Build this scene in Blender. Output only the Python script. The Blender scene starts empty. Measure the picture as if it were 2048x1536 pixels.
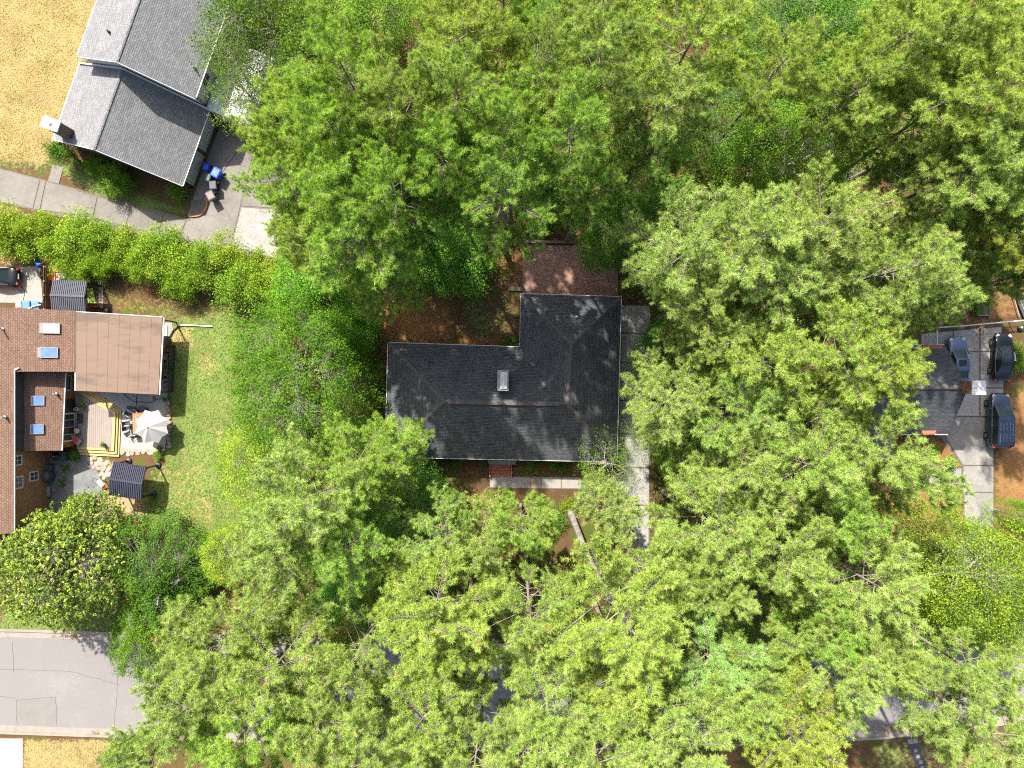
import bpy, math, random
import numpy as np
from mathutils import Vector, Matrix

# ------------------------------------------------------------------ camera, sky, sun, exposure
CAM_H = 68.0          # drone height above the ground (m)
FPX = 1420.0          # focal length in photo pixels (2048 wide)
sc = bpy.context.scene
COL = sc.collection
cam_d = bpy.data.cameras.new('camera')
cam_d.sensor_width = 36.0
cam_d.lens = 36.0 * FPX / 2048.0
cam_d.clip_end = 6000.0
cam = bpy.data.objects.new('camera', cam_d)
COL.objects.link(cam)
cam.location = (0, 0, CAM_H)
sc.camera = cam

SUN_DIR = Vector((-0.37, 0.77, 1.0)).normalized()
world = bpy.data.worlds.new('World')
sc.world = world
world.use_nodes = True
wn = world.node_tree
sky = wn.nodes.new('ShaderNodeTexSky')
sky.sky_type = 'NISHITA'
sky.sun_disc = False
sky.sun_elevation = math.asin(SUN_DIR.z)
sky.sun_rotation = math.atan2(SUN_DIR.x, SUN_DIR.y)
sky.air_density = 1.0
sky.dust_density = 4.0
bgn = wn.nodes['Background']
bgn.inputs['Strength'].default_value = 0.115
wn.links.new(sky.outputs[0], bgn.inputs[0])
sun_d = bpy.data.lights.new('sun', 'SUN')
sun_d.energy = 5.0
sun_d.angle = math.radians(0.8)
sun_d.color = (1.0, 0.955, 0.88)
sun = bpy.data.objects.new('sun', sun_d)
COL.objects.link(sun)
sun.rotation_euler = SUN_DIR.to_track_quat('Z', 'Y').to_euler()
sun.location = (-20, 40, 60)
vs = sc.view_settings
vs.view_transform = 'Standard'
vs.look = 'None'
vs.exposure = 1.5
vs.gamma = 1.0
vs.use_curve_mapping = False
sc.cycles.max_bounces = 4
sc.cycles.diffuse_bounces = 2
sc.cycles.glossy_bounces = 2
sc.cycles.transmission_bounces = 2
sc.cycles.use_denoising = False
sc.cycles.filter_width = 1.15
sc.cycles.sample_clamp_indirect = 2.5
sc.cycles.caustics_reflective = False
sc.cycles.caustics_refractive = False

# ------------------------------------------------------------------ helpers
def P(px, py, z=0.0):
    """point of the place at height z that a plumb-down view from CAM_H sees at photo pixel (px, py)"""
    k = (CAM_H - z) / FPX
    return Vector(((px - 1024.0) * k, -(py - 768.0) * k, z))

OFF = {}

def tag(o, label=None, cat=None, group=None, kind=None):
    if label: o['label'] = label
    if cat: o['category'] = cat
    if group: o['group'] = group
    if kind: o['kind'] = kind
    return o

def thing(name, label, cat, loc=(0, 0, 0), rz=0.0, group=None):
    o = bpy.data.objects.new(name, None)
    COL.objects.link(o)
    o.empty_display_size = 0.3
    o.location = loc
    o.rotation_euler = (0, 0, rz)
    OFF[o.name] = Vector(loc)
    return tag(o, label, cat, group)

def auto_uv(me):
    n = len(me.loops)
    uvl = me.uv_layers.new(name='UVMap')
    out = np.zeros((n, 2), np.float32)
    vs_ = me.vertices
    Z = Vector((0, 0, 1))
    for p in me.polygons:
        nn = p.normal
        if abs(nn.z) > 0.9995:
            t, b = Vector((1, 0, 0)), Vector((0, 1, 0))
        else:
            t = Z.cross(nn).normalized()
            b = nn.cross(t)
        for li in p.loop_indices:
            co = vs_[me.loops[li].vertex_index].co
            out[li] = (co.dot(t), co.dot(b))
    uvl.data.foreach_set('uv', out.ravel())

class MB:
    def __init__(s):
        s.v = []; s.f = []
    def add(s, verts, faces):
        k = len(s.v)
        s.v += [tuple(p) for p in verts]
        s.f += [tuple(i + k for i in f) for f in faces]
        return s
    def face(s, pts):
        return s.add(pts, [tuple(range(len(pts)))])
    def prism(s, poly, z0, z1, bottom=True):
        """poly: list of xy, any winding"""
        a = sum(poly[i][0] * poly[(i + 1) % len(poly)][1] - poly[(i + 1) % len(poly)][0] * poly[i][1] for i in range(len(poly)))
        pl = list(poly) if a > 0 else list(poly)[::-1]
        n = len(pl)
        vv = [(p[0], p[1], z0) for p in pl] + [(p[0], p[1], z1) for p in pl]
        ff = [tuple(range(n, 2 * n))]
        if bottom: ff.append(tuple(range(n - 1, -1, -1)))
        ff += [(i, (i + 1) % n, n + (i + 1) % n, n + i) for i in range(n)]
        return s.add(vv, ff)
    def box(s, c, size, rz=0.0, M=None):
        x, y, z = [q / 2 for q in size]
        vv = [Vector(p) for p in ((-x, -y, -z), (x, -y, -z), (x, y, -z), (-x, y, -z), (-x, -y, z), (x, -y, z), (x, y, z), (-x, y, z))]
        m = Matrix.Rotation(rz, 3, 'Z') if M is None else M
        vv = [m @ p + Vector(c) for p in vv]
        return s.add(vv, [(3, 2, 1, 0), (4, 5, 6, 7), (0, 1, 5, 4), (1, 2, 6, 5), (2, 3, 7, 6), (3, 0, 4, 7)])
    def bar(s, p, q, w, h):
        p, q = Vector(p), Vector(q)
        d = (q - p)
        L = d.length
        d = d / L
        up = Vector((0, 0, 1)) if abs(d.z) < 0.98 else Vector((0, 1, 0))
        y = up.cross(d).normalized()
        z = d.cross(y)
        m = Matrix((d, y, z)).transposed()
        return s.box((p + q) / 2, (L, w, h), M=m)
    def tube(s, p, q, r0, r1=None, n=8, cap=True):
        p, q = Vector(p), Vector(q)
        if r1 is None: r1 = r0
        d = (q - p).normalized()
        a = Vector((0, 0, 1)) if abs(d.z) < 0.9 else Vector((1, 0, 0))
        x = a.cross(d).normalized(); y = d.cross(x)
        vv = []
        for (c, r) in ((p, r0), (q, r1)):
            for i in range(n):
                t = 2 * math.pi * i / n
                vv.append(c + x * (r * math.cos(t)) + y * (r * math.sin(t)))
        ff = [(i, (i + 1) % n, n + (i + 1) % n, n + i) for i in range(n)]
        if cap: ff += [tuple(range(n - 1, -1, -1)), tuple(range(n, 2 * n))]
        return s.add(vv, ff)
    def path(s, pts, r, n=6):
        for a, b in zip(pts[:-1], pts[1:]): s.tube(a, b, r, r, n)
        return s
    def lathe(s, prof, c=(0, 0, 0), n=14):
        """prof: list of (radius, z)"""
        k = len(prof)
        vv = []
        for (r, z) in prof:
            for i in range(n):
                t = 2 * math.pi * i / n
                vv.append((c[0] + r * math.cos(t), c[1] + r * math.sin(t), c[2] + z))
        ff = []
        for j in range(k - 1):
            for i in range(n):
                ff.append((j * n + i, j * n + (i + 1) % n, (j + 1) * n + (i + 1) % n, (j + 1) * n + i))
        ff += [tuple(range(n - 1, -1, -1)), tuple(range((k - 1) * n, k * n))]
        return s.add(vv, ff)
    def mesh(s, name, off=Vector((0, 0, 0)), smooth=False):
        me = bpy.data.meshes.new(name)
        me.from_pydata([(v[0] - off[0], v[1] - off[1], v[2] - off[2]) for v in s.v], [], s.f)
        me.update()
        auto_uv(me)
        if smooth: me.polygons.foreach_set('use_smooth', [True] * len(me.polygons))
        return me
    def build(s, name, mat, parent=None, world=True, smooth=False):
        off = OFF.get(parent.name, Vector((0, 0, 0))) if (parent and world) else Vector((0, 0, 0))
        me = s.mesh(name, off, smooth)
        if mat: me.materials.append(mat)
        o = bpy.data.objects.new(name, me)
        COL.objects.link(o)
        if parent:
            o.parent = parent
            OFF[o.name] = off
        return o

def obj_from(me, name, parent=None, loc=None, rz=0.0):
    o = bpy.data.objects.new(name, me)
    COL.objects.link(o)
    if parent: o.parent = parent
    if loc is not None: o.location = loc
    if rz: o.rotation_euler = (0, 0, rz)
    return o

def copy_tree(o, parent=None):
    c = o.copy(); COL.objects.link(c)
    if parent: c.parent = parent
    for ch in list(o.children): copy_tree(ch, c)
    return c

def roof_solid(verts, faces, th=0.16):
    """closed roof shell: top faces, fascia round the open edges, underside"""
    mb = MB()
    V = [Vector(v) for v in verts]
    ff = []
    for f in faces:
        n = Vector((0, 0, 0))
        for i in range(len(f)):
            a, b = V[f[i]], V[f[(i + 1) % len(f)]]
            n += a.cross(b)
        ff.append(tuple(f) if n.z > 0 else tuple(f)[::-1])
    k = len(V)
    edges = {}
    for f in ff:
        for i in range(len(f)):
            e = (f[i], f[(i + 1) % len(f)])
            edges[e] = 1
    allf = list(ff) + [tuple(i + k for i in f)[::-1] for f in ff]
    for (a, b) in edges:
        if (b, a) not in edges:
            allf.append((b, a, a + k, b + k))
    mb.add(V + [v - Vector((0, 0, th)) for v in V], allf)
    return mb

def inset(poly, d):
    """inset a simple polygon (xy) by d towards its inside"""
    a = sum(poly[i][0] * poly[(i + 1) % len(poly)][1] - poly[(i + 1) % len(poly)][0] * poly[i][1] for i in range(len(poly)))
    pl = [Vector((p[0], p[1])) for p in (poly if a > 0 else poly[::-1])]
    n = len(pl); out = []
    for i in range(n):
        p0, p1, p2 = pl[i - 1], pl[i], pl[(i + 1) % n]
        d1 = (p1 - p0).normalized(); d2 = (p2 - p1).normalized()
        n1 = Vector((-d1.y, d1.x)); n2 = Vector((-d2.y, d2.x))
        k = 1 + n1.dot(n2)
        out.append(p1 + (n1 + n2) * (d / max(k, 0.2)))
    return out

def clip_poly(poly, axis, lo, hi):
    def half(pl, val, sgn):
        out = []
        for i in range(len(pl)):
            a, b = pl[i], pl[(i + 1) % len(pl)]
            da, db = sgn * (a[axis] - val), sgn * (b[axis] - val)
            if da >= 0: out.append(a)
            if (da > 0 and db < 0) or (da < 0 and db > 0):
                t = da / (da - db)
                out.append((a[0] + (b[0] - a[0]) * t, a[1] + (b[1] - a[1]) * t))
        return out
    pl = half([tuple(p[:2]) for p in poly], lo, 1)
    return half(pl, hi, -1) if pl else []

def in_poly(X, Y, poly):
    c = np.zeros(X.shape, bool)
    n = len(poly)
    for i in range(n):
        x1, y1 = poly[i][0], poly[i][1]; x2, y2 = poly[(i + 1) % n][0], poly[(i + 1) % n][1]
        if y1 == y2: continue
        c ^= ((y1 > Y) != (y2 > Y)) & (X < (x2 - x1) * (Y - y1) / (y2 - y1) + x1)
    return c

def pxpoly(pts, z=0.0): return [P(x, y, z)[:2] for (x, y) in pts]

# ------------------------------------------------------------------ materials
def newmat(name):
    m = bpy.data.materials.new(name); m.use_nodes = True
    nt = m.node_tree
    return m, nt, nt.nodes['Principled BSDF']

def ramp(nt, src, stops):
    r = nt.nodes.new('ShaderNodeValToRGB')
    el = r.color_ramp.elements
    while len(el) < len(stops): el.new(0.5)
    for e, (p, c) in zip(el, stops):
        e.position = p; e.color = (c[0], c[1], c[2], 1)
    nt.links.new(src, r.inputs[0])
    return r.outputs[0]

def noise(nt, vec, scale, detail=4.0, rough=0.6):
    n = nt.nodes.new('ShaderNodeTexNoise')
    n.inputs['Scale'].default_value = scale
    n.inputs['Detail'].default_value = detail
    n.inputs['Roughness'].default_value = rough
    if vec is not None: nt.links.new(vec, n.inputs['Vector'])
    return n.outputs[0]

def mixc(nt, fac, a, b, mode='MIX'):
    m = nt.nodes.new('ShaderNodeMix'); m.data_type = 'RGBA'; m.blend_type = mode
    for s, v in ((0, fac), (6, a), (7, b)):
        if isinstance(v, (int, float)): m.inputs[s].default_value = v
        elif isinstance(v, (tuple, list)): m.inputs[s].default_value = (v[0], v[1], v[2], 1)
        else: nt.links.new(v, m.inputs[s])
    return m.outputs[2]

def mathn(nt, op, a, b=0.0, c=None, clamp=False):
    m = nt.nodes.new('ShaderNodeMath'); m.operation = op; m.use_clamp = clamp
    for i, v in enumerate((a, b, c)):
        if v is None: continue
        if isinstance(v, (int, float)): m.inputs[i].default_value = v
        else: nt.links.new(v, m.inputs[i])
    return m.outputs[0]

def smooth01(nt, v, lo, hi):
    m = nt.nodes.new('ShaderNodeMapRange'); m.interpolation_type = 'SMOOTHSTEP'
    m.inputs[1].default_value = lo; m.inputs[2].default_value = hi
    nt.links.new(v, m.inputs[0])
    return m.outputs[0]

def bump(nt, bsdf, h, strength=0.3, dist=0.02):
    b = nt.nodes.new('ShaderNodeBump')
    b.inputs['Strength'].default_value = strength
    b.inputs['Distance'].default_value = dist
    nt.links.new(h, b.inputs['Height'])
    nt.links.new(b.outputs[0], bsdf.inputs['Normal'])

def coord(nt, which='Object'):
    t = nt.nodes.new('ShaderNodeTexCoord')
    return t.outputs[which]

def plain(name, c1, c2=None, scale=3.0, rough=0.75, fine=40.0, bmp=0.15, metal=0.0, coat=0.0, spec=0.5, bd=0.01):
    m, nt, b = newmat(name)
    if c2 is None: c2 = tuple(x * 0.72 for x in c1)
    co = coord(nt)
    n1 = noise(nt, co, scale, 5, 0.65)
    n2 = noise(nt, co, fine, 3, 0.6)
    f = mathn(nt, 'ADD', mathn(nt, 'MULTIPLY', n1, 0.7), mathn(nt, 'MULTIPLY', n2, 0.3))
    col = ramp(nt, f, [(0.33, c2), (0.67, c1)])
    nt.links.new(col, b.inputs['Base Color'])
    b.inputs['Roughness'].default_value = rough
    b.inputs['Metallic'].default_value = metal
    b.inputs['Specular IOR Level'].default_value = spec
    if coat: b.inputs['Coat Weight'].default_value = coat; b.inputs['Coat Roughness'].default_value = 0.05
    if bmp: bump(nt, b, n2, bmp, bd)
    return m

def shingle(name, c1, c2, cm, w=0.30, h=0.145, stain=None, streak=0.25):
    m, nt, b = newmat(name)
    uv = coord(nt, 'UV')
    br = nt.nodes.new('ShaderNodeTexBrick')
    br.offset = 0.5
    br.inputs['Color1'].default_value = (*c1, 1)
    br.inputs['Color2'].default_value = (*c2, 1)
    br.inputs['Mortar'].default_value = (*cm, 1)
    br.inputs['Scale'].default_value = 1.0
    br.inputs['Mortar Size'].default_value = 0.016
    br.inputs['Mortar Smooth'].default_value = 0.3
    br.inputs['Brick Width'].default_value = w
    br.inputs['Row Height'].default_value = h
    nt.links.new(uv, br.inputs['Vector'])
    n1 = noise(nt, uv, 0.55, 5, 0.65)
    n2 = noise(nt, uv, 9.0, 3, 0.7)
    n3 = noise(nt, uv, 60.0, 2, 0.5)
    s = ramp(nt, n1, [(0.3, (1 - streak,) * 3), (0.7, (1 + streak,) * 3)])
    col = mixc(nt, 1.0, br.outputs['Color'], s, 'MULTIPLY')
    g = ramp(nt, n2, [(0.3, (0.72,) * 3), (0.7, (1.28,) * 3)])
    col = mixc(nt, 1.0, col, g, 'MULTIPLY')
    if stain:
        n4 = noise(nt, uv, 1.3, 6, 0.7)
        col = mixc(nt, smooth01(nt, n4, 0.56, 0.74), col, stain)
    nt.links.new(col, b.inputs['Base Color'])
    b.inputs['Roughness'].default_value = 0.92
    b.inputs['Specular IOR Level'].default_value = 0.25
    hgt = mathn(nt, 'ADD', mathn(nt, 'MULTIPLY', br.outputs['Fac'], -0.8), mathn(nt, 'MULTIPLY', n3, 0.4))
    bump(nt, b, hgt, 0.55, 0.02)
    return m

def brick(name, c1, c2, cm, w=0.22, h=0.075, big=1.0):
    m, nt, b = newmat(name)
    uv = coord(nt, 'UV')
    br = nt.nodes.new('ShaderNodeTexBrick')
    br.inputs['Color1'].default_value = (*c1, 1)
    br.inputs['Color2'].default_value = (*c2, 1)
    br.inputs['Mortar'].default_value = (*cm, 1)
    br.inputs['Scale'].default_value = 1.0
    br.inputs['Mortar Size'].default_value = 0.009
    br.inputs['Brick Width'].default_value = w * big
    br.inputs['Row Height'].default_value = h * big
    nt.links.new(uv, br.inputs['Vector'])
    n2 = noise(nt, uv, 3.0, 5, 0.7)
    g = ramp(nt, n2, [(0.3, (0.65,) * 3), (0.7, (1.25,) * 3)])
    col = mixc(nt, 1.0, br.outputs['Color'], g, 'MULTIPLY')
    nt.links.new(col, b.inputs['Base Color'])
    b.inputs['Roughness'].default_value = 0.9
    bump(nt, b, mathn(nt, 'MULTIPLY', br.outputs['Fac'], -1.0), 0.5, 0.01)
    return m

def siding(name, c, pitch=0.18):
    m, nt, b = newmat(name)
    uv = coord(nt, 'UV')
    sp = nt.nodes.new('ShaderNodeSeparateXYZ'); nt.links.new(uv, sp.inputs[0])
    fr = mathn(nt, 'FRACT', mathn(nt, 'DIVIDE', sp.outputs[1], pitch))
    n1 = noise(nt, uv, 1.2, 4, 0.6)
    col = ramp(nt, n1, [(0.3, tuple(x * 0.82 for x in c)), (0.7, c)])
    nt.links.new(col, b.inputs['Base Color'])
    b.inputs['Roughness'].default_value = 0.6
    bump(nt, b, fr, 0.5, 0.03)
    return m

def concrete(name, c, dark=0.62, stain=(0.12, 0.10, 0.085), crack=0.02, sscale=0.35, speck=None):
    m, nt, b = newmat(name)
    co = coord(nt)
    n1 = noise(nt, co, sscale, 6, 0.65)
    n2 = noise(nt, co, 3.2, 5, 0.7)
    n3 = noise(nt, co, 45.0, 2, 0.6)
    f = mathn(nt, 'ADD', mathn(nt, 'MULTIPLY', n1, 0.55), mathn(nt, 'ADD', mathn(nt, 'MULTIPLY', n2, 0.3), mathn(nt, 'MULTIPLY', n3, 0.15)))
    col = ramp(nt, f, [(0.32, tuple(x * dark for x in c)), (0.52, tuple(x * 0.9 for x in c)), (0.7, tuple(min(1, x * 1.12) for x in c))])
    n4 = noise(nt, co, 0.9, 7, 0.72)
    col = mixc(nt, mathn(nt, 'MULTIPLY', smooth01(nt, n4, 0.55, 0.72), 0.6), col, stain)
    if crack:
        vo = nt.nodes.new('ShaderNodeTexVoronoi'); vo.feature = 'DISTANCE_TO_EDGE'
        vo.inputs['Scale'].default_value = 0.22
        wv = nt.nodes.new('ShaderNodeTexNoise'); wv.inputs['Scale'].default_value = 0.8; wv.inputs['Detail'].default_value = 6
        nt.links.new(co, wv.inputs['Vector'])
        vm = nt.nodes.new('ShaderNodeVectorMath'); vm.operation = 'MULTIPLY_ADD'
        nt.links.new(wv.outputs['Color'], vm.inputs[0]); vm.inputs[1].default_value = (1.6, 1.6, 0); nt.links.new(co, vm.inputs[2])
        nt.links.new(vm.outputs[0], vo.inputs['Vector'])
        ck = mathn(nt, 'LESS_THAN', vo.outputs['Distance'], crack * 0.25)
        col = mixc(nt, mathn(nt, 'MULTIPLY', mathn(nt, 'MULTIPLY', ck, smooth01(nt, n1, 0.45, 0.6)), 0.5), col, tuple(x * 0.35 for x in c))
    if speck:
        vv = nt.nodes.new('ShaderNodeTexVoronoi'); vv.inputs['Scale'].default_value = 5.0
        nt.links.new(co, vv.inputs['Vector'])
        col = mixc(nt, mathn(nt, 'LESS_THAN', vv.outputs['Distance'], 0.28), col, speck)
    nt.links.new(col, b.inputs['Base Color'])
    b.inputs['Roughness'].default_value = 0.9
    b.inputs['Specular IOR Level'].default_value = 0.3
    bump(nt, b, mathn(nt, 'ADD', n3, n2), 0.25, 0.008)
    return m

def foliage(name, stops, trans=0.35, rough=0.6, spec=0.15, hue=0.008):
    """stops: colour ramp over the random per-tuft attribute v"""
    m, nt, b = newmat(name)
    at = nt.nodes.new('ShaderNodeAttribute'); at.attribute_name = 'v'
    col = ramp(nt, at.outputs['Fac'], stops)
    oi = nt.nodes.new('ShaderNodeObjectInfo')
    col = mixc(nt, 1.0, col, oi.outputs['Color'], 'MULTIPLY')
    hs = nt.nodes.new('ShaderNodeHueSaturation')
    hv = nt.nodes.new('ShaderNodeMapRange')
    hv.inputs[3].default_value = 0.5 - hue; hv.inputs[4].default_value = 0.5 + hue * 0.6
    nt.links.new(oi.outputs['Random'], hv.inputs[0]); nt.links.new(hv.outputs[0], hs.inputs['Hue'])
    nt.links.new(col, hs.inputs['Color'])
    col = hs.outputs[0]
    nt.links.new(col, b.inputs['Base Color'])
    b.inputs['Roughness'].default_value = rough
    b.inputs['Specular IOR Level'].default_value = spec
    tr = nt.nodes.new('ShaderNodeBsdfTranslucent')
    nt.links.new(mixc(nt, 1.0, col, (1.15, 1.2, 0.7), 'MULTIPLY'), tr.inputs['Color'])
    mx = nt.nodes.new('ShaderNodeMixShader'); mx.inputs[0].default_value = trans
    nt.links.new(b.outputs[0], mx.inputs[1]); nt.links.new(tr.outputs[0], mx.inputs[2])
    nt.links.new(mx.outputs[0], nt.nodes['Material Output'].inputs[0])
    return m

def glassy(name, c, rough=0.08):
    m, nt, b = newmat(name)
    co = coord(nt)
    n = noise(nt, co, 1.5, 3, 0.5)
    nt.links.new(ramp(nt, n, [(0.3, tuple(x * 0.7 for x in c)), (0.7, c)]), b.inputs['Base Color'])
    b.inputs['Roughness'].default_value = rough
    b.inputs['Specular IOR Level'].default_value = 0.5
    return m

def membrane(name, c1, c2, *a):
    m, nt, b = newmat(name)
    mp = nt.nodes.new('ShaderNodeMapping'); mp.inputs['Scale'].default_value = (0.16, 0.75, 1); nt.links.new(coord(nt), mp.inputs[0])
    n1 = noise(nt, mp.outputs[0], 1.0, 6, 0.6); n2 = noise(nt, coord(nt), 7.0, 4, 0.6)
    f = mathn(nt, 'ADD', mathn(nt, 'MULTIPLY', n1, 0.85), mathn(nt, 'MULTIPLY', n2, 0.15))
    nt.links.new(ramp(nt, f, [(0.40, tuple(x * 0.8 for x in c2)), (0.52, c1), (0.7, c1)]), b.inputs['Base Color'])
    b.inputs['Roughness'].default_value = 0.85
    bump(nt, b, n1, 0.5, 0.08)
    return m

MT = {}
MT['roof_dark'] = shingle('dark shingle', (0.049, 0.055, 0.059), (0.083, 0.085, 0.089), (0.022, 0.022, 0.023))
MT['roof_grey'] = shingle('grey shingle', (0.126, 0.127, 0.132), (0.180, 0.178, 0.180), (0.065, 0.066, 0.067), h=0.16, w=0.32, streak=0.12)
MT['roof_brown'] = shingle('brown shingle', (0.127, 0.076, 0.053), (0.166, 0.103, 0.073), (0.066, 0.037, 0.025), h=0.17, w=0.28, streak=0.12)
MT['roof_slate'] = shingle('slate shingle', (0.065, 0.070, 0.076), (0.108, 0.110, 0.116), (0.026, 0.026, 0.029))
MT['cap_brown'] = plain('ridge cap', (0.10, 0.085, 0.078), (0.055, 0.05, 0.048), 4, 0.95)
MT['membrane'] = membrane('tan roof membrane', (0.137, 0.091, 0.062), (0.112, 0.076, 0.054), 0.45, 0.85, 6.0, 0.08)
MT['white'] = plain('white paint', (0.514, 0.514, 0.514), (0.414, 0.414, 0.407), 2.5, 0.5, 20, 0.05)
MT['white_roof'] = plain('white membrane', (0.503, 0.496, 0.517), (0.422, 0.415, 0.435), 0.8, 0.6, 12, 0.05)
MT['siding'] = siding('white siding', (0.527, 0.527, 0.501))
MT['brick'] = brick('red brick', (0.221, 0.076, 0.043), (0.289, 0.128, 0.072), (0.238, 0.212, 0.187))
MT['brick_orange'] = brick('orange brick', (0.33, 0.135, 0.05), (0.22, 0.095, 0.04), (0.30, 0.22, 0.15))
MT['brick_dark'] = brick('brown brick', (0.13, 0.075, 0.05), (0.09, 0.055, 0.04), (0.14, 0.12, 0.10))
MT['patio_brick'] = brick('brick paving', (0.269, 0.135, 0.094), (0.187, 0.100, 0.070), (0.152, 0.117, 0.100), 0.22, 0.11)
MT['concrete'] = concrete('concrete', (0.292, 0.278, 0.253))
MT['concrete_dark'] = concrete('weathered concrete', (0.223, 0.209, 0.190), 0.55)
MT['concrete_pale'] = concrete('pale concrete', (0.242, 0.227, 0.201), 0.75, (0.113, 0.098, 0.077))
MT['concrete_tan'] = concrete('tan concrete', (0.210, 0.175, 0.126), 0.7)
MT['concrete_bright'] = concrete('bleached concrete', (0.311, 0.291, 0.241), 0.85, (0.201, 0.171, 0.130), 0.0)
MT['brick_step'] = brick('orange red brick', (0.36, 0.10, 0.045), (0.30, 0.085, 0.04), (0.20, 0.12, 0.09))
MT['concrete_worn'] = concrete('stained driveway concrete', (0.165, 0.15, 0.132), 0.55, (0.075, 0.065, 0.055), 0.03, 0.28)
MT['patchy'] = concrete('spalled concrete', (0.238, 0.223, 0.202), 0.5, (0.327, 0.315, 0.297), 0.0, 0.9, (0.297, 0.286, 0.268))
MT['kerb'] = concrete('kerb concrete', (0.220, 0.193, 0.162), 0.7, (0.122, 0.086, 0.055), 0.0, 0.7)
MT['asphalt'] = concrete('asphalt', (0.167, 0.154, 0.146), 0.86, (0.129, 0.118, 0.111), 0.0, 0.2)
MT['asphalt_patch'] = concrete('asphalt patch', (0.160, 0.147, 0.133), 0.8, (0.116, 0.105, 0.093), 0.0, 0.9)
MT['asphalt_dark'] = concrete('new asphalt', (0.060, 0.060, 0.064), 0.8, (0.048, 0.048, 0.048), 0.0)
MT['joint'] = plain('joint', (0.10, 0.085, 0.065), None, 5)
MT['gravel'] = plain('blue grey gravel', (0.154, 0.158, 0.154), (0.084, 0.087, 0.087), 1.2, 0.95, 18, 0.5, bd=0.03)
MT['stone'] = plain('field stone', (0.289, 0.231, 0.180), (0.173, 0.130, 0.101), 3.0, 0.9, 22, 0.4, bd=0.03)
MT['stone_pale'] = plain('pale field stone', (0.310, 0.271, 0.220), (0.203, 0.163, 0.124), 3.0, 0.9, 22, 0.4, bd=0.03)
MT['deck'] = plain('composite deck', (0.221, 0.177, 0.150), (0.171, 0.138, 0.116), 2.0, 0.75, 25, 0.1)
MT['new_wood'] = plain('new treated pine', (0.371, 0.293, 0.120), (0.299, 0.216, 0.077), 2.5, 0.75, 18, 0.12)
MT['wood'] = plain('brown fence wood', (0.19, 0.105, 0.05), (0.11, 0.06, 0.03), 3, 0.85, 25, 0.2)
MT['wood_orange'] = plain('orange stained wood', (0.36, 0.16, 0.06), (0.24, 0.10, 0.04), 4, 0.7, 25, 0.1)
MT['wood_grey'] = plain('weathered wood', (0.30, 0.24, 0.18), (0.17, 0.135, 0.10), 3, 0.9, 25, 0.2)
MT['metal_roof'] = plain('dark steel roof', (0.040, 0.042, 0.061), (0.025, 0.026, 0.040), 1.0, 0.75, 8, 0.03, 0.0, 0.0, 0.2)
MT['metal_roof_grey'] = plain('grey steel roof', (0.081, 0.083, 0.099), (0.057, 0.059, 0.072), 1.0, 0.75, 8, 0.03, 0.0, 0.0, 0.2)
MT['black_metal'] = plain('black metal', (0.012, 0.012, 0.014), None, 3, 0.45)
MT['black'] = plain('black plastic', (0.018, 0.018, 0.02), None, 3, 0.55)
MT['tyre'] = plain('tyre rubber', (0.018, 0.018, 0.018), None, 3, 0.9)
MT['charcoal'] = plain('charcoal cloth', (0.055, 0.055, 0.06), (0.03, 0.03, 0.033), 3, 0.9)
MT['grey_plastic'] = plain('grey plastic', (0.16, 0.165, 0.17), None, 2, 0.5)
MT['dark_grey'] = plain('dark grey cover', (0.075, 0.078, 0.085), (0.05, 0.052, 0.058), 2, 0.7)
MT['silver'] = plain('galvanised metal', (0.375, 0.375, 0.375), (0.262, 0.262, 0.262), 4, 0.35, 20, 0.03, 0.7)
MT['fabric_white'] = plain('white canvas', (0.264, 0.257, 0.249), (0.226, 0.219, 0.215), 1.5, 0.85, 30, 0.05)
MT['rug'] = plain('grey rug', (0.17, 0.17, 0.175), (0.11, 0.11, 0.115), 3, 0.95)
MT['blue'] = plain('blue bin plastic', (0.02, 0.085, 0.62), (0.015, 0.06, 0.45), 2, 0.4)
MT['light_blue'] = plain('faded blue plastic', (0.066, 0.168, 0.408), (0.048, 0.132, 0.330), 2, 0.45)
MT['dark_green'] = plain('dark green plastic', (0.018, 0.045, 0.035), None, 2, 0.5)
MT['brown_plastic'] = plain('brown bin plastic', (0.13, 0.095, 0.09), (0.09, 0.065, 0.06), 2, 0.5)
MT['orange'] = plain('orange plastic', (0.80, 0.33, 0.03), (0.65, 0.25, 0.02), 2, 0.5)
MT['pink'] = plain('pink plastic', (0.85, 0.25, 0.55), None, 2, 0.5)
MT['red'] = plain('red plastic', (0.75, 0.05, 0.05), None, 2, 0.5)
MT['lime'] = plain('lime mat', (0.25, 0.42, 0.06), None, 2, 0.8)
MT['terracotta'] = plain('terracotta', (0.40, 0.14, 0.06), None, 4, 0.9)
MT['purple'] = plain('purple print', (0.22, 0.10, 0.5), None, 4, 0.6)
MT['tan'] = plain('tan rattan', (0.55, 0.40, 0.26), None, 8, 0.8)
MT['glass_dark'] = glassy('window glass', (0.045, 0.05, 0.05))
MT['glass_sky'] = glassy('skylight glass', (0.11, 0.19, 0.38), 0.15)
MT['glass_pale'] = glassy('frosted skylight', (0.325, 0.364, 0.377), 0.35)
MT['paint_blue'] = plain('slate blue car paint', (0.064, 0.085, 0.145), (0.055, 0.075, 0.128), 1, 0.3, 90, 0.0, 0.35, 1.0)
MT['paint_navy'] = plain('navy car paint', (0.021, 0.034, 0.064), (0.017, 0.028, 0.053), 1, 0.3, 90, 0.0, 0.35, 1.0)
MT['paint_black'] = plain('black car paint', (0.008, 0.009, 0.010), None, 1, 0.22, 90, 0.0, 0.0, 0.25, 0.35)
MT['car_glass'] = glassy('car glass', (0.012, 0.022, 0.02), 0.04)
MT['rim'] = plain('wheel rim', (0.34, 0.34, 0.33), None, 4, 0.4, 30, 0.0, 0.6)
MT['lamp_red'] = plain('tail lamp', (0.55, 0.02, 0.02), None, 4, 0.2)
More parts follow.
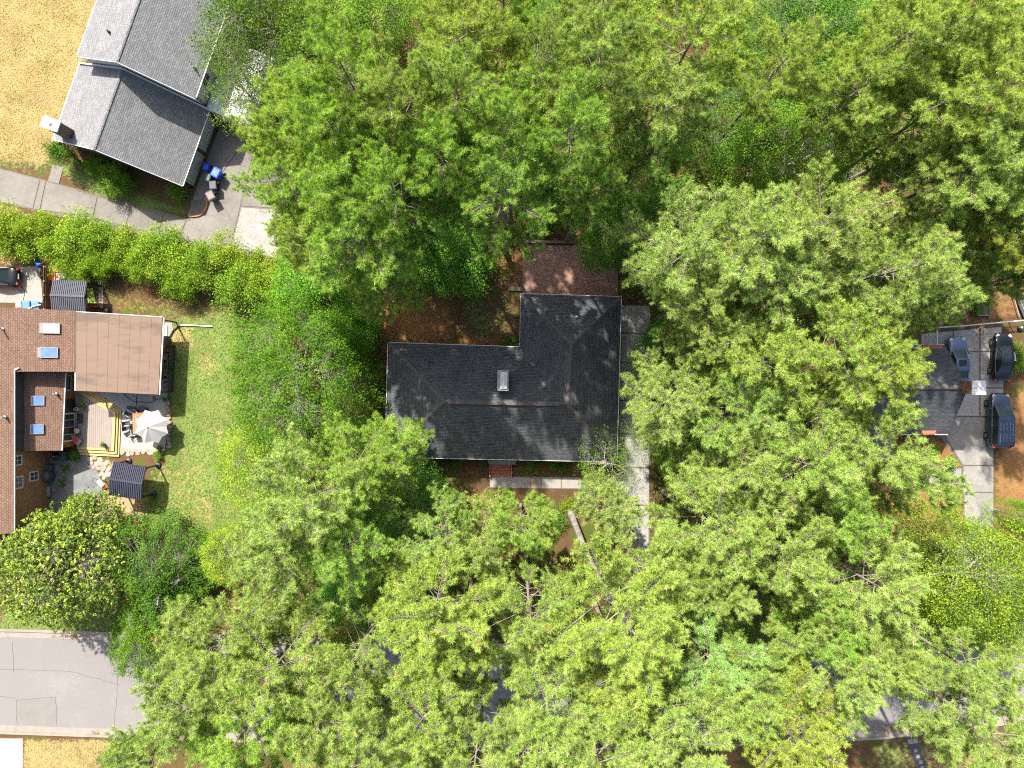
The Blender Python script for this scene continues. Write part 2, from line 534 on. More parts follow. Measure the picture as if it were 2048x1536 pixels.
MT['lamp_white'] = plain('head lamp', (0.6, 0.6, 0.6), None, 4, 0.15)
MT['bark'] = plain('pine bark', (0.27, 0.22, 0.185), (0.12, 0.095, 0.08), 5.0, 0.95, 18, 0.6, bd=0.04)
MT['bark_grey'] = plain('grey bark', (0.30, 0.27, 0.235), (0.16, 0.14, 0.12), 5.0, 0.95, 18, 0.5, bd=0.03)
MT['bark_pale'] = plain('pale weathered bark', (0.30, 0.27, 0.235), (0.075, 0.062, 0.052), 2.2, 0.95, 7, 1.0, bd=0.1)
MT['needle'] = foliage('pine needles', [(0.0, (0.105, 0.18, 0.026)), (0.3, (0.21, 0.32, 0.052)), (0.6, (0.34, 0.455, 0.097)), (0.9, (0.48, 0.57, 0.17)), (0.97, (0.49, 0.48, 0.18)), (1.0, (0.36, 0.22, 0.10))], 0.32, 0.5, 0.25)
MT['leaf'] = foliage('broad leaves', [(0.0, (0.031, 0.094, 0.010)), (0.4, (0.086, 0.204, 0.020)), (0.8, (0.156, 0.298, 0.034)), (1.0, (0.250, 0.345, 0.050))], 0.35)
MT['leaf_bright'] = foliage('bright leaves', [(0.0, (0.066, 0.154, 0.013)), (0.5, (0.139, 0.263, 0.021)), (1.0, (0.252, 0.366, 0.038))], 0.4)
MT['leaf_yellow'] = foliage('yellow green leaves', [(0.0, (0.097, 0.174, 0.017)), (0.45, (0.214, 0.310, 0.026)), (0.85, (0.399, 0.448, 0.041)), (1.0, (0.524, 0.520, 0.082))], 0.38)
MT['leaf_magnolia'] = foliage('glossy magnolia leaves', [(0.0, (0.027, 0.061, 0.011)), (0.45, (0.074, 0.135, 0.019)), (0.7, (0.189, 0.257, 0.034)), (1.0, (0.392, 0.446, 0.081))], 0.25, 0.5, 0.3)
MT['leaf_dark'] = foliage('dark conifer leaves', [(0.0, (0.028, 0.076, 0.008)), (0.5, (0.061, 0.152, 0.013)), (0.9, (0.106, 0.220, 0.019)), (1.0, (0.258, 0.198, 0.029))], 0.3)
MT['flower'] = plain('white blossom', (0.8, 0.78, 0.72), None, 4, 0.7)
MT['grass'] = foliage('grass blades', [(0.0, (0.06, 0.12, 0.012)), (0.45, (0.11, 0.175, 0.025)), (0.55, (0.20, 0.21, 0.05)), (0.75, (0.36, 0.27, 0.09)), (1.0, (0.47, 0.36, 0.15))], 0.25, 0.8, 0.1, 0.0)
MT['litter'] = foliage('fallen leaves and pine straw', [(0.0, (0.10, 0.045, 0.018)), (0.5, (0.22, 0.095, 0.032)), (0.85, (0.32, 0.15, 0.05)), (1.0, (0.42, 0.27, 0.13))], 0.1, 0.9, 0.1, 0.0)

# ------------------------------------------------------------------ ground sheet with grass, dry grass, clay and straw areas
def soft_area(X, Y, pts, width):
    """1 inside the pixel polygon, falling to 0 over `width` metres outside (distance to the edges)"""
    poly = pxpoly(pts)
    ins = in_poly(X, Y, poly)
    d = np.full(X.shape, 1e9)
    n = len(poly)
    for i in range(n):
        a = np.array(poly[i]); b = np.array(poly[(i + 1) % n])
        ab = b - a; L2 = (ab ** 2).sum() + 1e-9
        t = np.clip(((X - a[0]) * ab[0] + (Y - a[1]) * ab[1]) / L2, 0, 1)
        d = np.minimum(d, np.hypot(X - a[0] - t * ab[0], Y - a[1] - t * ab[1]))
    s = np.where(ins, d, -d)
    return np.clip(0.5 + s / (2 * width), 0, 1)

AREAS = {
 'green': [([(18, 105), (32, 108), (30, 130), (16, 126)], 0.5, 0.5), ([(38, 128), (50, 132), (44, 155), (34, 148)], 0.5, 0.45),
           ([(340, 640), (470, 625), (560, 650), (640, 800), (560, 960), (470, 1100), (440, 1110), (300, 1060), (275, 1000), (330, 930), (340, 800)], 0.8, 0.85),
           ([(420, 860), (520, 900), (480, 1000), (450, 1110), (365, 1100), (380, 1075), (425, 1060), (425, 960)], 0.3, 1.0),
           ([(20, 1180), (240, 1190), (260, 1264), (0, 1262)], 0.6, 0.9),
           ([(100, 330), (140, 330), (380, 425), (300, 425), (190, 395)], 0.5, 0.65),
           ([(-30, 270), (40, 285), (110, 330), (80, 345), (-30, 338)], 1.0, 0.55),
           ([(905, 595), (1035, 600), (1035, 680), (930, 690)], 1.2, 0.35),
           ([(1750, 1480), (2048, 1450), (2048, 1560), (1740, 1560)], 1.0, 0.42),
           ([(210, 590), (520, 610), (520, 650), (340, 660)], 1.0, 0.4)],
 'dry': [([(395, 690), (430, 690), (440, 740), (400, 770), (385, 730)], 0.7, 0.5), ([(400, 820), (470, 860), (440, 890), (390, 850)], 0.6, 0.42), ([(340, 935), (380, 930), (390, 960), (350, 965)], 0.6, 0.5), ([(395, 990), (430, 985), (428, 1050), (400, 1040)], 0.5, 0.6),
         ([(-40, -60), (230, -60), (115, 290), (85, 330), (-40, 320)], 0.6, 1.0),
         ([(45, 1478), (250, 1478), (300, 1560), (45, 1560)], 0.4, 0.75),
         ([(690, 1495), (800, 1495), (800, 1560), (690, 1560)], 0.6, 0.6),
         ([(-20, 405), (40, 415), (60, 430), (-20, 430)], 0.4, 0.7),
         ([(-20, 490), (60, 500), (60, 540), (-20, 535)], 0.6, 0.5),
         ([(340, 655), (385, 655), (385, 700), (345, 700)], 0.5, 0.8),
         ([(1790, 1490), (1990, 1480), (1960, 1560), (1800, 1560)], 1.5, 0.55),
         ([(370, 1070), (425, 1060), (410, 1085), (370, 1095)], 0.5, 0.8),
         ([(300, 920), (420, 910), (425, 1050), (360, 1080), (300, 1060)], 1.2, 0.42)],
 'clay': [([(700, 590), (905, 585), (905, 690), (770, 685)], 1.2, 0.9),
          ([(905, 670), (1040, 675), (1040, 695), (905, 695)], 0.5, 0.75),
          ([(930, 985), (1030, 1000), (1010, 1130), (940, 1110)], 1.2, 1.0),
          ([(820, 925), (1170, 925), (1170, 955), (820, 955)], 0.5, 0.45),
          ([(1740, 880), (1930, 870), (1930, 945), (1760, 950)], 0.8, 0.7),
          ([(1740, 970), (1930, 970), (1930, 1090), (1740, 1090)], 1.0, 0.9),
          ([(1985, 790), (2100, 770), (2100, 1110), (1985, 1110)], 0.8, 0.72),
          ([(1890, 520), (2100, 520), (2100, 640), (1880, 650)], 1.2, 0.6),
          ([(180, 1000), (300, 1030), (370, 1100), (240, 1080)], 1.0, 0.8),
          ([(230, 1080), (430, 1110), (480, 1160), (240, 1140)], 0.8, 0.65),
          ([(1380, 1490), (1480, 1490), (1480, 1560), (1380, 1560)], 1.0, 0.8),
          ([(1940, 1480), (2080, 1490), (2080, 1560), (1960, 1560)], 1.4, 0.7),
          ([(210, 580), (350, 590), (340, 640), (210, 630)], 1.0, 0.45),
          ([(960, 430), (1060, 430), (1060, 600), (1000, 560)], 1.0, 0.6),
          ([(1440, 360), (1720, 380), (1500, 430)], 2.0, 0.6)],
 'straw': [([(55, 50), (130, 70), (110, 130), (60, 120)], 2.0, 0.5), ([(10, 190), (80, 210), (90, 262), (20, 258)], 1.6, 0.45), ([(120, -20), (180, -10), (165, 40), (110, 30)], 1.5, 0.4),
           ([(205, 985), (290, 1000), (285, 1040), (225, 1030)], 0.9, 1.0),
           ([(180, 895), (250, 930), (230, 960), (180, 920)], 0.4, 0.5),
           ([(365, 1075), (395, 1065), (390, 1090)], 0.4, 0.7)],
}

def area_val(kind, X, Y):
    out = np.zeros(X.shape)
    for pts, w, amp in AREAS[kind]:
        out = np.maximum(out, soft_area(X, Y, pts, w) * amp)
    return out

def make_ground():
    xs = np.concatenate([[-2500, -600, -200, -90, -62], np.arange(-55, 55.01, 0.4), [62, 90, 200, 600, 2500]])
    ys = np.concatenate([[-2500, -600, -200, -80, -50], np.arange(-43, 43.01, 0.4), [50, 80, 200, 600, 2500]])
    X, Y = np.meshgrid(xs, ys)
    nx, ny = len(xs), len(ys)
    me = bpy.data.meshes.new('ground')
    V = np.stack([X.ravel(), Y.ravel(), np.zeros(X.size)], 1).astype(np.float32)
    i = np.arange(nx - 1); j = np.arange(ny - 1)
    I, J = np.meshgrid(i, j)
    a = (J * nx + I).ravel()
    Fc = np.stack([a, a + 1, a + 1 + nx, a + nx], 1).astype(np.int32)
    me.vertices.add(len(V)); me.vertices.foreach_set('co', V.ravel())
    me.loops.add(Fc.size); me.loops.foreach_set('vertex_index', Fc.ravel())
    me.polygons.add(len(Fc)); me.polygons.foreach_set('loop_start', np.arange(0, Fc.size, 4, dtype=np.int32))
    me.polygons.foreach_set('loop_total', np.full(len(Fc), 4, np.int32))
    me.update(calc_edges=True)
    for k in AREAS:
        at = me.attributes.new(k, 'FLOAT', 'POINT')
        at.data.foreach_set('value', area_val(k, X, Y).ravel().astype(np.float32))
    m, nt, b = newmat('ground')
    co = coord(nt)
    nA = noise(nt, co, 0.45, 6, 0.7); nB = noise(nt, co, 2.3, 5, 0.7); nC = noise(nt, co, 14.0, 4, 0.7); nD = noise(nt, co, 55.0, 2, 0.6)
    fine = mathn(nt, 'ADD', mathn(nt, 'MULTIPLY', nC, 0.6), mathn(nt, 'MULTIPLY', nD, 0.4))
    earth = ramp(nt, fine, [(0.3, (0.045, 0.028, 0.016)), (0.5, (0.10, 0.058, 0.03)), (0.7, (0.16, 0.095, 0.05))])
    moss = ramp(nt, fine, [(0.3, (0.03, 0.045, 0.010)), (0.7, (0.085, 0.10, 0.022))])
    col = mixc(nt, smooth01(nt, nA, 0.47, 0.62), earth, moss)
    def layer(col, attr, lo, hi, c):
        at = nt.nodes.new('ShaderNodeAttribute'); at.attribute_name = attr
        f = mathn(nt, 'ADD', at.outputs['Fac'], mathn(nt, 'ADD', mathn(nt, 'MULTIPLY', mathn(nt, 'SUBTRACT', nB, 0.5), 1.7), mathn(nt, 'MULTIPLY', mathn(nt, 'SUBTRACT', nC, 0.5), 0.7)))
        return mixc(nt, smooth01(nt, f, lo, hi), col, c)
    clay = ramp(nt, fine, [(0.3, (0.11, 0.056, 0.022)), (0.5, (0.21, 0.112, 0.046)), (0.72, (0.31, 0.18, 0.082))])
    green = mixc(nt, smooth01(nt, nB, 0.45, 0.7), ramp(nt, fine, [(0.28, (0.06, 0.10, 0.022)), (0.5, (0.11, 0.165, 0.04)), (0.7, (0.18, 0.225, 0.075))]), ramp(nt, fine, [(0.3, (0.11, 0.10, 0.04)), (0.7, (0.22, 0.20, 0.10))]))
    dry = ramp(nt, fine, [(0.28, (0.16, 0.105, 0.045)), (0.5, (0.27, 0.195, 0.09)), (0.72, (0.38, 0.30, 0.165))])
    dry = mixc(nt, mathn(nt, 'MULTIPLY', smooth01(nt, noise(nt, co, 0.85, 6, 0.7), 0.50, 0.68), 0.65), dry, ramp(nt, fine, [(0.3, (0.11, 0.085, 0.03)), (0.7, (0.24, 0.19, 0.085))]))
    straw = ramp(nt, fine, [(0.3, (0.22, 0.14, 0.07)), (0.55, (0.38, 0.28, 0.16)), (0.75, (0.50, 0.40, 0.26))])
    col = layer(col, 'clay', 0.30, 0.75, clay)
    col = layer(col, 'green', 0.25, 0.6, green)
    col = layer(col, 'dry', 0.35, 0.7, dry)
    col = layer(col, 'straw', 0.3, 0.7, straw)
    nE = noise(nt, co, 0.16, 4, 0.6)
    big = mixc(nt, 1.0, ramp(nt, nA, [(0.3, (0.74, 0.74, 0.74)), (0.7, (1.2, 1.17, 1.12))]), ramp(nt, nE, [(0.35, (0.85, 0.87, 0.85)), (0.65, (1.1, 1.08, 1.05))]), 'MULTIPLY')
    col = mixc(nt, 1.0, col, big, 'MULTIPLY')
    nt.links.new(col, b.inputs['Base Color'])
    b.inputs['Roughness'].default_value = 1.0
    b.inputs['Specular IOR Level'].default_value = 0.1
    bump(nt, b, mathn(nt, 'ADD', nC, nD), 0.6, 0.05)
    me.materials.append(m)
    o = obj_from(me, 'ground')
    tag(o, kind='structure')
make_ground()

rs = np.random.RandomState(11)

def tri_mesh(name, V, Fc, v, mat, parent=None):
    """V (n,3), Fc (m,3) triangles, v per-vertex random attribute"""
    me = bpy.data.meshes.new(name)
    me.vertices.add(len(V)); me.vertices.foreach_set('co', V.astype(np.float32).ravel())
    me.loops.add(Fc.size); me.loops.foreach_set('vertex_index', Fc.astype(np.int32).ravel())
    k = Fc.shape[1]
    me.polygons.add(len(Fc)); me.polygons.foreach_set('loop_start', np.arange(0, Fc.size, k, dtype=np.int32))
    me.polygons.foreach_set('loop_total', np.full(len(Fc), k, np.int32))
    me.update(calc_edges=True)
    at = me.attributes.new('v', 'FLOAT', 'POINT')
    at.data.foreach_set('value', v.astype(np.float32))
    me.materials.append(mat)
    return me

HARD = []   # hard surfaces (world polygons) that carry no grass or litter

def hard(pts, z=0.0):
    HARD.append(pxpoly(pts, z)); return HARD[-1]

def keep_off(X, Y):
    ok = np.ones(X.shape, bool)
    for pl in HARD: ok &= ~in_poly(X, Y, pl)
    return ok

def sheet(name, pts, z0, z1, mat, parent=None, kind='structure', world=True):
    mb = MB().prism(pxpoly(pts), z0, z1)
    o = mb.build(name, MT[mat], parent)
    if parent is None: tag(o, kind=kind)
    return o

def slabs(name, quads, mats, base=None, zb=0.015, zt=0.045, gap=0.02):
    """a paved surface: a thin base (the joints) and one child object for each slab"""
    root = sheet(name, base or quads[0], -0.02, zb, 'joint')
    for i, q in enumerate(quads):
        pl = inset(pxpoly(q), gap)
        o = MB().prism(pl, zb - 0.01, zt + 0.003 * ((i * 7) % 3)).build('slab', MT[mats[i] if isinstance(mats, list) else mats], root)
        hard(q)
    return root

# road with kerbs and gutters
TOP = [(-400, 1252), (0, 1262), (210, 1268), (600, 1278), (945, 1290), (1400, 1296), (1760, 1284), (2048, 1258), (2500, 1200)]
BOT = [(-400, 1452), (0, 1462), (240, 1470), (690, 1486), (1050, 1494), (1400, 1490), (1760, 1473), (2048, 1440), (2500, 1370)]
road_poly = TOP + BOT[::-1]
sheet('road', road_poly, -0.05, 0.006, 'asphalt'); hard(road_poly)
def shift(line, dy): return [(x, y + dy) for x, y in line]
for (ln, s, nm) in ((TOP, 1, 'kerb'), (BOT, -1, 'kerb')):
    gut = MB(); kb = MB()
    for i in range(len(ln) - 1):
        (x0, y0), (x1, y1) = ln[i], ln[i + 1]
        a = pxpoly([(x0, y0), (x1, y1), (x1, y1 + s * 12), (x0, y0 + s * 12)])
        gut.prism(a, -0.04, 0.022, False)
        b_ = pxpoly([(x0, y0), (x1, y1), (x1, y1 - s * 5), (x0, y0 - s * 5)])
        kb.prism(b_, -0.04, 0.13, False)
        HARD.append(b_)
    k = kb.build('kerb', MT['kerb']); tag(k, kind='structure')
    g = gut.build('gutter', MT['kerb'], k)
# asphalt repair patch, saw-cut joint lines
pt = sheet('road_patch', [(32, 1400), (112, 1394), (114, 1451), (35, 1449)], 0.004, 0.012, 'asphalt_patch')
ln = MB()
for a, b_ in (((32, 1400), (112, 1394)), ((112, 1394), (114, 1451)), ((32, 1400), (35, 1449)),
              ((25, 1285), (28, 1345)), ((238, 1330), (228, 1470)), ((0, 1338), (140, 1343)), ((140, 1343), (240, 1369)), ((210, 1292), (222, 1330)), ((0, 1393), (32, 1396))):
    p, q = P(*a), P(*b_)
    n = 7; pts = []
    for i in range(n + 1):
        t = i / n; w = rs.uniform(-0.06, 0.06) if 0 < i < n else 0
        pts.append(p.lerp(q, t) + Vector((w, w * 0.7, 0.014)))
    for u, v_ in zip(pts[:-1], pts[1:]): ln.bar(u, v_, 0.022, 0.006)
o = ln.build('road_crack', MT['asphalt_dark']); tag(o, kind='structure')
# storm drain in the far kerb
dr = thing('storm_drain', 'dark slotted storm drain in the kerb under the pines', 'drain', P(945, 1286))
MB().prism(pxpoly([(930, 1279), (960, 1280), (960, 1286), (930, 1285)]), 0.02, 0.16).build('hood', MT['kerb'], dr)
for i in range(6): MB().prism(pxpoly([(934 + i * 4, 1287), (936 + i * 4, 1287), (936 + i * 4, 1296), (934 + i * 4, 1296)]), 0.024, 0.05).build('grate_bar', MT['black_metal'], dr)

# pale driveway apron bottom left
sheet('driveway_apron', [(-200, 1476), (46, 1477), (46, 1640), (-200, 1640)], -0.02, 0.05, 'concrete_bright'); hard([(-200, 1470), (46, 1476), (46, 1640), (-200, 1640)])

# driveway of the grey roofed house (top left)
slabs('grey_house_driveway',
      [[(-160, 296), (80, 360), (66, 418), (-160, 368)], [(82, 361), (92, 363), (80, 420), (68, 418)], [(94, 364), (195, 393), (186, 436), (82, 420)],
       [(197, 394), (262, 413), (252, 452), (188, 437)], [(264, 414), (326, 431), (318, 470), (254, 453)], [(328, 432), (372, 442), (356, 483), (320, 471)],
       [(374, 442), (480, 300), (505, 310), (462, 492), (358, 484)], [(374, 438), (395, 370), (440, 255), (508, 284), (478, 299), (430, 366)],
       [(507, 312), (509, 285), (600, 320), (600, 420), (484, 412)], [(483, 415), (600, 423), (600, 520), (540, 514), (464, 492)]],
      ['concrete_worn', 'concrete_worn', 'concrete_worn', 'concrete_worn', 'concrete_worn', 'concrete_worn', 'concrete_worn', 'concrete_worn', 'concrete_worn', 'patchy'],
      [(-160, 294), (82, 358), (376, 438), (396, 368), (440, 250), (512, 282), (605, 320), (605, 522), (540, 516), (350, 486), (66, 420), (-160, 370)])
sheet('side_path', [(106, 330), (127, 335), (118, 368), (96, 362)], -0.02, 0.04, 'concrete_worn'); hard([(106, 330), (127, 335), (118, 368), (96, 362)])
# main house driveway and walk
slabs('main_driveway', [[(1238, 610), (1300, 612), (1300, 668), (1238, 664)], [(1238, 666), (1300, 670), (1300, 726), (1238, 724)], [(1238, 726), (1300, 728), (1299, 800), (1238, 800)],
      [(1238, 802), (1299, 802), (1299, 868), (1238, 866)], [(1238, 868), (1299, 870), (1298, 935), (1238, 933)], [(1238, 935), (1298, 937), (1298, 1010), (1252, 1008), (1238, 985)],
      [(1252, 1010), (1298, 1012), (1297, 1100), (1252, 1098)], [(1252, 1100), (1297, 1102), (1297, 1190), (1252, 1188)], [(1252, 1190), (1297, 1192), (1302, 1292), (1246, 1290)]],
      'concrete', [(1237, 609), (1301, 611), (1299, 1010), (1303, 1293), (1245, 1291), (1251, 1010), (1237, 985)])
slabs('front_walk', [[(980, 953), (1060, 954), (1060, 976), (980, 975)], [(1061, 954), (1082, 954), (1082, 976), (1061, 976)], [(1083, 954), (1122, 954), (1122, 977), (1083, 977)], [(1123, 954), (1162, 955), (1162, 977), (1123, 977)], [(1163, 955), (1237, 956), (1237, 978), (1163, 977)]],
      ['concrete_pale', 'concrete_tan', 'concrete_pale', 'concrete_pale', 'concrete_pale'], [(979, 952), (1238, 955), (1238, 979), (979, 976)])
# rear brick patio of the main house
bp = sheet('brick_patio', [(1046, 489), (1236, 492), (1236, 592), (1044, 592)], -0.02, 0.06, 'patio_brick'); hard([(1046, 489), (1236, 492), (1236, 592), (1044, 592)])
kbm = MB().prism(pxpoly([(1049, 481), (1145, 483), (1145, 488), (1049, 487)]), 0, 0.35); kbm.build('edging', MT['brick_dark'], bp)
# patio of the brown roofed house
slabs('patio', [[(170, 760), (335, 760), (336, 848), (168, 848)], [(230, 849), (336, 849), (330, 902), (230, 902)]], ['concrete', 'concrete_bright'], [(168, 759), (337, 759), (331, 903), (168, 903)], gap=0.008)
sheet('patio_apron', [(322, 645), (344, 645), (347, 660), (336, 695), (322, 695)], -0.02, 0.045, 'concrete_pale'); hard([(322, 645), (344, 645), (347, 660), (336, 695), (322, 695)])
sheet('gravel_path', [(95, 905), (175, 908), (200, 950), (205, 985), (185, 1010), (150, 1030), (85, 1030)], -0.02, 0.03, 'gravel'); hard([(95, 905), (175, 908), (200, 950), (205, 985), (185, 1010), (150, 1030), (85, 1030)])
sheet('parking_pad', [(-160, 536), (80, 533), (86, 600), (84, 606), (-160, 604)], -0.02, 0.045, 'concrete_pale'); hard([(-160, 536), (80, 533), (86, 606), (-160, 604)])
# right hand driveway
slabs('right_driveway', [[(1842, 668), (1905, 662), (1905, 696), (1842, 696)], [(1907, 662), (1958, 657), (1958, 702), (1907, 702)], [(1960, 657), (2002, 654), (2002, 702), (1960, 702)],
      [(1860, 704), (1958, 704), (1958, 775), (1860, 775)], [(1960, 704), (2006, 704), (2006, 775), (1960, 775)],
      [(1850, 777), (1958, 777), (1958, 832), (1850, 832)], [(1960, 777), (2006, 777), (2006, 832), (1960, 832)],
      [(1867, 834), (1986, 834), (1986, 930), (1925, 930)], [(1926, 932), (1986, 932), (1986, 984), (1926, 984)], [(1928, 986), (1986, 986), (1986, 1068), (1928, 1068)], [(1928, 1070), (1986, 1070), (1990, 1268), (1924, 1270)]],
      ['concrete', 'concrete', 'concrete', 'concrete', 'concrete', 'concrete', 'concrete', 'concrete_dark', 'concrete_dark', 'concrete_dark', 'concrete_dark'],
      [(1840, 667), (2004, 653), (2008, 833), (1988, 835), (1988, 1068), (1992, 1269), (1922, 1271), (1926, 985), (1923, 930), (1850, 833)])
slabs('right_walk', [[(1770, 946), (1840, 945), (1840, 970), (1770, 972)], [(1842, 945), (1923, 936), (1923, 968), (1842, 970)]], 'concrete_dark', [(1769, 945), (1840, 944), (1924, 935), (1924, 969), (1769, 973)])
# dark stepping stone path bottom right
pth = sheet('side_path', [(1806, 1470), (1838, 1468), (1836, 1482), (1842, 1500), (1852, 1525), (1858, 1570), (1836, 1570), (1830, 1525), (1818, 1495)], -0.02, 0.02, 'asphalt_dark')
hard([(1806, 1470), (1838, 1468), (1842, 1500), (1858, 1570), (1836, 1570), (1818, 1495)])
for (x, y, s) in ((1820, 1483, 4.6), (1830, 1481.5, 4.6), (1830.5, 1500.5, 3.4), (1835.5, 1512, 3.4), (1841, 1524, 3.4), (1844, 1535, 3.4)):
    MB().prism(pxpoly([(x - s, y - s + 0.6), (x + s, y - s), (x + s + 0.4, y + s), (x - s + 0.4, y + s + 0.4)]), 0.015, 0.05).build('stepping_stone', MT['concrete_pale'], pth)

# ------------------------------------------------------------------ houses
def ring_wall(poly, z0, z1):
    mb = MB(); mb.prism(poly, z0, z1); return mb

def window(parent, o, t, n, u, zc, w, h, pane='glass_dark', bars=(1, 1), fr=0.09, name='window', proud=0.05, frame='white'):
    """window on a wall: o wall origin (xy), t unit along, n unit outward; u along, zc centre height"""
    o = Vector((o[0], o[1], 0)); t = Vector((t[0], t[1], 0)); n = Vector((n[0], n[1], 0))
    c = o + t * u + Vector((0, 0, zc))
    Z = Vector((0, 0, 1))
    m = Matrix((t, n, Z)).transposed()
    mb = MB()
    for s in (-1, 1):
        mb.box(c + t * (s * (w / 2 - fr / 2)) + n * (proud / 2), (fr, proud, h), M=m)
        mb.box(c + Z * (s * (h / 2 - fr / 2)) + n * (proud / 2), (w - 2 * fr, proud - 0.004, fr), M=m)
    f = mb.build(name, MT[frame], parent)
    g = MB().box(c + n * 0.012, (w - 2 * fr, 0.02, h - 2 * fr), M=m).build('pane', MT[pane], f)
    mu = MB()
    for i in range(1, bars[0]):
        mu.box(c + t * (-w / 2 + w * i / bars[0]) + n * 0.03, (0.05, 0.03, h - 2 * fr), M=m)
    for i in range(1, bars[1]):
        mu.box(c + Z * (-h / 2 + h * i / bars[1]) + n * 0.034, (w - 2 * fr, 0.03, 0.05), M=m)
    if mu.v: mu.build('muntin', MT[frame], f)
    return f

def vent_pipe(parent, px, py, z, mat='black', r=0.05, h=0.35):
    c = P(px, py, z)
    MB().lathe([(r * 2.2, -0.12), (r * 2.0, 0.04), (r, 0.06), (r, h), (r * 1.15, h), (r * 1.15, h + 0.04)], c, 10).build('roof_vent', MT[mat], parent)

def gutters(parent, segs, w=0.075, h=0.10):
    for a, b in segs:
        a, b = Vector(a), Vector(b)
        g = MB().bar(a - Vector((0, 0, 0.06)), b - Vector((0, 0, 0.06)), w, h).build('gutter', MT['white'], parent)

def cap_run(a, b, w=0.30, step=0.24):
    """overlapping ridge cap shingles along a line"""
    mb = MB(); a, b = Vector(a), Vector(b)
    n = max(2, int((b - a).length / step)); d = (b - a).normalized()
    s = Vector((-d.y, d.x, 0)).normalized()
    for i in range(n):
        p = a.lerp(b, i / n); q = a.lerp(b, (i + 1.12) / n)
        for sg in (-1, 1):
            o = s * (sg * w / 2) + Vector((0, 0, -0.05))
            up = Vector((0, 0, 0.035)); up2 = Vector((0, 0, 0.055))
            mb.face([p + up, q + up2, q + o + up2, p + o + up] if sg < 0 else [p + up, p + o + up, q + o + up2, q + up2])
        mb.face([q + up2, q + s * (w / 2) + Vector((0, 0, 0.005)), q + s * (w / 2) - Vector((0, 0, 0.08)), q - s * (w / 2) - Vector((0, 0, 0.08)), q - s * (w / 2) + Vector((0, 0, 0.005))])
    return mb

# ---- main house: L shaped hip roof in dark shingle
ZE = 2.75
eave_px = [(776, 685), (1039.5, 694), (1041.5, 587.5), (1242.5, 593.5), (1233.5, 923.5), (770.5, 914)]
E6 = [P(x, y, ZE) for x, y in eave_px]
R1, R2, R3 = P(889, 803, 4.9), P(1135, 807, 4.95), P(1143.5, 688, 4.7)
mh = thing('main_house', 'brick ranch house with dark shingle L shaped hip roof amid the pines', 'house', P(1010, 790))
verts = E6 + [R1, R2, R3]
A_, B_, C_, D_, E_, F_, r1, r2, r3 = range(9)
roof_solid(verts, [(A_, F_, r1), (F_, E_, r2, r1), (E_, D_, r3, r2), (D_, C_, r3), (C_, B_, r2, r3), (B_, A_, r1, r2)]).build('roof', MT['roof_dark'], mh)
wp = inset([p[:2] for p in E6], 0.42)
ring_wall(wp, -0.1, ZE + 0.05).build('wall', MT['brick'], mh)
MB().prism(inset([p[:2] for p in E6], 0.06), ZE - 0.17, ZE - 0.15).build('soffit', MT['white'], mh)
for a, b in ((E6[0], R1), (E6[5], R1), (E6[4], R2), (E6[3], R3), (E6[2], R3), (R3, R2)):
    cap_run(a, b).build('ridge_cap', MT['cap_brown'], mh)
cap_run(R1, R2, 0.2).build('ridge_cap', MT['cap_brown'], mh)
MB().bar(P(897, 804, 5.0), P(1119, 808, 5.03), 0.36, 0.07).build('ridge_vent', MT['cap_brown'], mh)
gutters(mh, [(E6[i] + (E6[i] - P(1010, 760, ZE)).normalized() * 0.02, E6[(i + 1) % 6] + (E6[(i + 1) % 6] - P(1010, 760, ZE)).normalized() * 0.02) for i in range(6)])
cc = P(1006, 761, 5.5)
ch = MB().box((cc.x, cc.y, 4.75), (0.86, 1.66, 2.0), -0.027).build('chimney', MT['brick_dark'], mh)
MB().box((cc.x, cc.y, 5.79), (1.0, 1.8, 0.08), -0.027).build('chimney_crown', MT['concrete'], ch)
cp = MB(); cp.box((cc.x + 0.08, cc.y, 5.9), (0.6, 1.45, 0.14), -0.027)
q = [(cc.x + 0.08 + sx * 0.29, cc.y + sy * 0.70, 5.97) for sx, sy in ((-1, -1), (1, -1), (1, 1), (-1, 1))]
t2 = [(cc.x + 0.08, cc.y - 0.42, 6.06), (cc.x + 0.08, cc.y + 0.42, 6.06)]
cp.add(q + t2, [(0, 1, 4), (1, 2, 5, 4), (2, 3, 5), (3, 0, 4, 5)])
cp.build('chimney_cap', MT['white'], ch)
for (x, y, z, mt) in ((946, 741, 3.7, 'black'), (973, 750, 3.95, 'black'), (1153, 634, 3.6, 'silver'), (1223, 788, 2.95, 'black')): vent_pipe(mh, x, y, z, mt)
vc = P(1148, 818, 4.5); MB().lathe([(0.2, -0.15), (0.2, 0.05), (0.24, 0.06), (0.22, 0.14), (0.05, 0.2)], vc, 12).build('turbine_vent', MT['black'], mh)
MB().prism(pxpoly([(977, 905), (1031, 906), (1031, 928), (977, 927)]), 0, 0.55).build('porch_landing', MT['concrete'], mh)
st = MB()
for i in range(4):
    y0 = 927 + i * 6.6
    st.prism(pxpoly([(982, y0), (1021, y0 + 0.3), (1021, y0 + 6.4), (982, y0 + 6.2)]), 0, 0.55 - 0.125 * i - 0.1)
st.build('front_steps', MT['brick_step'], mh)
for x in (980, 1023): MB().prism(pxpoly([(x - 1.2, 928), (x + 1.2, 928), (x + 1.2, 953), (x - 1.2, 953)]), 0, 0.5).build('step_cheek', MT['brick'], mh)
HARD.append([p[:2] for p in E6]); hard([(975, 905), (1033, 905), (1033, 955), (975, 955)])
bl = thing('concrete_step', 'small concrete step slab at the brick patio edge', 'step', P(1030, 578))
for x0, x1 in ((1016, 1034), (1035, 1044)): MB().prism(pxpoly([(x0, 573.5), (x1, 573.5), (x1, 582), (x0, 582)]), 0, 0.14).build('block', MT['concrete_tan'], bl)

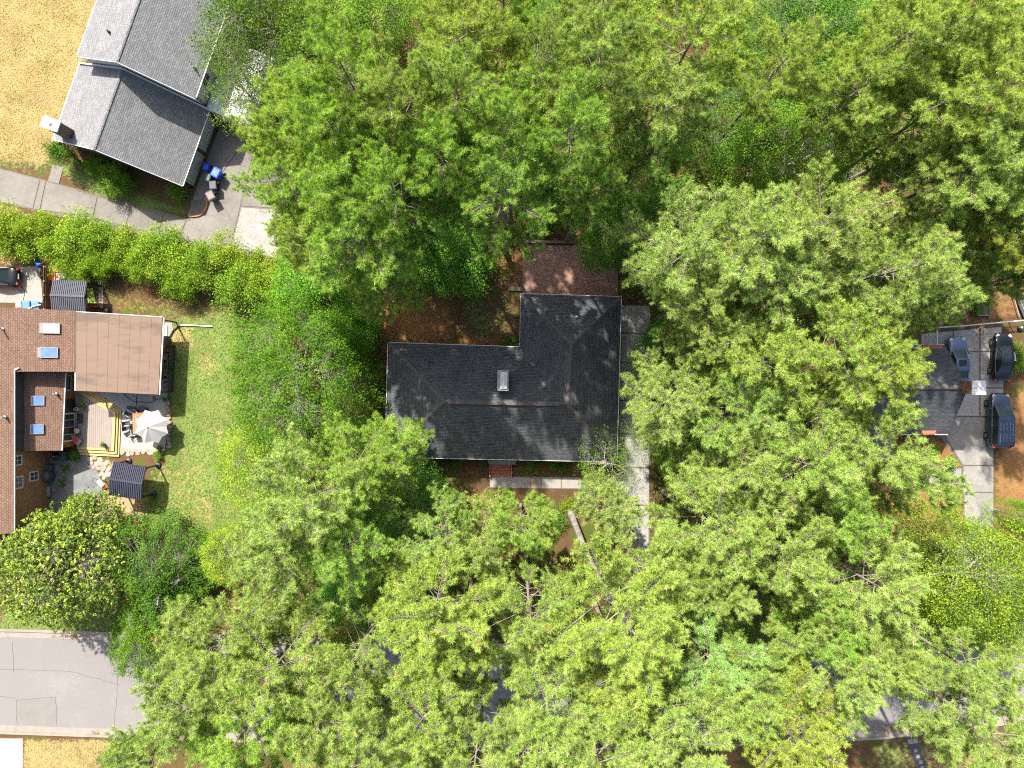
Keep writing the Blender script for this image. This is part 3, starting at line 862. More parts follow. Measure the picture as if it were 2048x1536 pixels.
# ---- grey roofed house, top left: two gabled blocks, garage below
gh = thing('grey_house', 'white and brick house with two pale grey gable roofs and garage', 'house', P(260, 240))
ex = Vector((0.942, -0.336, 0)); ey = Vector((0.336, 0.942, 0))      # along the gable wall, along the ridge
LT = P(160, 126, 2.7); RT = LT + ex * 12.65; LB = LT - ey * 7.45; RB = RT - ey * 7.45
up = Vector((0, 0, 1))
g1, g2 = (LT + RT) / 2 + up * 3.7, (LB + RB) / 2 + up * 3.7
gr = roof_solid([LT, LB, RB, RT, g1, g2], [(0, 1, 5, 4), (3, 4, 5, 2)]).build('garage_roof', MT['roof_grey'], gh)
L2 = P(155, 110, 5.4); R2b = L2 + ex * 11.05; L3 = L2 + ey * 13; R3b = R2b + ey * 13
h1, h2 = (L2 + R2b) / 2 + up * 3.05, (L3 + R3b) / 2 + up * 3.05
ur = roof_solid([L2 - ey * 0.1, R2b - ey * 0.1, R3b, L3, h1 - ey * 0.1, h2], [(0, 4, 5, 3), (1, 2, 5, 4)]).build('upper_roof', MT['roof_grey'], gh)
# garage walls
ga, gb, gc, gd = LT + ex * 0.45, RT - ex * 0.45, RB - ex * 0.45 + ey * 0.3, LB + ex * 0.45 + ey * 0.3
wm = MB()
def gable(mb, a, b, z0, ze, zr, th=0.2, n=None):
    """gable wall slab between plan points a and b"""
    a, b = Vector((a[0], a[1], 0)), Vector((b[0], b[1], 0)); m = (a + b) / 2
    n = n * th
    pts = [a + up * z0, b + up * z0, b + up * ze, m + up * zr, a + up * ze]
    k = len(pts)
    mb.add([p for p in pts] + [p + n for p in pts], [(0, 1, 2, 3, 4), (9, 8, 7, 6, 5)] + [(i, i + 5, (i + 1) % 5 + 5, (i + 1) % 5) for i in range(5)])
gable(wm, gd, gc, -0.1, 2.75, 6.05, 0.2, ey)
wm.prism([p[:2] for p in (gb, gb - ex * 0.2, gc - ex * 0.2, gc)], -0.1, 2.72)
wm.prism([p[:2] for p in (ga, ga + ex * 0.2, gd + ex * 0.2, gd)], -0.1, 2.72)
wm.build('garage_wall', MT['brick_dark'], gh)
um = MB()
ua, ub = L2 + ex * 0.35 + ey * 0.12, R2b - ex * 0.35 + ey * 0.12
gable(um, ua, ub, -0.1, 5.5, 8.2, 0.2, ey)
ue = ub + ey * 12.5; uw = ua + ey * 12.5
um.prism([p[:2] for p in (ub, ue, ue - ex * 0.2, ub - ex * 0.2)], -0.1, 5.38)
um.prism([p[:2] for p in (ua, uw, uw + ex * 0.2, ua + ex * 0.2)], -0.1, 5.38)
um.build('upper_wall', MT['siding'], gh)
trim = MB()
for a, b in ((L2, h1), (R2b, h1)): trim.bar(a - ey * 0.16 - up * 0.08, b - ey * 0.16 - up * 0.08, 0.06, 0.2)
trim.build('rake_trim', MT['white'], gh)
trim = MB()
for a, b in ((LB, g2), (RB, g2)): trim.bar(a - ey * 0.04 - up * 0.08, b - ey * 0.04 - up * 0.08, 0.06, 0.2)
trim.build('rake_trim', MT['white'], gh)
fl = MB()
for a, b in ((LT, g1), (RT, g1)): fl.bar(a - ey * 0.06 + up * 0.1, b - ey * 0.06 + up * 0.1, 0.12, 0.16)
fl.build('flashing', MT['white'], gh)
gutters(gh, [(RT + ex * 0.05, RB + ex * 0.05), (LT - ex * 0.05, LB - ex * 0.05), (R2b + ex * 0.05, R3b + ex * 0.05), (L2 - ex * 0.05, L3 - ex * 0.05)])
cap_run(g1, g2, 0.24).build('ridge_cap', MT['roof_grey'], gh)
cap_run(h1, h2, 0.24).build('ridge_cap', MT['roof_grey'], gh)
for u, w in ((1.95, 1.15), (4.6, 1.5)): window(gh, ub, ey, ex, u, 4.35, w, 1.35, bars=(2, 2), fr=0.07)
for dc in (1.95, 5.35):     # garage doors
    o = gb - ey * dc; c = Vector((o.x, o.y, 1.08)); m3 = Matrix((-ey, ex, up)).transposed()
    d = MB().box(c + ex * 0.03, (2.8, 0.06, 2.16), M=m3).build('garage_door', MT['white'], gh)
    fr = MB()
    for s in (-1, 1): fr.box(c + ex * 0.07 - ey * (s * 1.45), (0.1, 0.12, 2.26), M=m3)
    fr.box(c + ex * 0.07 + up * 1.13, (3.0, 0.12, 0.1), M=m3)
    fr.build('door_frame', MT['white'], d)
    for k in range(4): MB().box(c + ex * 0.065 - ey * (-1.03 + k * 0.685) + up * 0.8, (0.56, 0.03, 0.36), M=m3).build('pane', MT['glass_dark'], d)
    for r in range(3):
        for k in range(4): MB().box(c + ex * 0.07 - ey * (-1.03 + k * 0.685) + up * (0.26 - r * 0.54), (0.58, 0.025, 0.38), M=m3).build('panel', MT['white'], d)
cb = P(100, 248, 6.3)
chg = MB().box((cb.x + 0.05, cb.y, 3.1), (1.45, 0.85, 6.3), -0.343).build('chimney', MT['brick_dark'], gh)
cp = MB().box((cb.x + 0.05, cb.y, 6.32), (1.6, 1.0, 0.12), -0.343); cp.lathe([(0.3, 0.05), (0.16, 0.2), (0.03, 0.26)], (cb.x + 0.05, cb.y, 6.32), 4); cp.build('chimney_cap', MT['white'], chg)
MB().prism([p[:2] for p in (LB + ex * 0.2, LB + ex * 1.9, LB + ex * 1.9 + ey * 0.25, LB + ex * 0.2 + ey * 0.25)], 2.75, 2.9).build('chimney_flashing', MT['white'], gh)
for (x, y, z) in ((217, 63, 7.4), (278, 130, 7.1), (389, 136, 5.9)): vent_pipe(gh, x, y, z, 'black', 0.06, 0.3)
# flat white porch roof on the garden side
po = ub + ex * 0.22 - ey * 0.25
pf = [po, po + ex * 4.4, po + ex * 4.4 + ey * 6.6, po + ey * 6.6]
MB().prism([p[:2] for p in pf], 2.62, 2.85).build('porch_roof', MT['white_roof'], gh)
for a, b in ((0.15, 0.2), (4.2, 0.2), (4.2, 3.2), (4.2, 6.4)):
    c = po + ex * a + ey * b; MB().box((c.x, c.y, 1.3), (0.14, 0.14, 2.66), -0.343).build('porch_post', MT['white'], gh)
MB().prism([p[:2] for p in (po + ex * 0.1, po + ex * 4.3, po + ex * 4.3 + ey * 6.5, po + ex * 0.1 + ey * 6.5)], 0, 0.4).build('porch_floor', MT['wood_grey'], gh)
MB().prism([p[:2] for p in (po + ex * 0.4 + ey * 0.2, po + ex * 4.1 + ey * 0.2, po + ex * 4.1 + ey * 0.28, po + ex * 0.4 + ey * 0.28)], 0.4, 1.4).build('porch_rail', MT['white'], gh)
HARD.append([p[:2] for p in (LT, LB, RB, RT)]); HARD.append([p[:2] for p in (L2, R2b, R3b, L3)]); HARD.append([p[:2] for p in pf])

# ---- brown roofed house, left edge
bh = thing('brown_house', 'two storey brick house with brown shingle roofs and skylights', 'house', P(60, 800))
XW = -44.0
def zA(x): return 5.3 - 0.33 * (x - XW)
yN, yS = 6.62, 1.1
V = [(XW, -13.2, 5.3), (XW, yS, 5.3), (-39.45, yS, zA(-39.45)), (-39.45, yN, zA(-39.45)), (XW, yN + 0.12, 5.3), (-50, yN + 0.2, zA(-50)), (-50, -13.2, zA(-50)), (-50, yS, zA(-50))]
roof_solid(V, [(0, 1, 7, 6), (1, 4, 5, 7), (1, 2, 3, 4)]).build('roof', MT['roof_brown'], bh)
Vb = [(-50, -13.2, zA(-50)), (-50, yN + 0.2, zA(-50)), (-56, yN + 0.2, 5.3), (-56, -13.2, 5.3)]
roof_solid(Vb, [(0, 1, 2, 3)]).build('roof', MT['roof_brown'], bh)
xe0, xe1 = -41.1, -41.45
roof_solid([(XW - 0.25, yS - 0.02, 3.95), (xe0, yS - 0.02, 2.7), (xe1, -6.12, 2.7), (XW - 0.25, -6.05, 3.95)], [(0, 1, 2, 3)]).build('lower_roof', MT['roof_brown'], bh)
MB().prism([(-55.5, -12.8), (XW - 0.35, -12.8), (XW - 0.35, yN - 0.3), (-55.5, yN - 0.3)], -0.1, 5.15).build('wall', MT['brick_orange'], bh)
MB().prism([(XW - 0.36, yS + 0.1), (-39.7, yS + 0.1), (-39.7, yN - 0.25), (XW - 0.36, yN - 0.25)], -0.1, 3.55).build('wing_wall', MT['brick_orange'], bh)
MB().prism([(XW - 0.36, -5.9), (-41.7, -5.9), (-41.6, yS + 0.09), (XW - 0.36, yS + 0.09)], -0.1, 2.62).build('lower_wall', MT['wood_orange'], bh)
MB().prism([(XW - 0.34, -6.0), (XW - 0.05, -6.0), (XW - 0.05, 0.9), (XW - 0.34, 0.9)], 3.8, 5.1).build('dark_wall_band', MT['charcoal'], bh)  # dark band covering the brick wall between upper eave and lower roof
gutters(bh, [((XW + 0.05, -13.2, 5.3), (XW + 0.05, yS - 0.1, 5.3)), ((xe0 + 0.05, yS - 0.1, 2.7), (xe1 + 0.05, -6.12, 2.7))])
ds = MB(); ds.path([(XW + 0.05, yS - 0.15, 5.25), (XW + 0.12, yS + 0.15, 5.3), (XW + 0.45, yS + 0.32, 5.28)], 0.07, 6); ds.build('downspout', MT['white'], bh)
# upper floor windows in the brick wall
Wo, Wt, Wn = (XW - 0.35, 0), (0, -1), (1, 0)
for u, z, w, h in ((6.85, 4.35, 0.95, 1.2), (8.85, 4.3, 1.15, 1.35), (8.55, 2.15, 0.95, 1.25)): window(bh, Wo, Wt, Wn, u, z, w, h, 'glass_dark', (2, 2), 0.13)
# lower wall facing the deck: window, dark door, white sliding door
Wo = (-41.62, 0)
window(bh, Wo, Wt, Wn, -0.1, 1.75, 1.5, 1.5, 'glass_dark', (1, 3), 0.12)
d = MB().box((-41.57, -2.05, 1.4), (0.06, 1.25, 2.0)).build('door', MT['black'], bh)
MB().box((-41.53, -2.55, 1.35), (0.06, 0.05, 0.14)).build('handle', MT['silver'], d)
window(bh, Wo, Wt, Wn, 4.05, 1.42, 2.7, 2.0, 'glass_dark', (4, 1), 0.14, 'sliding_door', 0.08)
for y in (-1.1, -5.75):
    MB().lathe([(0.07, -0.1), (0.09, 0.0), (0.05, 0.16)], (-41.52, y, 2.0), 8).build('wall_lamp', MT['black_metal'], bh)
# skylights
def skylight(px, py, wx, wy, zf, slope, glass, flash=True):
    c = P(px, py, zf(P(px, py, 4.0).x)); zc = zf(c.x); c = Vector((c.x, c.y, zc))
    a = math.atan(slope); m = Matrix((Vector((math.cos(a), 0, -math.sin(a))), Vector((0, 1, 0)), Vector((math.sin(a), 0, math.cos(a))))).transposed()
    n = m @ Vector((0, 0, 1)); t = m @ Vector((1, 0, 0))
    fr = MB()
    for s in (-1, 1):
        fr.box(c + n * 0.07 + t * (s * (wx / 2 - 0.04)), (0.08, wy, 0.16), M=m)
        fr.box(c + n * 0.07 + Vector((0, 1, 0)) * (s * (wy / 2 - 0.04)), (wx - 0.16, 0.08, 0.156), M=m)
    f = fr.build('skylight', MT['silver'], bh)
    MB().box(c + n * 0.12, (wx - 0.16, wy - 0.16, 0.03), M=m).build('pane', MT[glass], f)
    if flash: MB().box(c - t * (wx / 2 + 0.1) + n * 0.03, (0.22, wy * 0.98, 0.05), M=m).build('flashing', MT['concrete_pale'], f)
skylight(101, 656.5, 1.4, 0.95, zA, 0.33, 'glass_pale'); skylight(97, 705, 1.4, 0.95, zA, 0.33, 'glass_sky')
zC = lambda x: 3.95 - 0.42 * (x - (XW - 0.25))
skylight(79, 801, 1.05, 0.9, zC, 0.42, 'glass_sky', False); skylight(77.5, 858, 1.05, 0.9, zC, 0.42, 'glass_sky', False)
for (x, y, z, mt, h) in ((5, 658, 5.6, 'silver', 0.9), (9, 834, 5.7, 'silver', 0.35), (112, 788, 3.1, 'silver', 0.35)): vent_pipe(bh, x, y, z, mt, 0.06, h)
HARD.append([(-56, -13), (-44.3, -13), (-44.3, yN), (-56, yN)]); HARD.append([(-44.3, 1.0), (-39.6, 1.0), (-39.6, yN), (-44.3, yN)]); HARD.append([(-44.3, -6), (-41.5, -6), (-41.5, 1), (-44.3, 1)])

# ---- patio cover with tan membrane strips
pc = thing('patio_cover', 'tan membrane patio cover attached to the brown house', 'patio cover', P(235, 705))
ztop = zA(-39.45) - 0.02
c0, c1, c2, c3 = Vector((-39.43, 6.5, ztop)), P(325, 634.8, 2.8), P(316.4, 789, 2.8), Vector((-39.45, -0.6, ztop))
NP = 8
for i in range(NP):
    a0, a1 = c0.lerp(c1, i / NP), c0.lerp(c1, (i + 1) / NP); b0, b1 = c3.lerp(c2, i / NP), c3.lerp(c2, (i + 1) / NP)
    e = (a1 - a0).normalized() * 0.007; dz = Vector((0, 0, 0))
    roof_solid([a0 + e + dz, b0 + e + dz, b1 - e + dz, a1 - e + dz], [(0, 1, 2, 3)], 0.05).build('panel', MT['membrane'], pc)
MB().bar(c0 - up * 0.15, c3 - up * 0.15, 0.1, 0.16).build('beam', MT['white'], pc)
MB().bar(c1 - up * 0.15, c2 - up * 0.15, 0.1, 0.2).build('beam', MT['black_metal'], pc)
MB().bar(c1 + Vector((0.12, 0, -0.05)), c2 + Vector((0.12, 0, -0.05)), 0.1, 0.11).build('gutter', MT['white'], pc)
MB().bar(c0 + Vector((0, 0.05, -0.02)), c1 + Vector((0, 0.05, -0.02)), 0.06, 0.1).build('edge_trim', MT['white'], pc)
MB().bar(c3 - Vector((0.05, 0, 0.03)), c3.lerp(c0, 0.23) - Vector((0.05, 0, 0.03)), 0.1, 0.1).build('edge_trim', MT['white'], pc)
for t in (0.03, 0.35, 0.66, 0.97):
    p = c1.lerp(c2, t); MB().box((p.x - 0.05, p.y, 1.28), (0.12, 0.12, 2.6)).build('post', MT['black_metal'], pc)
for t in (0.02, 0.98):
    p = c0.lerp(c3, t); MB().box((p.x + 0.1, p.y, 1.8), (0.12, 0.12, 3.6)).build('post', MT['black_metal'], pc)
for t0, t1 in ((0.36, 0.65), (0.67, 0.96)):
    a, b = c1.lerp(c2, t0), c1.lerp(c2, t1); MB().bar(Vector((a.x + 0.02, a.y, 0.55)), Vector((b.x + 0.02, b.y, 0.55)), 0.03, 1.1).build('screen', MT['charcoal'], pc)

# ---- slate roofed house, right
rh = thing('slate_house', 'house with dark slate shingle gable roof behind the pines and driveway', 'house', P(1780, 790))
NE, SE = P(1889, 690, 2.7), P(1896, 868, 2.7)
NW, SW = Vector((P(1795, 690, 2.7).x, NE.y, 2.7)), Vector((P(1795, 868, 2.7).x, SE.y, 2.7))
rE = Vector(((NE.x + SE.x) / 2, (NE.y + SE.y) / 2 + 0.2, 5.75)); rW = Vector((NW.x - 3.0, rE.y, 5.75))
NW.x -= 3; SW.x -= 3
roof_solid([NW, NE, SE, SW, rE, rW], [(0, 5, 4, 1), (2, 4, 5, 3)]).build('garage_roof', MT['roof_slate'], rh)
cap_run(rE, rW, 0.3).build('ridge_cap', MT['cap_brown'], rh)
n2, s2 = P(1640, 722, 2.7), P(1640, 915, 2.7); xr = 35.0
V = [n2, Vector((xr, n2.y, 2.7)), Vector((xr, s2.y, 2.7)), s2, Vector((xr - 3.6, (n2.y + s2.y) / 2, 5.05)), Vector((n2.x, (n2.y + s2.y) / 2, 5.05))]
roof_solid(V, [(0, 5, 4, 1), (2, 4, 5, 3), (1, 4, 2)]).build('roof', MT['roof_slate'], rh)
cap_run(V[5], V[4], 0.3).build('ridge_cap', MT['cap_brown'], rh)
wl = MB()
wl.prism([(NW.x + 3, SE.y + 0.4), (NE.x - 0.4, SE.y + 0.4), (NE.x - 0.4, NE.y - 0.4), (NW.x + 3, NE.y - 0.4)], -0.1, 2.7)
gable(wl, (NE.x - 0.4, NE.y - 0.3), (NE.x - 0.4, SE.y + 0.3), 2.6, 2.72, 5.5, 0.2, Vector((-1, 0, 0)))
wl.build('garage_wall', MT['brick'], rh)
wl = MB(); wl.prism([(n2.x + 0.4, s2.y + 0.4), (xr - 0.4, s2.y + 0.4), (xr - 0.4, n2.y - 0.4), (n2.x + 0.4, n2.y - 0.4)], -0.1, 2.72)
gable(wl, (n2.x + 0.4, n2.y - 0.3), (n2.x + 0.4, s2.y + 0.3), 2.6, 2.72, 4.85, 0.2, Vector((1, 0, 0)))
wl.build('wall', MT['brick'], rh)
gutters(rh, [(NE + Vector((0.0, 0.05, 0)), NW + Vector((3, 0.05, 0))), (SE + Vector((0, -0.05, 0)), SW + Vector((3, -0.05, 0)))])
tr = MB(); tr.bar(NE + Vector((0.03, 0, -0.08)), rE + Vector((0.03, 0, -0.08)), 0.05, 0.16); tr.bar(SE + Vector((0.03, 0, -0.08)), rE + Vector((0.03, 0, -0.08)), 0.05, 0.16); tr.build('rake_trim', MT['charcoal'], rh)
cx = 39.46 + 0.6
chr_ = MB().box((cx, rE.y, 3.5), (1.1, 1.1, 7.1)).build('chimney', MT['brick'], rh)
cp = MB(); cp.box((cx, rE.y, 7.07), (1.2, 1.2, 0.1))
qd = [(cx - 0.56, rE.y - 0.56, 7.13), (cx + 0.56, rE.y - 0.56, 7.13), (cx + 0.56, rE.y + 0.56, 7.13), (cx - 0.56, rE.y + 0.56, 7.13), (cx, rE.y, 7.28)]
cp.add(qd, [(0, 1, 4), (1, 2, 4), (2, 3, 4), (3, 0, 4)]); cp.build('chimney_cap', MT['white'], chr_)
vent_pipe(rh, 1846, 750, 4.6, 'silver', 0.07, 0.35)
ns = MB(); rr = np.random.RandomState(3)
for (x0, x1, y0, y1, z, k) in ((1846, 1882, 691.5, 696.5, 2.85, 220), (1842, 1868, 862, 867, 2.82, 140), (1662, 1720, 810, 814, 5.02, 240)):
    for i in range(k):
        c = P(rr.uniform(x0, x1), rr.uniform(y0, y1), z); a = rr.uniform(0, 3.14); l = rr.uniform(0.08, 0.2)
        d_ = Vector((math.cos(a), math.sin(a), 0)) * l; w_ = Vector((-math.sin(a), math.cos(a), 0)) * 0.03
        hh = Vector((0, 0, rr.uniform(0.03, 0.16)))
        ns.face([c - d_ - w_ + hh, c + d_ - w_ + hh, c + d_ + w_ + hh, c - d_ + w_ + hh])
ns = ns.build('needle_litter', MT['terracotta'], rh); ns['kind'] = 'stuff'
HARD.append([(NW.x, SE.y), (NE.x, SE.y), (NE.x, NE.y), (NW.x, NE.y)]); HARD.append([(n2.x, s2.y), (xr, s2.y), (xr, n2.y), (n2.x, n2.y)])
# small dark porch at its back
bp2 = thing('back_porch', 'dark flat porch roof on white posts behind the slate house', 'porch', P(1560, 690))
MB().prism(pxpoly([(1526, 673), (1600, 675), (1600, 725), (1526, 722)], 2.6), 2.5, 2.62).build('porch_roof', MT['charcoal'], bp2)
MB().bar(P(1526, 673.5, 2.64), P(1600, 675.5, 2.64), 0.08, 0.05).build('edge_trim', MT['wood_grey'], bp2)
for x, y in ((1530, 678), (1592, 680), (1530, 718), (1592, 718)):
    p = P(x, y, 2.6); MB().box((p.x, p.y, 1.25), (0.14, 0.14, 2.52)).build('post', MT['white'], bp2)

# ------------------------------------------------------------------ vehicles
def loft(rings, close=False):
    mb = MB(); n = len(rings[0]); vv = [p for r in rings for p in r]; ff = []
    for j in range(len(rings) - 1):
        for i in range(n - 1):
            ff.append((j * n + i, (j + 1) * n + i, (j + 1) * n + i + 1, j * n + i + 1))
    mb.add(vv, ff); return mb

def car(name, label, cat, px, py, ang, L, W, H_, kind, paint, group=None):
    """local: +x forward, z up. kind: sedan | van"""
    r = thing(name, label, cat, P(px, py, 0.05), ang, group)
    hw = W / 2
    if kind == 'sedan':
        st = [(-0.50, .62, .42, .62), (-0.485, .80, .38, .84), (-0.44, .92, .30, .98), (-0.36, .97, .26, 1.00), (-0.20, 1, .24, .93), (0.0, 1, .24, .90), (0.16, 1, .24, .90), (0.24, .99, .25, .92), (0.34, .97, .26, .86), (0.43, .90, .28, .76), (0.475, .78, .34, .66), (0.50, .60, .42, .55)]
        gb = [(-0.355, .84, 1.0), (-0.30, .86, 0.0), (0.20, .86, 0.0), (0.235, .82, 0.9)]
        roof = (-0.185, 0.055); belt = (-0.36, 0.235); zb = 0.93; rw = 0.66
    else:
        st = [(-0.50, .80, .40, .95), (-0.49, .93, .34, 1.05), (-0.45, .98, .28, 1.08), (-0.3, 1, .25, 1.06), (-0.1, 1, .24, 1.04), (0.1, 1, .24, 1.02), (0.22, 1, .24, 1.0), (0.30, .98, .25, 1.03), (0.38, .95, .26, .97), (0.45, .86, .28, .86), (0.485, .72, .34, .74), (0.50, .55, .42, .62)]
        roof = (-0.455, 0.085); belt = (-0.485, 0.30); zb = 1.05; rw = 0.76
    rings = []
    for (x, w, b, t) in st:
        y = hw * w
        half = [(y * .90, b), (y * .985, b + .12), (y, (b + t) * .5), (y * .985, t - .16), (y * .93, t - .03), (y * .78, t + .01), (y * .4, t + .035), (0, t + .04)]
        rings.append([(x * L, -a, z) for a, z in half] + [(x * L, a, z) for a, z in half[::-1][1:]])
    mb = loft(rings)
    for rg_ in (rings[0], rings[-1][::-1]): mb.face(rg_[::-1])
    mb.face([p for p in [rings[i][0] for i in range(len(rings))]] + [rings[i][-1] for i in range(len(rings) - 1, -1, -1)])
    body = mb.build('body', MT[paint], r, False, True)
    # greenhouse: base ring at the belt line, roof ring above
    x0, x1 = belt[0] * L, belt[1] * L; a0, a1 = roof[0] * L, roof[1] * L
    wb, wr = hw * .90, hw * rw
    B = [(x0, -wb * .84, zb), (x0 + .25, -wb, zb), (x1 - .45, -wb, zb), (x1, -wb * .78, zb), (x1 + .06, 0, zb + .01), (x1, wb * .78, zb), (x1 - .45, wb, zb), (x0 + .25, wb, zb), (x0, wb * .84, zb)]
    T = [(a0, -wr * .92, H_ - .06), (a0 + .18, -wr, H_ - .03), (a1 - .25, -wr, H_ - .03), (a1, -wr * .9, H_ - .07), (a1 + .05, 0, H_ - .04), (a1, wr * .9, H_ - .07), (a1 - .25, wr, H_ - .03), (a0 + .18, wr, H_ - .03), (a0, wr * .92, H_ - .06)]
    def glass(nm, ids):
        m = MB()
        for i in ids:
            j = (i + 1) % 9
            m.face([B[i], B[j], T[j], T[i]])
        return m.build(nm, MT['car_glass'], r, False)
    glass('windscreen', (3, 4)); glass('side_window', (0, 1, 2)); glass('side_window', (5, 6, 7)); glass('rear_window', (8,))
    top = MB(); c = ((a0 + a1) / 2, 0, H_)
    mid = [(c[0] + (p[0] - c[0]) * .72, p[1] * .72, H_ - .005) for p in T]
    for i in range(9): j = (i + 1) % 9; top.face([T[i], T[j], mid[j], mid[i]])
    top.face(mid)
    rf = top.build('roof', MT[paint], r, False, True)
    for sd_ in (0, 1):
        pil = MB()
        for i in ((0, 3), (5, 8))[sd_]: pil.bar(B[i], T[i], .09, .07)
        i = (1, 7)[sd_]; k_ = i + (1 if i == 1 else -1)
        pil.bar(Vector(B[i]).lerp(Vector(B[k_]), .48), Vector(T[i]).lerp(Vector(T[k_]), .48), .08, .05)
        ii = (0, 1, 2, 3) if sd_ == 0 else (5, 6, 7, 8)
        for a, b in zip(ii[:-1], ii[1:]): pil.bar(T[a], T[b], .05, .05)
        pil.build('window_pillars', MT[paint], r, False)
    tr = MB()
    for s in (0, 1):
        ii = (0, 1, 2, 3) if s == 0 else (5, 6, 7, 8)
        for a, b in zip(ii[:-1], ii[1:]): tr.bar(Vector(B[a]) + Vector((0, 0, .015)), Vector(B[b]) + Vector((0, 0, .015)), .03, .03)
    tr.build('belt_trim', MT['silver'], r, False)
    rad = .33
    for sx in (.305, -.285):
        for sy in (-1, 1):
            c = Vector((sx * L, sy * (hw - .09), rad - .05)); a = Vector((0, .125, 0))
            w = MB().tube(c - a, c + a, rad, rad, 20).build('wheel', MT['tyre'], r, False, False)
            rm = MB(); o = c + Vector((0, sy * .128, 0)); e = Vector((0, sy * .012, 0))
            rm.tube(o - e, o + e, rad * .28, rad * .24, 10)
            for k in range(5 if kind == 'van' else 9):
                t = 2 * math.pi * k / (5 if kind == 'van' else 9)
                rm.bar(o, o + Vector((math.cos(t), 0, math.sin(t))) * rad * .66, .03, .075)
            rm.tube(o - e * 1.2, o + e * .6, rad * .68, rad * .62, 18, False)
            rm.build('rim', MT['rim'], w, False)
    for s in (-1, 1):
        MB().box((.445 * L, s * hw * .66, (.70 if kind == 'sedan' else .80)), (.32, .24, .12), s * -.55).build('headlight', MT['lamp_white'], r, False)
        MB().box((-.483 * L, s * hw * .74, (.80 if kind == 'sedan' else .98)), (.14, .26, .16 if kind == 'sedan' else .5), s * .5).build('tail_light', MT['lamp_red'], r, False)
        mir = MB().box((x1 - .38, s * (hw + .07), zb + .06), (.14, .2, .13), s * .25); mir.bar((x1 - .38, s * hw * .88, zb + .03), (x1 - .38, s * (hw + .04), zb + .05), .06, .05)
        mir.build('mirror', MT[paint], r, False)
    wp_ = MB()
    for s in (-.25, .3): wp_.bar((x1 + .03, s * hw, zb + .06), (x1 - .22, s * hw + .42, zb + .2), .02, .02)
    wp_.build('wiper', MT['black'], r, False)
    MB().box((.497 * L, 0, .52), (.06, hw * 1.0, .16)).build('grille', MT['black'], r, False)
    MB().box((-.497 * L, 0, .72), (.03, .5, .13)).build('number_plate', MT['white'], r, False)
    if kind == 'van':
        for k in range(5):
            y = (-.5 + k * .25) * hw * 1.15
            for xa, xb in ((-.05, -.2), (-.24, -.4)): MB().bar((xa * L + .1, y, H_ + .005), (xb * L + .1, y, H_ + .003), .035, .03).build('roof_rib', MT['silver'], r, False)
        MB().bar((.42 * L, hw * .55, .88), (.36 * L, hw * .72, .97), .12, .02).build('hood_mark', MT['concrete_pale'], r, False)
    else:
        MB().box(((a0 + a1) / 2 + .18, 0, H_ + .004), (.62, wr * 1.15, .014)).build('sunroof', MT['car_glass'], rf, False)
    return r

UPW = math.pi / 2
car('minivan', 'navy minivan with ribbed roof parked lowest on the right driveway', 'van', 1988.5, 840, UPW - 0.02, 5.15, 2.0, 1.76, 'van', 'paint_navy', 'cars on the right driveway')
car('parked_car', 'black sedan parked at the far right of the driveway', 'car', 1995, 715, UPW - 0.05, 4.55, 1.78, 1.46, 'sedan', 'paint_black', 'cars on the right driveway')
car('parked_car', 'slate blue sedan parked against the slate house gable', 'car', 1907, 724, UPW + 0.045, 4.75, 1.82, 1.44, 'sedan', 'paint_blue', 'cars on the right driveway')
car('parked_car', 'dark car cut by the left edge on the pale parking pad', 'car', 2, 554, math.pi - 0.03, 4.4, 1.78, 1.46, 'sedan', 'paint_black')

# ------------------------------------------------------------------ bins
def cart(label, px, py, rz, body, lid, s=1.0, group=None, zl=1.0):
    c = P(px, py, zl * s)
    r = thing('wheelie_bin', label, 'bin', (c.x, c.y, 0.045), rz, group)
    w0, d0, w1, d1, h = .24 * s, .27 * s, .31 * s, .36 * s, .98 * s
    mb = MB(); q = lambda a, b, z: [(-a, -b, z), (a, -b, z), (a, b, z), (-a, b, z)]
    mb.add(q(w0, d0, .06) + q(w1, d1, h), [(3, 2, 1, 0), (0, 1, 5, 4), (1, 2, 6, 5), (2, 3, 7, 6), (3, 0, 4, 7), (4, 5, 6, 7)])
    mb.build('body', MT[body], r, False)
    ld = MB(); ld.add(q(w1 + .03, d1 + .03, h + .004) + q(w1 + .03, d1 + .03, h + .05) + q(w1 - .05, d1 - .06, h + .10), [(3, 2, 1, 0), (0, 1, 5, 4), (1, 2, 6, 5), (2, 3, 7, 6), (3, 0, 4, 7), (4, 5, 9, 8), (5, 6, 10, 9), (6, 7, 11, 10), (7, 4, 8, 11), (8, 9, 10, 11)])
    l = ld.build('lid', MT[lid], r, False)
    MB().tube((-w1 * .8, d1 + .08, h - .02), (w1 * .8, d1 + .08, h - .02), .022, None, 8).build('handle', MT[lid], r, False)
    for sx in (-1, 1): MB().tube((sx * (w0 + .02), d0 + .05, .13), (sx * (w0 + .09), d0 + .05, .13), .13, None, 14).build('wheel', MT['tyre'], r, False)
    return r
BG = 'bins on the garage forecourt'
r = cart('bright blue recycling bin, largest on the forecourt', 431.5, 345.5, -.5, 'blue', 'blue', 1.12, BG)
for a, b in ((-.05, .02), (-.05, -.05)): MB().box((a, b, 1.215), (.16, .025, .006)).build('lid_print', MT['white'], r, False)
cart('small blue tote bin nearest the garage door', 411.5, 333.5, -.15, 'blue', 'blue', .8, BG)
cart('dark green bin behind the bright blue bin', 415, 355, -.3, 'dark_green', 'dark_green', .95, BG)
cart('black bin between the green and brown bins', 426, 371, .1, 'black', 'dark_grey', .95, BG)
cart('brown bin with open handle nearest the curved edging', 421, 391.5, .5, 'brown_plastic', 'brown_plastic', 1.05, BG)
BG2 = 'bins behind the brown house'
cart('faded blue bin left of its twin behind the house', 53, 610.5, .05, 'light_blue', 'light_blue', 1.05, BG2)
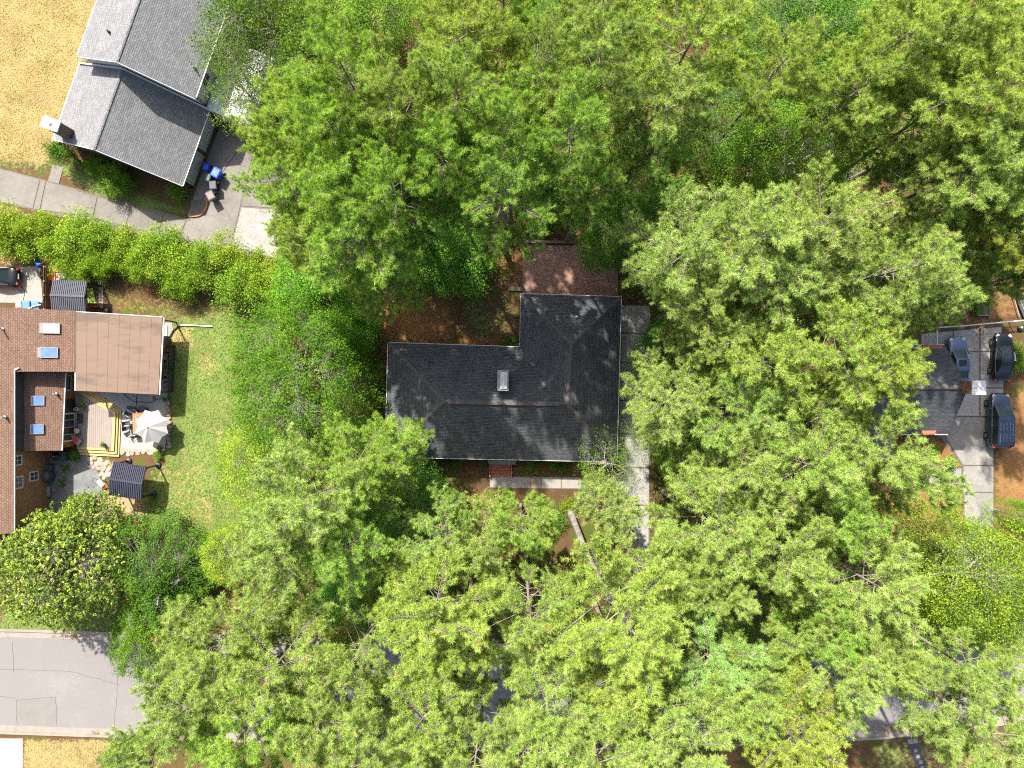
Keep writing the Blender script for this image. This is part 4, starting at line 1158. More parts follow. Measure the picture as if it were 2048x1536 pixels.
cart('faded blue bin under the white pipe beside the fence', 71, 612, .05, 'light_blue', 'light_blue', 1.05, BG2)
cart('grey bin with clear lid left of the blue bins', 38, 609, .05, 'grey_plastic', 'silver', .95, BG2)
wpipe = thing('plastic_pipe', 'white curved pipe lying across the blue bins', 'pipe', P(70, 613))
MB().path([P(57, 617.5, 1.25), P(66, 613, 1.3), P(75, 610.5, 1.3), P(82, 609.5, 1.25)], .06, 8).build('pipe', MT['white'], wpipe)

# curved terracotta edging with a small bed
ed = thing('brick_edging', 'curved row of red edging bricks round the garage corner bed', 'edging', P(400, 420))
pts = [(414, 396), (415, 403), (414.6, 410), (412.6, 417), (409, 423.5), (404, 428.5), (398, 431.5), (391, 433), (384, 433.3), (378, 432)]
for (a, b) in zip(pts[:-1], pts[1:]):
    p, q_ = P(*a, .09), P(*b, .09); MB().bar(p.lerp(q_, .04), q_.lerp(p, .04), .12, .2).build('brick', MT['terracotta'], ed)
sheet('planting_bed', [(383, 400), (412, 400), (412, 417), (404, 427), (391, 431), (380, 431)], -0.02, .055, 'joint')
ed = thing('timber_edging', 'low red brown timber edging along the garage forecourt top', 'edging', P(500, 280))
for i in range(5):
    p, q_ = P(462 + i * 17, 266 + i * 6.2, .1), P(478 + i * 17, 272 + i * 6.2, .1); MB().bar(p, q_, .12, .22).build('timber', MT['terracotta'], ed)

# ------------------------------------------------------------------ gazebos with ribbed steel roofs
def gazebo(label, c4, zt, mat, nrib, base_blocks):
    a, b, c, d = [P(x, y, zt) for x, y in c4]
    ce = (a + b + c + d) / 4
    ux = ((b - a) + (c - d)).normalized(); w = ((b - a).length + (c - d).length) / 2; dp = ((d - a).length + (c - b).length) / 2
    r = thing('gazebo', label, 'gazebo', (ce.x, ce.y, 0), math.atan2(ux.y, ux.x))
    hw, hd, zr = w / 2, dp / 2, zt + .26
    for s in (1, -1):
        roof_solid([(-hw, 0, zr), (hw, 0, zr), (hw, s * hd, zt), (-hw, s * hd, zt)], [(0, 1, 2, 3)], .04).build('roof_panel', MT[mat], r, False)
        me = None
        for i in range(nrib):
            x = -hw + w * (i + .5) / nrib
            if me is None:
                o = MB().bar((0, s * .03, zr + .03), (0, s * hd, zt + .035), w / nrib * .42, .06).build('roof_rib', MT[mat], r, False); me = o.data; o.location = (x, 0, 0)
            else: obj_from(me, 'roof_rib', r, (x, 0, 0))
        MB().bar((-hw, s * (hd + .03), zt - .03), (hw, s * (hd + .03), zt - .03), .05, .1).build('edge_trim', MT['black_metal'], r, False)
    MB().bar((-hw, 0, zr + .06), (hw, 0, zr + .06), .2, .05).build('ridge_cap', MT[mat], r, False)
    for sx in (-1, 1):
        MB().bar((sx * (hw - .12), -hd + .1, zt - .06), (sx * (hw - .12), hd - .1, zt - .06), .09, .1).build('beam', MT['black_metal'], r, False)
        for sy in (-1, 1):
            x, y = sx * (hw - .12), sy * (hd - .12)
            po_ = MB().box((x, y, zt / 2 - .05), (.12, .12, zt - .06)).build('post', MT['black_metal'], r, False)
            for ax, ay in ((-sx * .42, 0), (0, -sy * .42)): MB().bar((x, y, zt - .55), (x + ax, y + ay, zt - .1), .06, .06).build('brace', MT['black_metal'], r, False)
            if base_blocks: MB().lathe([(.27, 0), (.3, .05), (.28, .2), (.1, .28), (.08, .3)], (x, y, 0), 10).build('base_weight', MT['black'], r, False)
    return r
gazebo('dark ribbed steel gazebo standing on the lawn beside flagstones', [(226.6, 924.6), (293, 934), (283, 999), (217, 989)], 2.5, 'metal_roof', 18, True)
gazebo('grey ribbed steel gazebo behind the brown house by the hedge', [(105.8, 560), (174, 563), (172, 624), (102.6, 621)], 2.5, 'metal_roof_grey', 18, False)

# ------------------------------------------------------------------ deck with three steps
dk = thing('deck', 'low composite deck with yellow timber steps against the brown house', 'deck', P(195, 850))
DP = [(154, 784), (195, 809.5), (224.5, 827), (221.5, 896), (153.4, 893)]
S1 = [(150, 777), (166, 782), (231, 823), (227.5, 902), (153.6, 898)]; S2 = [(150, 774), (174, 780), (236.5, 821.5), (233, 908), (156, 904)]; S3 = [(150, 771), (183, 779), (242, 820), (238, 913.5), (158, 910)]
MB().prism(pxpoly(S3, .15), 0.04, .16).build('step', MT['new_wood'], dk)
MB().prism(pxpoly(S2, .3), 0.04, .30).build('step', MT['new_wood'], dk)
MB().prism(pxpoly(S1, .45), 0.04, .44).build('step', MT['new_wood'], dk)
dpl = pxpoly(DP, .46); xs0 = min(p[0] for p in dpl); xs1 = max(p[0] for p in dpl); nbd = 17
for i in range(nbd):
    a, b = xs0 + (xs1 - xs0) * i / nbd, xs0 + (xs1 - xs0) * (i + 1) / nbd
    pl = clip_poly(dpl, 0, a + .008, b - .008)
    if len(pl) >= 3: MB().prism(pl, .43, .468).build('board', MT['deck'], dk)
hard(S3)
def pot(label, px, py, z, r0, mat, plantk=True, s=1.0):
    c = P(px, py, z)
    t = thing('potted_plant', label, 'plant', (c.x, c.y, z))
    MB().lathe([(r0 * .7, 0), (r0, .3), (r0 * 1.08, .31), (r0 * 1.05, .36), (r0 * .9, .35), (r0 * .85, .28)], (0, 0, 0), 14).build('pot', MT[mat], t, False)
    POTS.append((t, s))
POTS = []
pot('potted fern on the deck beside the white bucket', 168, 811, .47, .18, 'charcoal', s=1.0)
pot('potted plant on the lower right corner of the deck', 210, 889, .47, .16, 'charcoal', s=.95)
pot('planter with white flowers at the patio corner', 333, 799, .05, .2, 'white', s=.9)
bk = thing('bucket', 'white bucket with wire handle on the deck', 'bucket', P(156, 818, .47))
MB().lathe([(.17, 0), (.2, .34), (.21, .345), (.21, .36), (.185, .36), (.15, .05)], P(156, 818, .47), 14).build('pail', MT['white'], bk)
hn = MB(); cB = P(156, 818, .8); hn.path([cB + Vector((-.2, 0, 0)), cB + Vector((-.25, .12, .1)), cB + Vector((-.25, .25, .02))], .012, 5); hn.build('handle', MT['black_metal'], bk)
mt_ = thing('door_mat', 'dark door mat before the white sliding door', 'mat', P(160, 837, .47))
for i in range(5): MB().prism(pxpoly([(154 + i * 2.6, 827), (156.4 + i * 2.6, 827), (156.2 + i * 2.6, 847), (153.8 + i * 2.6, 847)], .48), .469, .485).build('strip', MT['charcoal'], mt_)
st_ = thing('stool', 'round tan stool beside the sliding door', 'stool', P(153.5, 862, .47))
cS = P(153.5, 862, .9)
MB().lathe([(.25, 0), (.26, .03), (.24, .06), (.05, .07)], cS, 16).build('seat', MT['tan'], st_)
for k in range(3): t = k * 2.09; MB().tube(cS + Vector((math.cos(t) * .1, math.sin(t) * .1, .02)), Vector((cS.x + math.cos(t) * .2, cS.y + math.sin(t) * .2, .47)), .02).build('leg', MT['wood_grey'], st_)
cn = thing('watering_can', 'small blue watering can by the sliding door', 'watering can', P(154, 851.5, .47))
cW = P(154, 851.5, .47); MB().lathe([(.1, 0), (.11, .2), (.07, .24), (.06, .24)], cW, 12).build('body', MT['light_blue'], cn)
MB().tube(cW + Vector((.08, 0, .06)), cW + Vector((.26, .04, .24)), .025, .02).build('spout', MT['light_blue'], cn)
MB().path([cW + Vector((-.08, 0, .22)), cW + Vector((-.17, 0, .2)), cW + Vector((-.15, 0, .08))], .014).build('handle', MT['light_blue'], cn)
# reclining chair with red cushion
lc = P(155, 880, .47); ln_ = thing('deck_chair', 'white sling deck chair with red cushion', 'chair', lc, 2.55)
MB().add([(-.5, -.3, .3), (.25, -.3, .34), (.25, .3, .34), (-.5, .3, .3), (-.5, -.3, .26), (.25, -.3, .30), (.25, .3, .30), (-.5, .3, .26)], [(0, 1, 2, 3), (7, 6, 5, 4), (0, 4, 5, 1), (1, 5, 6, 2), (2, 6, 7, 3), (3, 7, 4, 0)]).build('seat', MT['fabric_white'], ln_, False)
MB().add([(.25, -.3, .34), (.7, -.3, .78), (.7, .3, .78), (.25, .3, .34), (.28, -.3, .30), (.73, -.3, .74), (.73, .3, .74), (.28, .3, .30)], [(0, 1, 2, 3), (7, 6, 5, 4), (0, 4, 5, 1), (1, 5, 6, 2), (2, 6, 7, 3), (3, 7, 4, 0)]).build('backrest', MT['fabric_white'], ln_, False)
MB().box((.02, 0, .37), (.46, .5, .1)).build('cushion', MT['red'], ln_, False)
for sx in (-.45, .25):
    for sy in (-1, 1): MB().tube((sx, sy * .3, .3), (sx + .03, sy * .31, 0), .02).build('leg', MT['black_metal'], ln_, False)

# ------------------------------------------------------------------ patio: rug, parasol, table, chairs, hose
rg_ = thing('patio_rug', 'grey bordered rug on the patio under the table', 'rug', P(273, 845, .05))
MB().prism(pxpoly([(251, 815), (296, 815), (298, 876), (252, 876)], .06), .052, .062).build('border', MT['rug'], rg_)
MB().prism(pxpoly([(254.5, 819), (292, 819), (294, 872), (255.5, 872)], .065), .06, .068).build('field', MT['concrete_pale'], rg_)
um_c = P(296, 854, 2.55)
um = thing('parasol', 'white eight sided parasol over the patio table', 'umbrella', (um_c.x, um_c.y, .05))
R_ = 1.66; N8 = 8; cv = MB(); ph0 = 1.18
tipz = 2.6
for k in range(N8):
    t0, t1 = ph0 + k * math.pi / 4, ph0 + (k + 1) * math.pi / 4; tm = (t0 + t1) / 2
    def pt_(t, f, z): return (math.cos(t) * R_ * f, math.sin(t) * R_ * f, z)
    rowA = [pt_(t0, f, tipz - .78 * f ** 1.1) for f in (0.04, .35, .7, 1.0)]
    rowM = [pt_(tm, f * .84, tipz - .80 * f ** 1.05) for f in (0.04, .35, .7, .98)]
    rowB = [pt_(t1, f, tipz - .78 * f ** 1.1) for f in (0.04, .35, .7, 1.0)]
    for i in range(3):
        cv.face([rowA[i], rowA[i + 1], rowM[i + 1], rowM[i]]); cv.face([rowM[i], rowM[i + 1], rowB[i + 1], rowB[i]])
cv.build('canopy', MT['fabric_white'], um, False)
MB().tube((0, 0, .05), (0, 0, tipz + .05), .03, .025, 10).build('pole', MT['silver'], um, False)
MB().lathe([(.04, tipz - .02), (.06, tipz + .03), (.02, tipz + .12)], (0, 0, 0), 10).build('finial', MT['white'], um, False)
MB().lathe([(.3, 0), (.3, .06), (.08, .1), (.05, .3)], (0, 0, 0), 14).build('base', MT['black'], um, False)
for k in range(N8):
    t = ph0 + k * math.pi / 4
    MB().tube((math.cos(t) * .05, math.sin(t) * .05, tipz - .04), (math.cos(t) * R_ * .98, math.sin(t) * R_ * .98, tipz - .80), .012, None, 5).build('rib', MT['silver'], um, False)
tb = P(277, 846, .72); tt = thing('patio_table', 'wooden patio table half under the parasol', 'table', (tb.x, tb.y, .068), 0.02)
for i in range(6): MB().box((-.45 + i * .18, 0, .66), (.165, 2.1, .035)).build('top_slat', MT['wood_orange'], tt, False)
for sx in (-1, 1):
    for sy in (-1, 1): MB().box((sx * .42, sy * .9, .32), (.07, .07, .64)).build('leg', MT['wood_orange'], tt, False)
    MB().box((sx * .42, 0, .60), (.05, 1.75, .07)).build('apron', MT['wood_orange'], tt, False)
def chair(label, px, py, rz):
    c = P(px, py, .45); r = thing('patio_chair', label, 'chair', (c.x, c.y, .068), rz, 'chairs round the patio table')
    MB().box((0, 0, .40), (.46, .44, .05)).build('seat', MT['charcoal'], r, False)
    MB().add([(-.23, -.22, .44), (-.23, .22, .44), (-.34, .22, .86), (-.34, -.22, .86), (-.20, -.22, .44), (-.20, .22, .44), (-.31, .22, .86), (-.31, -.22, .86)], [(0, 3, 2, 1), (4, 5, 6, 7), (0, 4, 7, 3), (1, 2, 6, 5), (3, 7, 6, 2), (0, 1, 5, 4)]).build('backrest', MT['charcoal'], r, False)
    for sy in (-1, 1):
        MB().path([(.22, sy * .25, 0), (.2, sy * .26, .6), (-.26, sy * .26, .62), (-.33, sy * .25, .86)], .018, 6).build('arm_frame', MT['white'], r, False)
        MB().tube((-.2, sy * .24, .4), (-.27, sy * .25, 0), .018).build('leg', MT['white'], r, False)
    MB().tube((-.33, -.25, .87), (-.33, .25, .87), .018).build('top_rail', MT['white'], r, False)
for l_, x, y, a in (('upper left patio chair facing the rug edge', 259.5, 828, -.6), ('patio chair nearest the heater, upper right', 272, 827, -2.3), ('patio chair touching the parasol edge', 271, 838, 2.9), ('leftmost patio chair beside the steps', 255, 847, .2), ('patio chair just below the leftmost one', 255.5, 856.5, .1), ('lower left patio chair in shade', 260, 866, .6), ('lower patio chair beneath the parasol edge', 269.5, 864, 1.6)): chair(l_, x, y, a)
ht = thing('covered_heater', 'white covered patio heater with black top at rug edge', 'heater', P(265, 819, .068))
cH = P(265, 819, .068); MB().lathe([(.34, 0), (.36, .1), (.3, .55), (.2, .72), (.05, .78)], cH, 14).build('cover', MT['fabric_white'], ht)
MB().lathe([(.12, .74), (.2, .8), (.2, .88), (.06, .94)], cH + Vector((.1, .2, 0)), 12).build('cap', MT['black'], ht)
hs_ = thing('garden_hose', 'black hose looping over the patio concrete', 'hose', P(285, 795, .05))
hp = [(246, 786), (252, 792), (259, 798), (266, 802.5), (274, 804), (283, 803.5), (292, 804.5), (302, 805), (308, 802), (311, 797), (309, 793), (306, 794), (306, 798), (309, 800), (316, 799), (324, 795)]
MB().path([P(x, y, .07) for x, y in hp], .03, 6).build('tube', MT['black'], hs_)
MB().path([P(272.5, 790, .075), P(273, 798, .075), P(273, 812, .075)], .022, 6).build('cord', MT['black'], hs_)
fp = thing('fire_pit', 'dark round fire pit beside the chairs on the rug', 'fire pit', P(287, 822, .068))
cF = P(287, 822, .068); MB().lathe([(.3, 0), (.42, .35), (.44, .4), (.38, .4), (.3, .3)], cF, 16).build('bowl', MT['black'], fp); MB().lathe([(.52, .38), (.52, .42), (.44, .42)], cF, 16).build('rim', MT['black_metal'], fp)

# ------------------------------------------------------------------ stones
def stone(parent, px, py, rx, ry, h, rot, mat, rg):
    n = 8; poly = []; c = P(px, py, 0)
    for i in range(n):
        t = 2 * math.pi * i / n; k = rg.uniform(.8, 1.12)
        x, y = math.cos(t) * rx * k, math.sin(t) * ry * k
        x, y = (abs(x) / rx) ** .75 * rx * (1 if x > 0 else -1), (abs(y) / ry) ** .75 * ry * (1 if y > 0 else -1)
        poly.append((c.x + x * math.cos(rot) - y * math.sin(rot), c.y + x * math.sin(rot) + y * math.cos(rot)))
    mb = MB(); a = [(x, y, 0.0) for x, y in poly]; b = [(c.x + (x - c.x) * .98, c.y + (y - c.y) * .98, h * .7) for x, y in poly]; d_ = [(c.x + (x - c.x) * .72, c.y + (y - c.y) * .72, h + rg.uniform(-.01, .02)) for x, y in poly]
    ff = []
    for i in range(n):
        j = (i + 1) % n; ff += [(i, j, n + j, n + i), (n + i, n + j, 2 * n + j, 2 * n + i)]
    mb.add(a + b + d_, ff + [tuple(range(2 * n, 3 * n)), tuple(range(n - 1, -1, -1))])
    return mb.build('stone', MT[mat], parent)
rg = np.random.RandomState(9)
se = thing('stone_edging', 'curved line of pale field stones edging the lower lawn', 'stone edging', P(330, 1090))
line = [(228, 1072), (240, 1077), (252, 1083), (264, 1085), (277, 1086), (288, 1089), (297, 1090), (306, 1091), (318, 1093), (330, 1096), (341, 1099), (352, 1100), (363, 1102), (373, 1104), (385, 1105), (396, 1107), (407, 1108), (419, 1110), (430, 1111), (440, 1112)]
for i, (x, y) in enumerate(line):
    stone(se, x, y, rg.uniform(.24, .33), rg.uniform(.17, .25), rg.uniform(.2, .32), rg.uniform(-.5, .1), ('stone_pale', 'stone')[i % 3 == 2], rg)
    if i % 4 == 1: stone(se, x + 5, y + 7, .2, .15, .15, rg.uniform(0, 3), 'stone', rg)
fs = thing('flagstone_border', 'border of tan flagstones below the patio and deck', 'flagstones', P(250, 910))
for (x, y, rx, ry) in ((245, 902, .3, .42), (257, 901, .3, .26), (264, 905, .26, .3), (271, 900, .24, .22), (279, 901, .3, .2), (287, 905, .22, .2), (294, 901, .26, .2), (301, 906, .34, .24), (309, 901, .24, .2), (257, 909, .26, .22), (266, 899, .2, .16), (276, 907, .24, .18), (316, 903, .2, .2),
                        (181, 918, .3, .26), (191, 914, .26, .3), (200, 920, .3, .26), (183, 926, .22, .2), (194, 928, .3, .3), (204, 929, .3, .24), (197, 937, .28, .2), (178, 933, .24, .16), (188, 935, .2, .2), (206, 938, .28, .2)):
    stone(fs, x, y, rx, ry, rg.uniform(.05, .1), rg.uniform(-.4, .4), 'stone' if rg.uniform() < .6 else 'stone_pale', rg)
fp2 = thing('flagstone_path', 'path of large pale slabs beside the dark gazebo', 'flagstones', P(215, 945))
for (x, y, rx, ry, ro) in ((213, 927, .34, .22, .9), (207, 938, .36, .24, .8), (217, 940, .36, .2, .9), (211, 951, .5, .26, .9), (221, 948, .4, .2, .8), (203, 948, .3, .2, .7)): stone(fp2, x, y, rx, ry, .06, ro, 'stone_pale', rg)
st2 = thing('stone_edging', 'low stones holding the right side of the patio', 'stone edging', P(338, 830))
for y in range(805, 900, 8): stone(st2, 338 + rg.uniform(-2, 3), y, .28, .2, rg.uniform(.14, .25), rg.uniform(0, 3), 'stone', rg)
bpile = thing('brick_pile', 'loose rows of old bricks along the patio cover', 'bricks', P(340, 740))
bm = None
for i in range(64):
    t = i // 4; x = 336 + (i % 4) * 2.9 + rg.uniform(-.6, .6); y = 690 + t * 6.4 + rg.uniform(-1, 1)
    if 716 < y < 730: continue
    c = P(x, y, .05) - P(340, 740)
    if bm is None:
        o = MB().box((0, 0, 0), (.11, .22, .09)).build('brick', MT['terracotta'], bpile, False); bm = o.data
    else: o = obj_from(bm, 'brick', bpile)
    o.location = (c.x, c.y, .05); o.rotation_euler = (0, 0, rg.uniform(-.3, .3) + 1.57 * (i % 7 == 0))

# ------------------------------------------------------------------ yard things of the brown house
gr_ = thing('covered_grill', 'dark grey faceted grill cover against the brick wall', 'grill', P(102, 950))
cG = P(102, 950, 0); m_ = MB(); ft = [(.55, 0), (.56, .75), (.5, 1.0), (.2, 1.14)]
m_.lathe(ft, cG, 6); m_.build('cover', MT['dark_grey'], gr_)
MB().box((cG.x, cG.y + .75, .3), (.75, .6, .6)).build('side_table', MT['dark_grey'], gr_)
kt = thing('kettle_smoker', 'black round kettle smoker on a square stand by the house', 'smoker', P(112, 913))
cK = P(112, 912, .8)
MB().lathe([(.08, -.36), (.27, -.22), (.36, 0), (.34, .14), (.24, .28), (.06, .34), (.04, .38)], cK, 18).build('bowl', MT['paint_black'], kt, True, True)
MB().lathe([(.03, .36), (.07, .38), (.07, .41), (.02, .42)], cK, 8).build('knob', MT['silver'], kt)
tbk = MB().box((cK.x, cK.y, .38), (.95, .95, .05)); tbk.build('shelf', MT['dark_grey'], kt)
for sx in (-1, 1):
    for sy in (-1, 1): MB().box((cK.x + sx * .42, cK.y + sy * .42, .19), (.06, .06, .38)).build('leg', MT['black_metal'], kt)
ac = thing('air_conditioner', 'black air conditioning unit below the lower roof corner', 'air conditioner', P(126, 912))
cA = P(126, 912, .5)
MB().box((cA.x, cA.y, .4), (.75, .75, .72)).build('casing', MT['dark_grey'], ac)
for i in range(6): MB().box((cA.x, cA.y - .3 + i * .12, .775), (.66, .03, .02)).build('grille_slat', MT['black'], ac)
for i in range(5): MB().box((cA.x + .385, cA.y, .15 + i * .13), (.02, .7, .03)).build('louvre', MT['black'], ac)
ht2 = thing('hoop_trellis', 'pale wire hoop trellis round the potted bush', 'trellis', P(142, 930))
cT = P(140, 930, .3)
for z in (.2, .55): MB().path([cT + Vector((math.cos(t) * .38, math.sin(t) * .38, z - .3)) for t in np.linspace(0, 6.283, 15)], .012, 5).build('hoop', MT['silver'], ht2)
for t in (0, 2.1, 4.2): MB().tube((cT.x + math.cos(t) * .38, cT.y + math.sin(t) * .38, 0), (cT.x + math.cos(t) * .38, cT.y + math.sin(t) * .38, .6), .014).build('stake', MT['silver'], ht2)
bn = thing('stone_bench', 'narrow pale stone bench by the brick wall', 'bench', P(97, 983))
cN = P(97, 983, .4); MB().box((cN.x, cN.y, .42), (.34, .95, .08)).build('seat', MT['concrete_pale'], bn)
for s in (-1, 1): MB().box((cN.x, cN.y + s * .32, .19), (.26, .12, .38)).build('leg', MT['concrete_pale'], bn)
lg = thing('log_pile', 'few cut limbs lying beside the magnolia', 'logs', P(108, 1000))
for a, b in (((84, 1006), (103, 1001)), ((108, 1008), (125, 1002)), ((100, 982), (112, 977)), ((101, 985), (113, 980))): MB().tube(P(*a, .09), P(*b, .09), .075, .06, 8).build('log', MT['wood_grey'], lg)
rk = thing('garden_rake', 'long wooden handled rake lying on the gravel', 'rake', P(140, 980))
MB().tube(P(128, 974, .06), P(158, 987, .06), .02).build('handle', MT['new_wood'], rk)
for i in range(7): MB().tube(P(127, 974, .06), P(122.5 + .2 * i, 968 + 1.6 * i, .05), .007, None, 4).build('tine', MT['wood_grey'], rk)
MB().bar(P(122.5, 968, .06), P(123.7, 978, .06), .03, .03).build('head', MT['terracotta'], rk)
mw = thing('lawn_mower', 'white and red push mower at the gazebo corner', 'mower', P(205, 965), -.75)
cM = Vector((0, 0, 0))
MB().lathe([(.3, .12), (.32, .24), (.25, .3), (.1, .3)], (0.42, 0, 0), 8).build('deck', MT['red'], mw, False)
MB().box((.05, 0, .34), (.72, .42, .2)).build('hopper', MT['white'], mw, False)
MB().lathe([(.12, .3), (.12, .42), (.05, .46)], (.42, 0, 0), 10).build('engine', MT['black'], mw, False)
for sx in (.2, .66):
    for sy in (-1, 1): MB().tube((sx, sy * .26, .11), (sx, sy * .32, .11), .11, None, 12).build('wheel', MT['tyre'], mw, False)
for sy in (-1, 1): MB().tube((.2, sy * .2, .25), (-.55, sy * .2, .85), .016).build('handle_bar', MT['black_metal'], mw, False)
MB().tube((-.55, -.2, .85), (-.55, .2, .85), .018).build('handle_grip', MT['black'], mw, False)
bx_ = thing('downspout_pipe', 'long grey drain pipe with black elbow lying on the lawn', 'pipe', P(385, 655))
MB().path([P(361, 651, .08), P(372, 650.5, .08), P(425, 653, .08)], .065, 8).build('pipe', MT['silver'], bx_)
MB().path([P(340, 673, .08), P(347, 660, .08), P(358, 652, .08), P(361, 651, .08)], .075, 8).build('elbow', MT['black'], bx_)
acc = thing('air_conditioner', 'dark heat pump unit half under the patio cover edge', 'air conditioner', P(328, 681))
cA = P(329, 681, .6); MB().box((cA.x, cA.y, .42), (.5, .85, .78)).build('casing', MT['dark_grey'], acc)
for i in range(5): MB().box((cA.x - .16 + i * .08, cA.y, .825), (.03, .74, .02)).build('grille_slat', MT['silver'], acc)
bxm = thing('door_step', 'white framed step panel on the pale pad', 'step', P(329, 660))
MB().prism(pxpoly([(324, 651), (334, 651), (334, 672), (324, 672)], .1), .04, .12).build('frame', MT['white'], bxm); MB().prism(pxpoly([(326, 654), (332, 654), (332, 669), (326, 669)], .13), .11, .135).build('panel', MT['concrete'], bxm)
tk = thing('plant_stand', 'dark cluttered plant rack under the patio cover edge', 'rack', P(330, 745))
for z in (.35, .8):
    c = P(331, 745, z); MB().box((c.x, c.y, z), (.4, 3.4, .04)).build('shelf', MT['wood_grey'], tk)
for y in (705, 730, 757, 784):
    c = P(331, y, .5); MB().box((c.x + .18, c.y, .5), (.05, .05, 1.0)).build('upright', MT['black_metal'], tk)
for i in range(7):
    c = P(331, 712 + i * 10.5, .9); MB().lathe([(.09, .82), (.13, 1.02), (.12, 1.03), (.08, .95)], (c.x, c.y, 0), 10).build('pot', MT[('terracotta', 'black', 'dark_grey')[i % 3]], tk)

# wooden fence between parking pad and grey gazebo, play things
fn = thing('board_fence', 'brown board fence between parking pad and grey gazebo', 'fence', P(108, 575))
me = None
for i in range(30):
    y0 = 533 + i * 2.95; x0 = 86.5 - .03 * i
    p = P(x0, y0, 1.75)
    o = (MB().box((0, 0, .86), (.025, .132, 1.72)).build('board', MT['wood'], fn, False) if me is None else obj_from(me, 'board', fn)); me = o.data
    o.location = (p.x - fn.location.x, p.y - fn.location.y, 0.01 * (i % 3))
for z in (.35, 1.45):
    a, b = P(86.5, 531, 1.75), P(85.7, 621, 1.75); MB().bar((a.x + .05, a.y, z), (b.x + .05, b.y, z), .045, .09).build('rail', MT['wood_grey'], fn)
for y in (533, 562, 590, 618):
    p = P(86.3, y, 1.75); MB().box((p.x + .09, p.y, .9), (.1, .1, 1.8)).build('post', MT['wood_grey'], fn)
dk2 = thing('pallet_deck', 'slatted brown timber platform beside the grey gazebo', 'platform', P(110, 585))
for i in range(15): MB().prism(pxpoly([(103, 552 + i * 4.6), (123, 552.4 + i * 4.6), (123, 555.6 + i * 4.6), (103, 555.2 + i * 4.6)], .15), .1, .15).build('slat', MT['wood'], dk2)
for x in (105, 113, 121): MB().prism(pxpoly([(x, 551), (x + 2, 551), (x + 2, 621), (x, 621)]), 0, .1).build('bearer', MT['wood'], dk2)
def toy(name, label, cat, px, py, z, parts):
    r = thing(name, label, cat, P(px, py, 0)); c = P(px, py, z)
    for nm, mat, fn_ in parts: fn_(MB(), c).build(nm, MT[mat], r)
toy('toy_slide', 'orange plastic slide panel beside the grey gazebo', 'toy', 117, 540, .5, [('chute', 'orange', lambda m, c: m.add([(c.x - .5, c.y + .2, .75), (c.x + .45, c.y + .2, .35), (c.x + .55, c.y - .2, .35), (c.x - .4, c.y - .2, .75), (c.x - .5, c.y + .2, .68), (c.x + .45, c.y + .2, .28), (c.x + .55, c.y - .2, .28), (c.x - .4, c.y - .2, .68)], [(0, 3, 2, 1), (4, 5, 6, 7), (0, 1, 5, 4), (1, 2, 6, 5), (2, 3, 7, 6), (3, 0, 4, 7)])), ('leg', 'orange', lambda m, c: m.box((c.x - .4, c.y, .34), (.08, .34, .68))), ('foot', 'orange', lambda m, c: m.box((c.x + .45, c.y, .15), (.08, .34, .3)))])
toy('toy_kitchen', 'orange toy kitchen next to the pink box', 'toy', 106, 553, .7, [('cabinet', 'orange', lambda m, c: m.box((c.x, c.y, .35), (.36, .75, .7))), ('worktop', 'orange', lambda m, c: m.box((c.x, c.y, .73), (.42, .8, .05))), ('splashback', 'orange', lambda m, c: m.box((c.x - .17, c.y, .9), (.05, .75, .3))), ('sink', 'black', lambda m, c: m.lathe([(.1, .757), (.09, .765)], (c.x + .05, c.y + .2, 0), 10))])
toy('storage_box', 'pink toy box with ribbed lid', 'box', 115.5, 553, .6, [('body', 'pink', lambda m, c: m.box((c.x, c.y, .28), (.42, .58, .56))), ('lid', 'pink', lambda m, c: m.box((c.x, c.y, .6), (.47, .63, .08))), ('lid_rib', 'pink', lambda m, c: m.box((c.x, c.y + .12, .65), (.34, .05, .03))), ('latch', 'white', lambda m, c: m.box((c.x, c.y - .33, .55), (.1, .03, .1)))])
toy('bucket', 'round white topped bucket among the toys', 'bucket', 127.5, 551, .5, [('pail', 'white', lambda m, c: m.lathe([(.2, .05), (.24, .45), (.25, .47), (.25, .5), (.2, .5)], (c.x, c.y, 0), 16)), ('lid', 'white', lambda m, c: m.lathe([(.26, .5), (.26, .54), (.22, .55)], (c.x, c.y, 0), 16))])
toy('plastic_crate', 'pale lilac crate among the toys', 'crate', 134, 555, .4, [('base', 'concrete_pale', lambda m, c: m.box((c.x, c.y, .06), (.5, .6, .06))), ('side', 'light_blue', lambda m, c: m.box((c.x - .25, c.y, .22), (.04, .6, .38))), ('side', 'concrete_pale', lambda m, c: m.box((c.x + .25, c.y, .22), (.04, .6, .38))), ('end', 'concrete_pale', lambda m, c: m.box((c.x, c.y + .3, .22), (.46, .04, .37))), ('end', 'concrete_pale', lambda m, c: m.box((c.x, c.y - .3, .22), (.46, .04, .37)))])
ld = thing('ladder', 'aluminium ladder leaning by the hedge behind the gazebo', 'ladder', P(158, 556))
for dx, dy in ((0, 0), (-1.5, 4.5)): MB().tube(P(146 + dx, 549 + dy, .5), P(167 + dx, 558 + dy, 1.2), .03).build('rail', MT['silver'], ld)
for i in range(6): t = (i + .5) / 6; MB().tube(P(146 + 21 * t, 549 + 9 * t, .5 + .7 * t), P(144.5 + 21 * t, 553.5 + 9 * t, .5 + .7 * t), .018).build('rung', MT['silver'], ld)
tp = thing('folded_canopy', 'blue and black folded canopy leaning on the board fence', 'canopy', P(80, 545))
MB().add([P(70, 525, 1.3), P(83, 527, 1.5), P(80, 534, 1.1), P(72, 534, .9), P(76, 530, 1.6)], [(0, 3, 4), (3, 2, 4), (2, 1, 4), (1, 0, 4), (0, 1, 2, 3)]).build('cover', MT['blue'], tp)
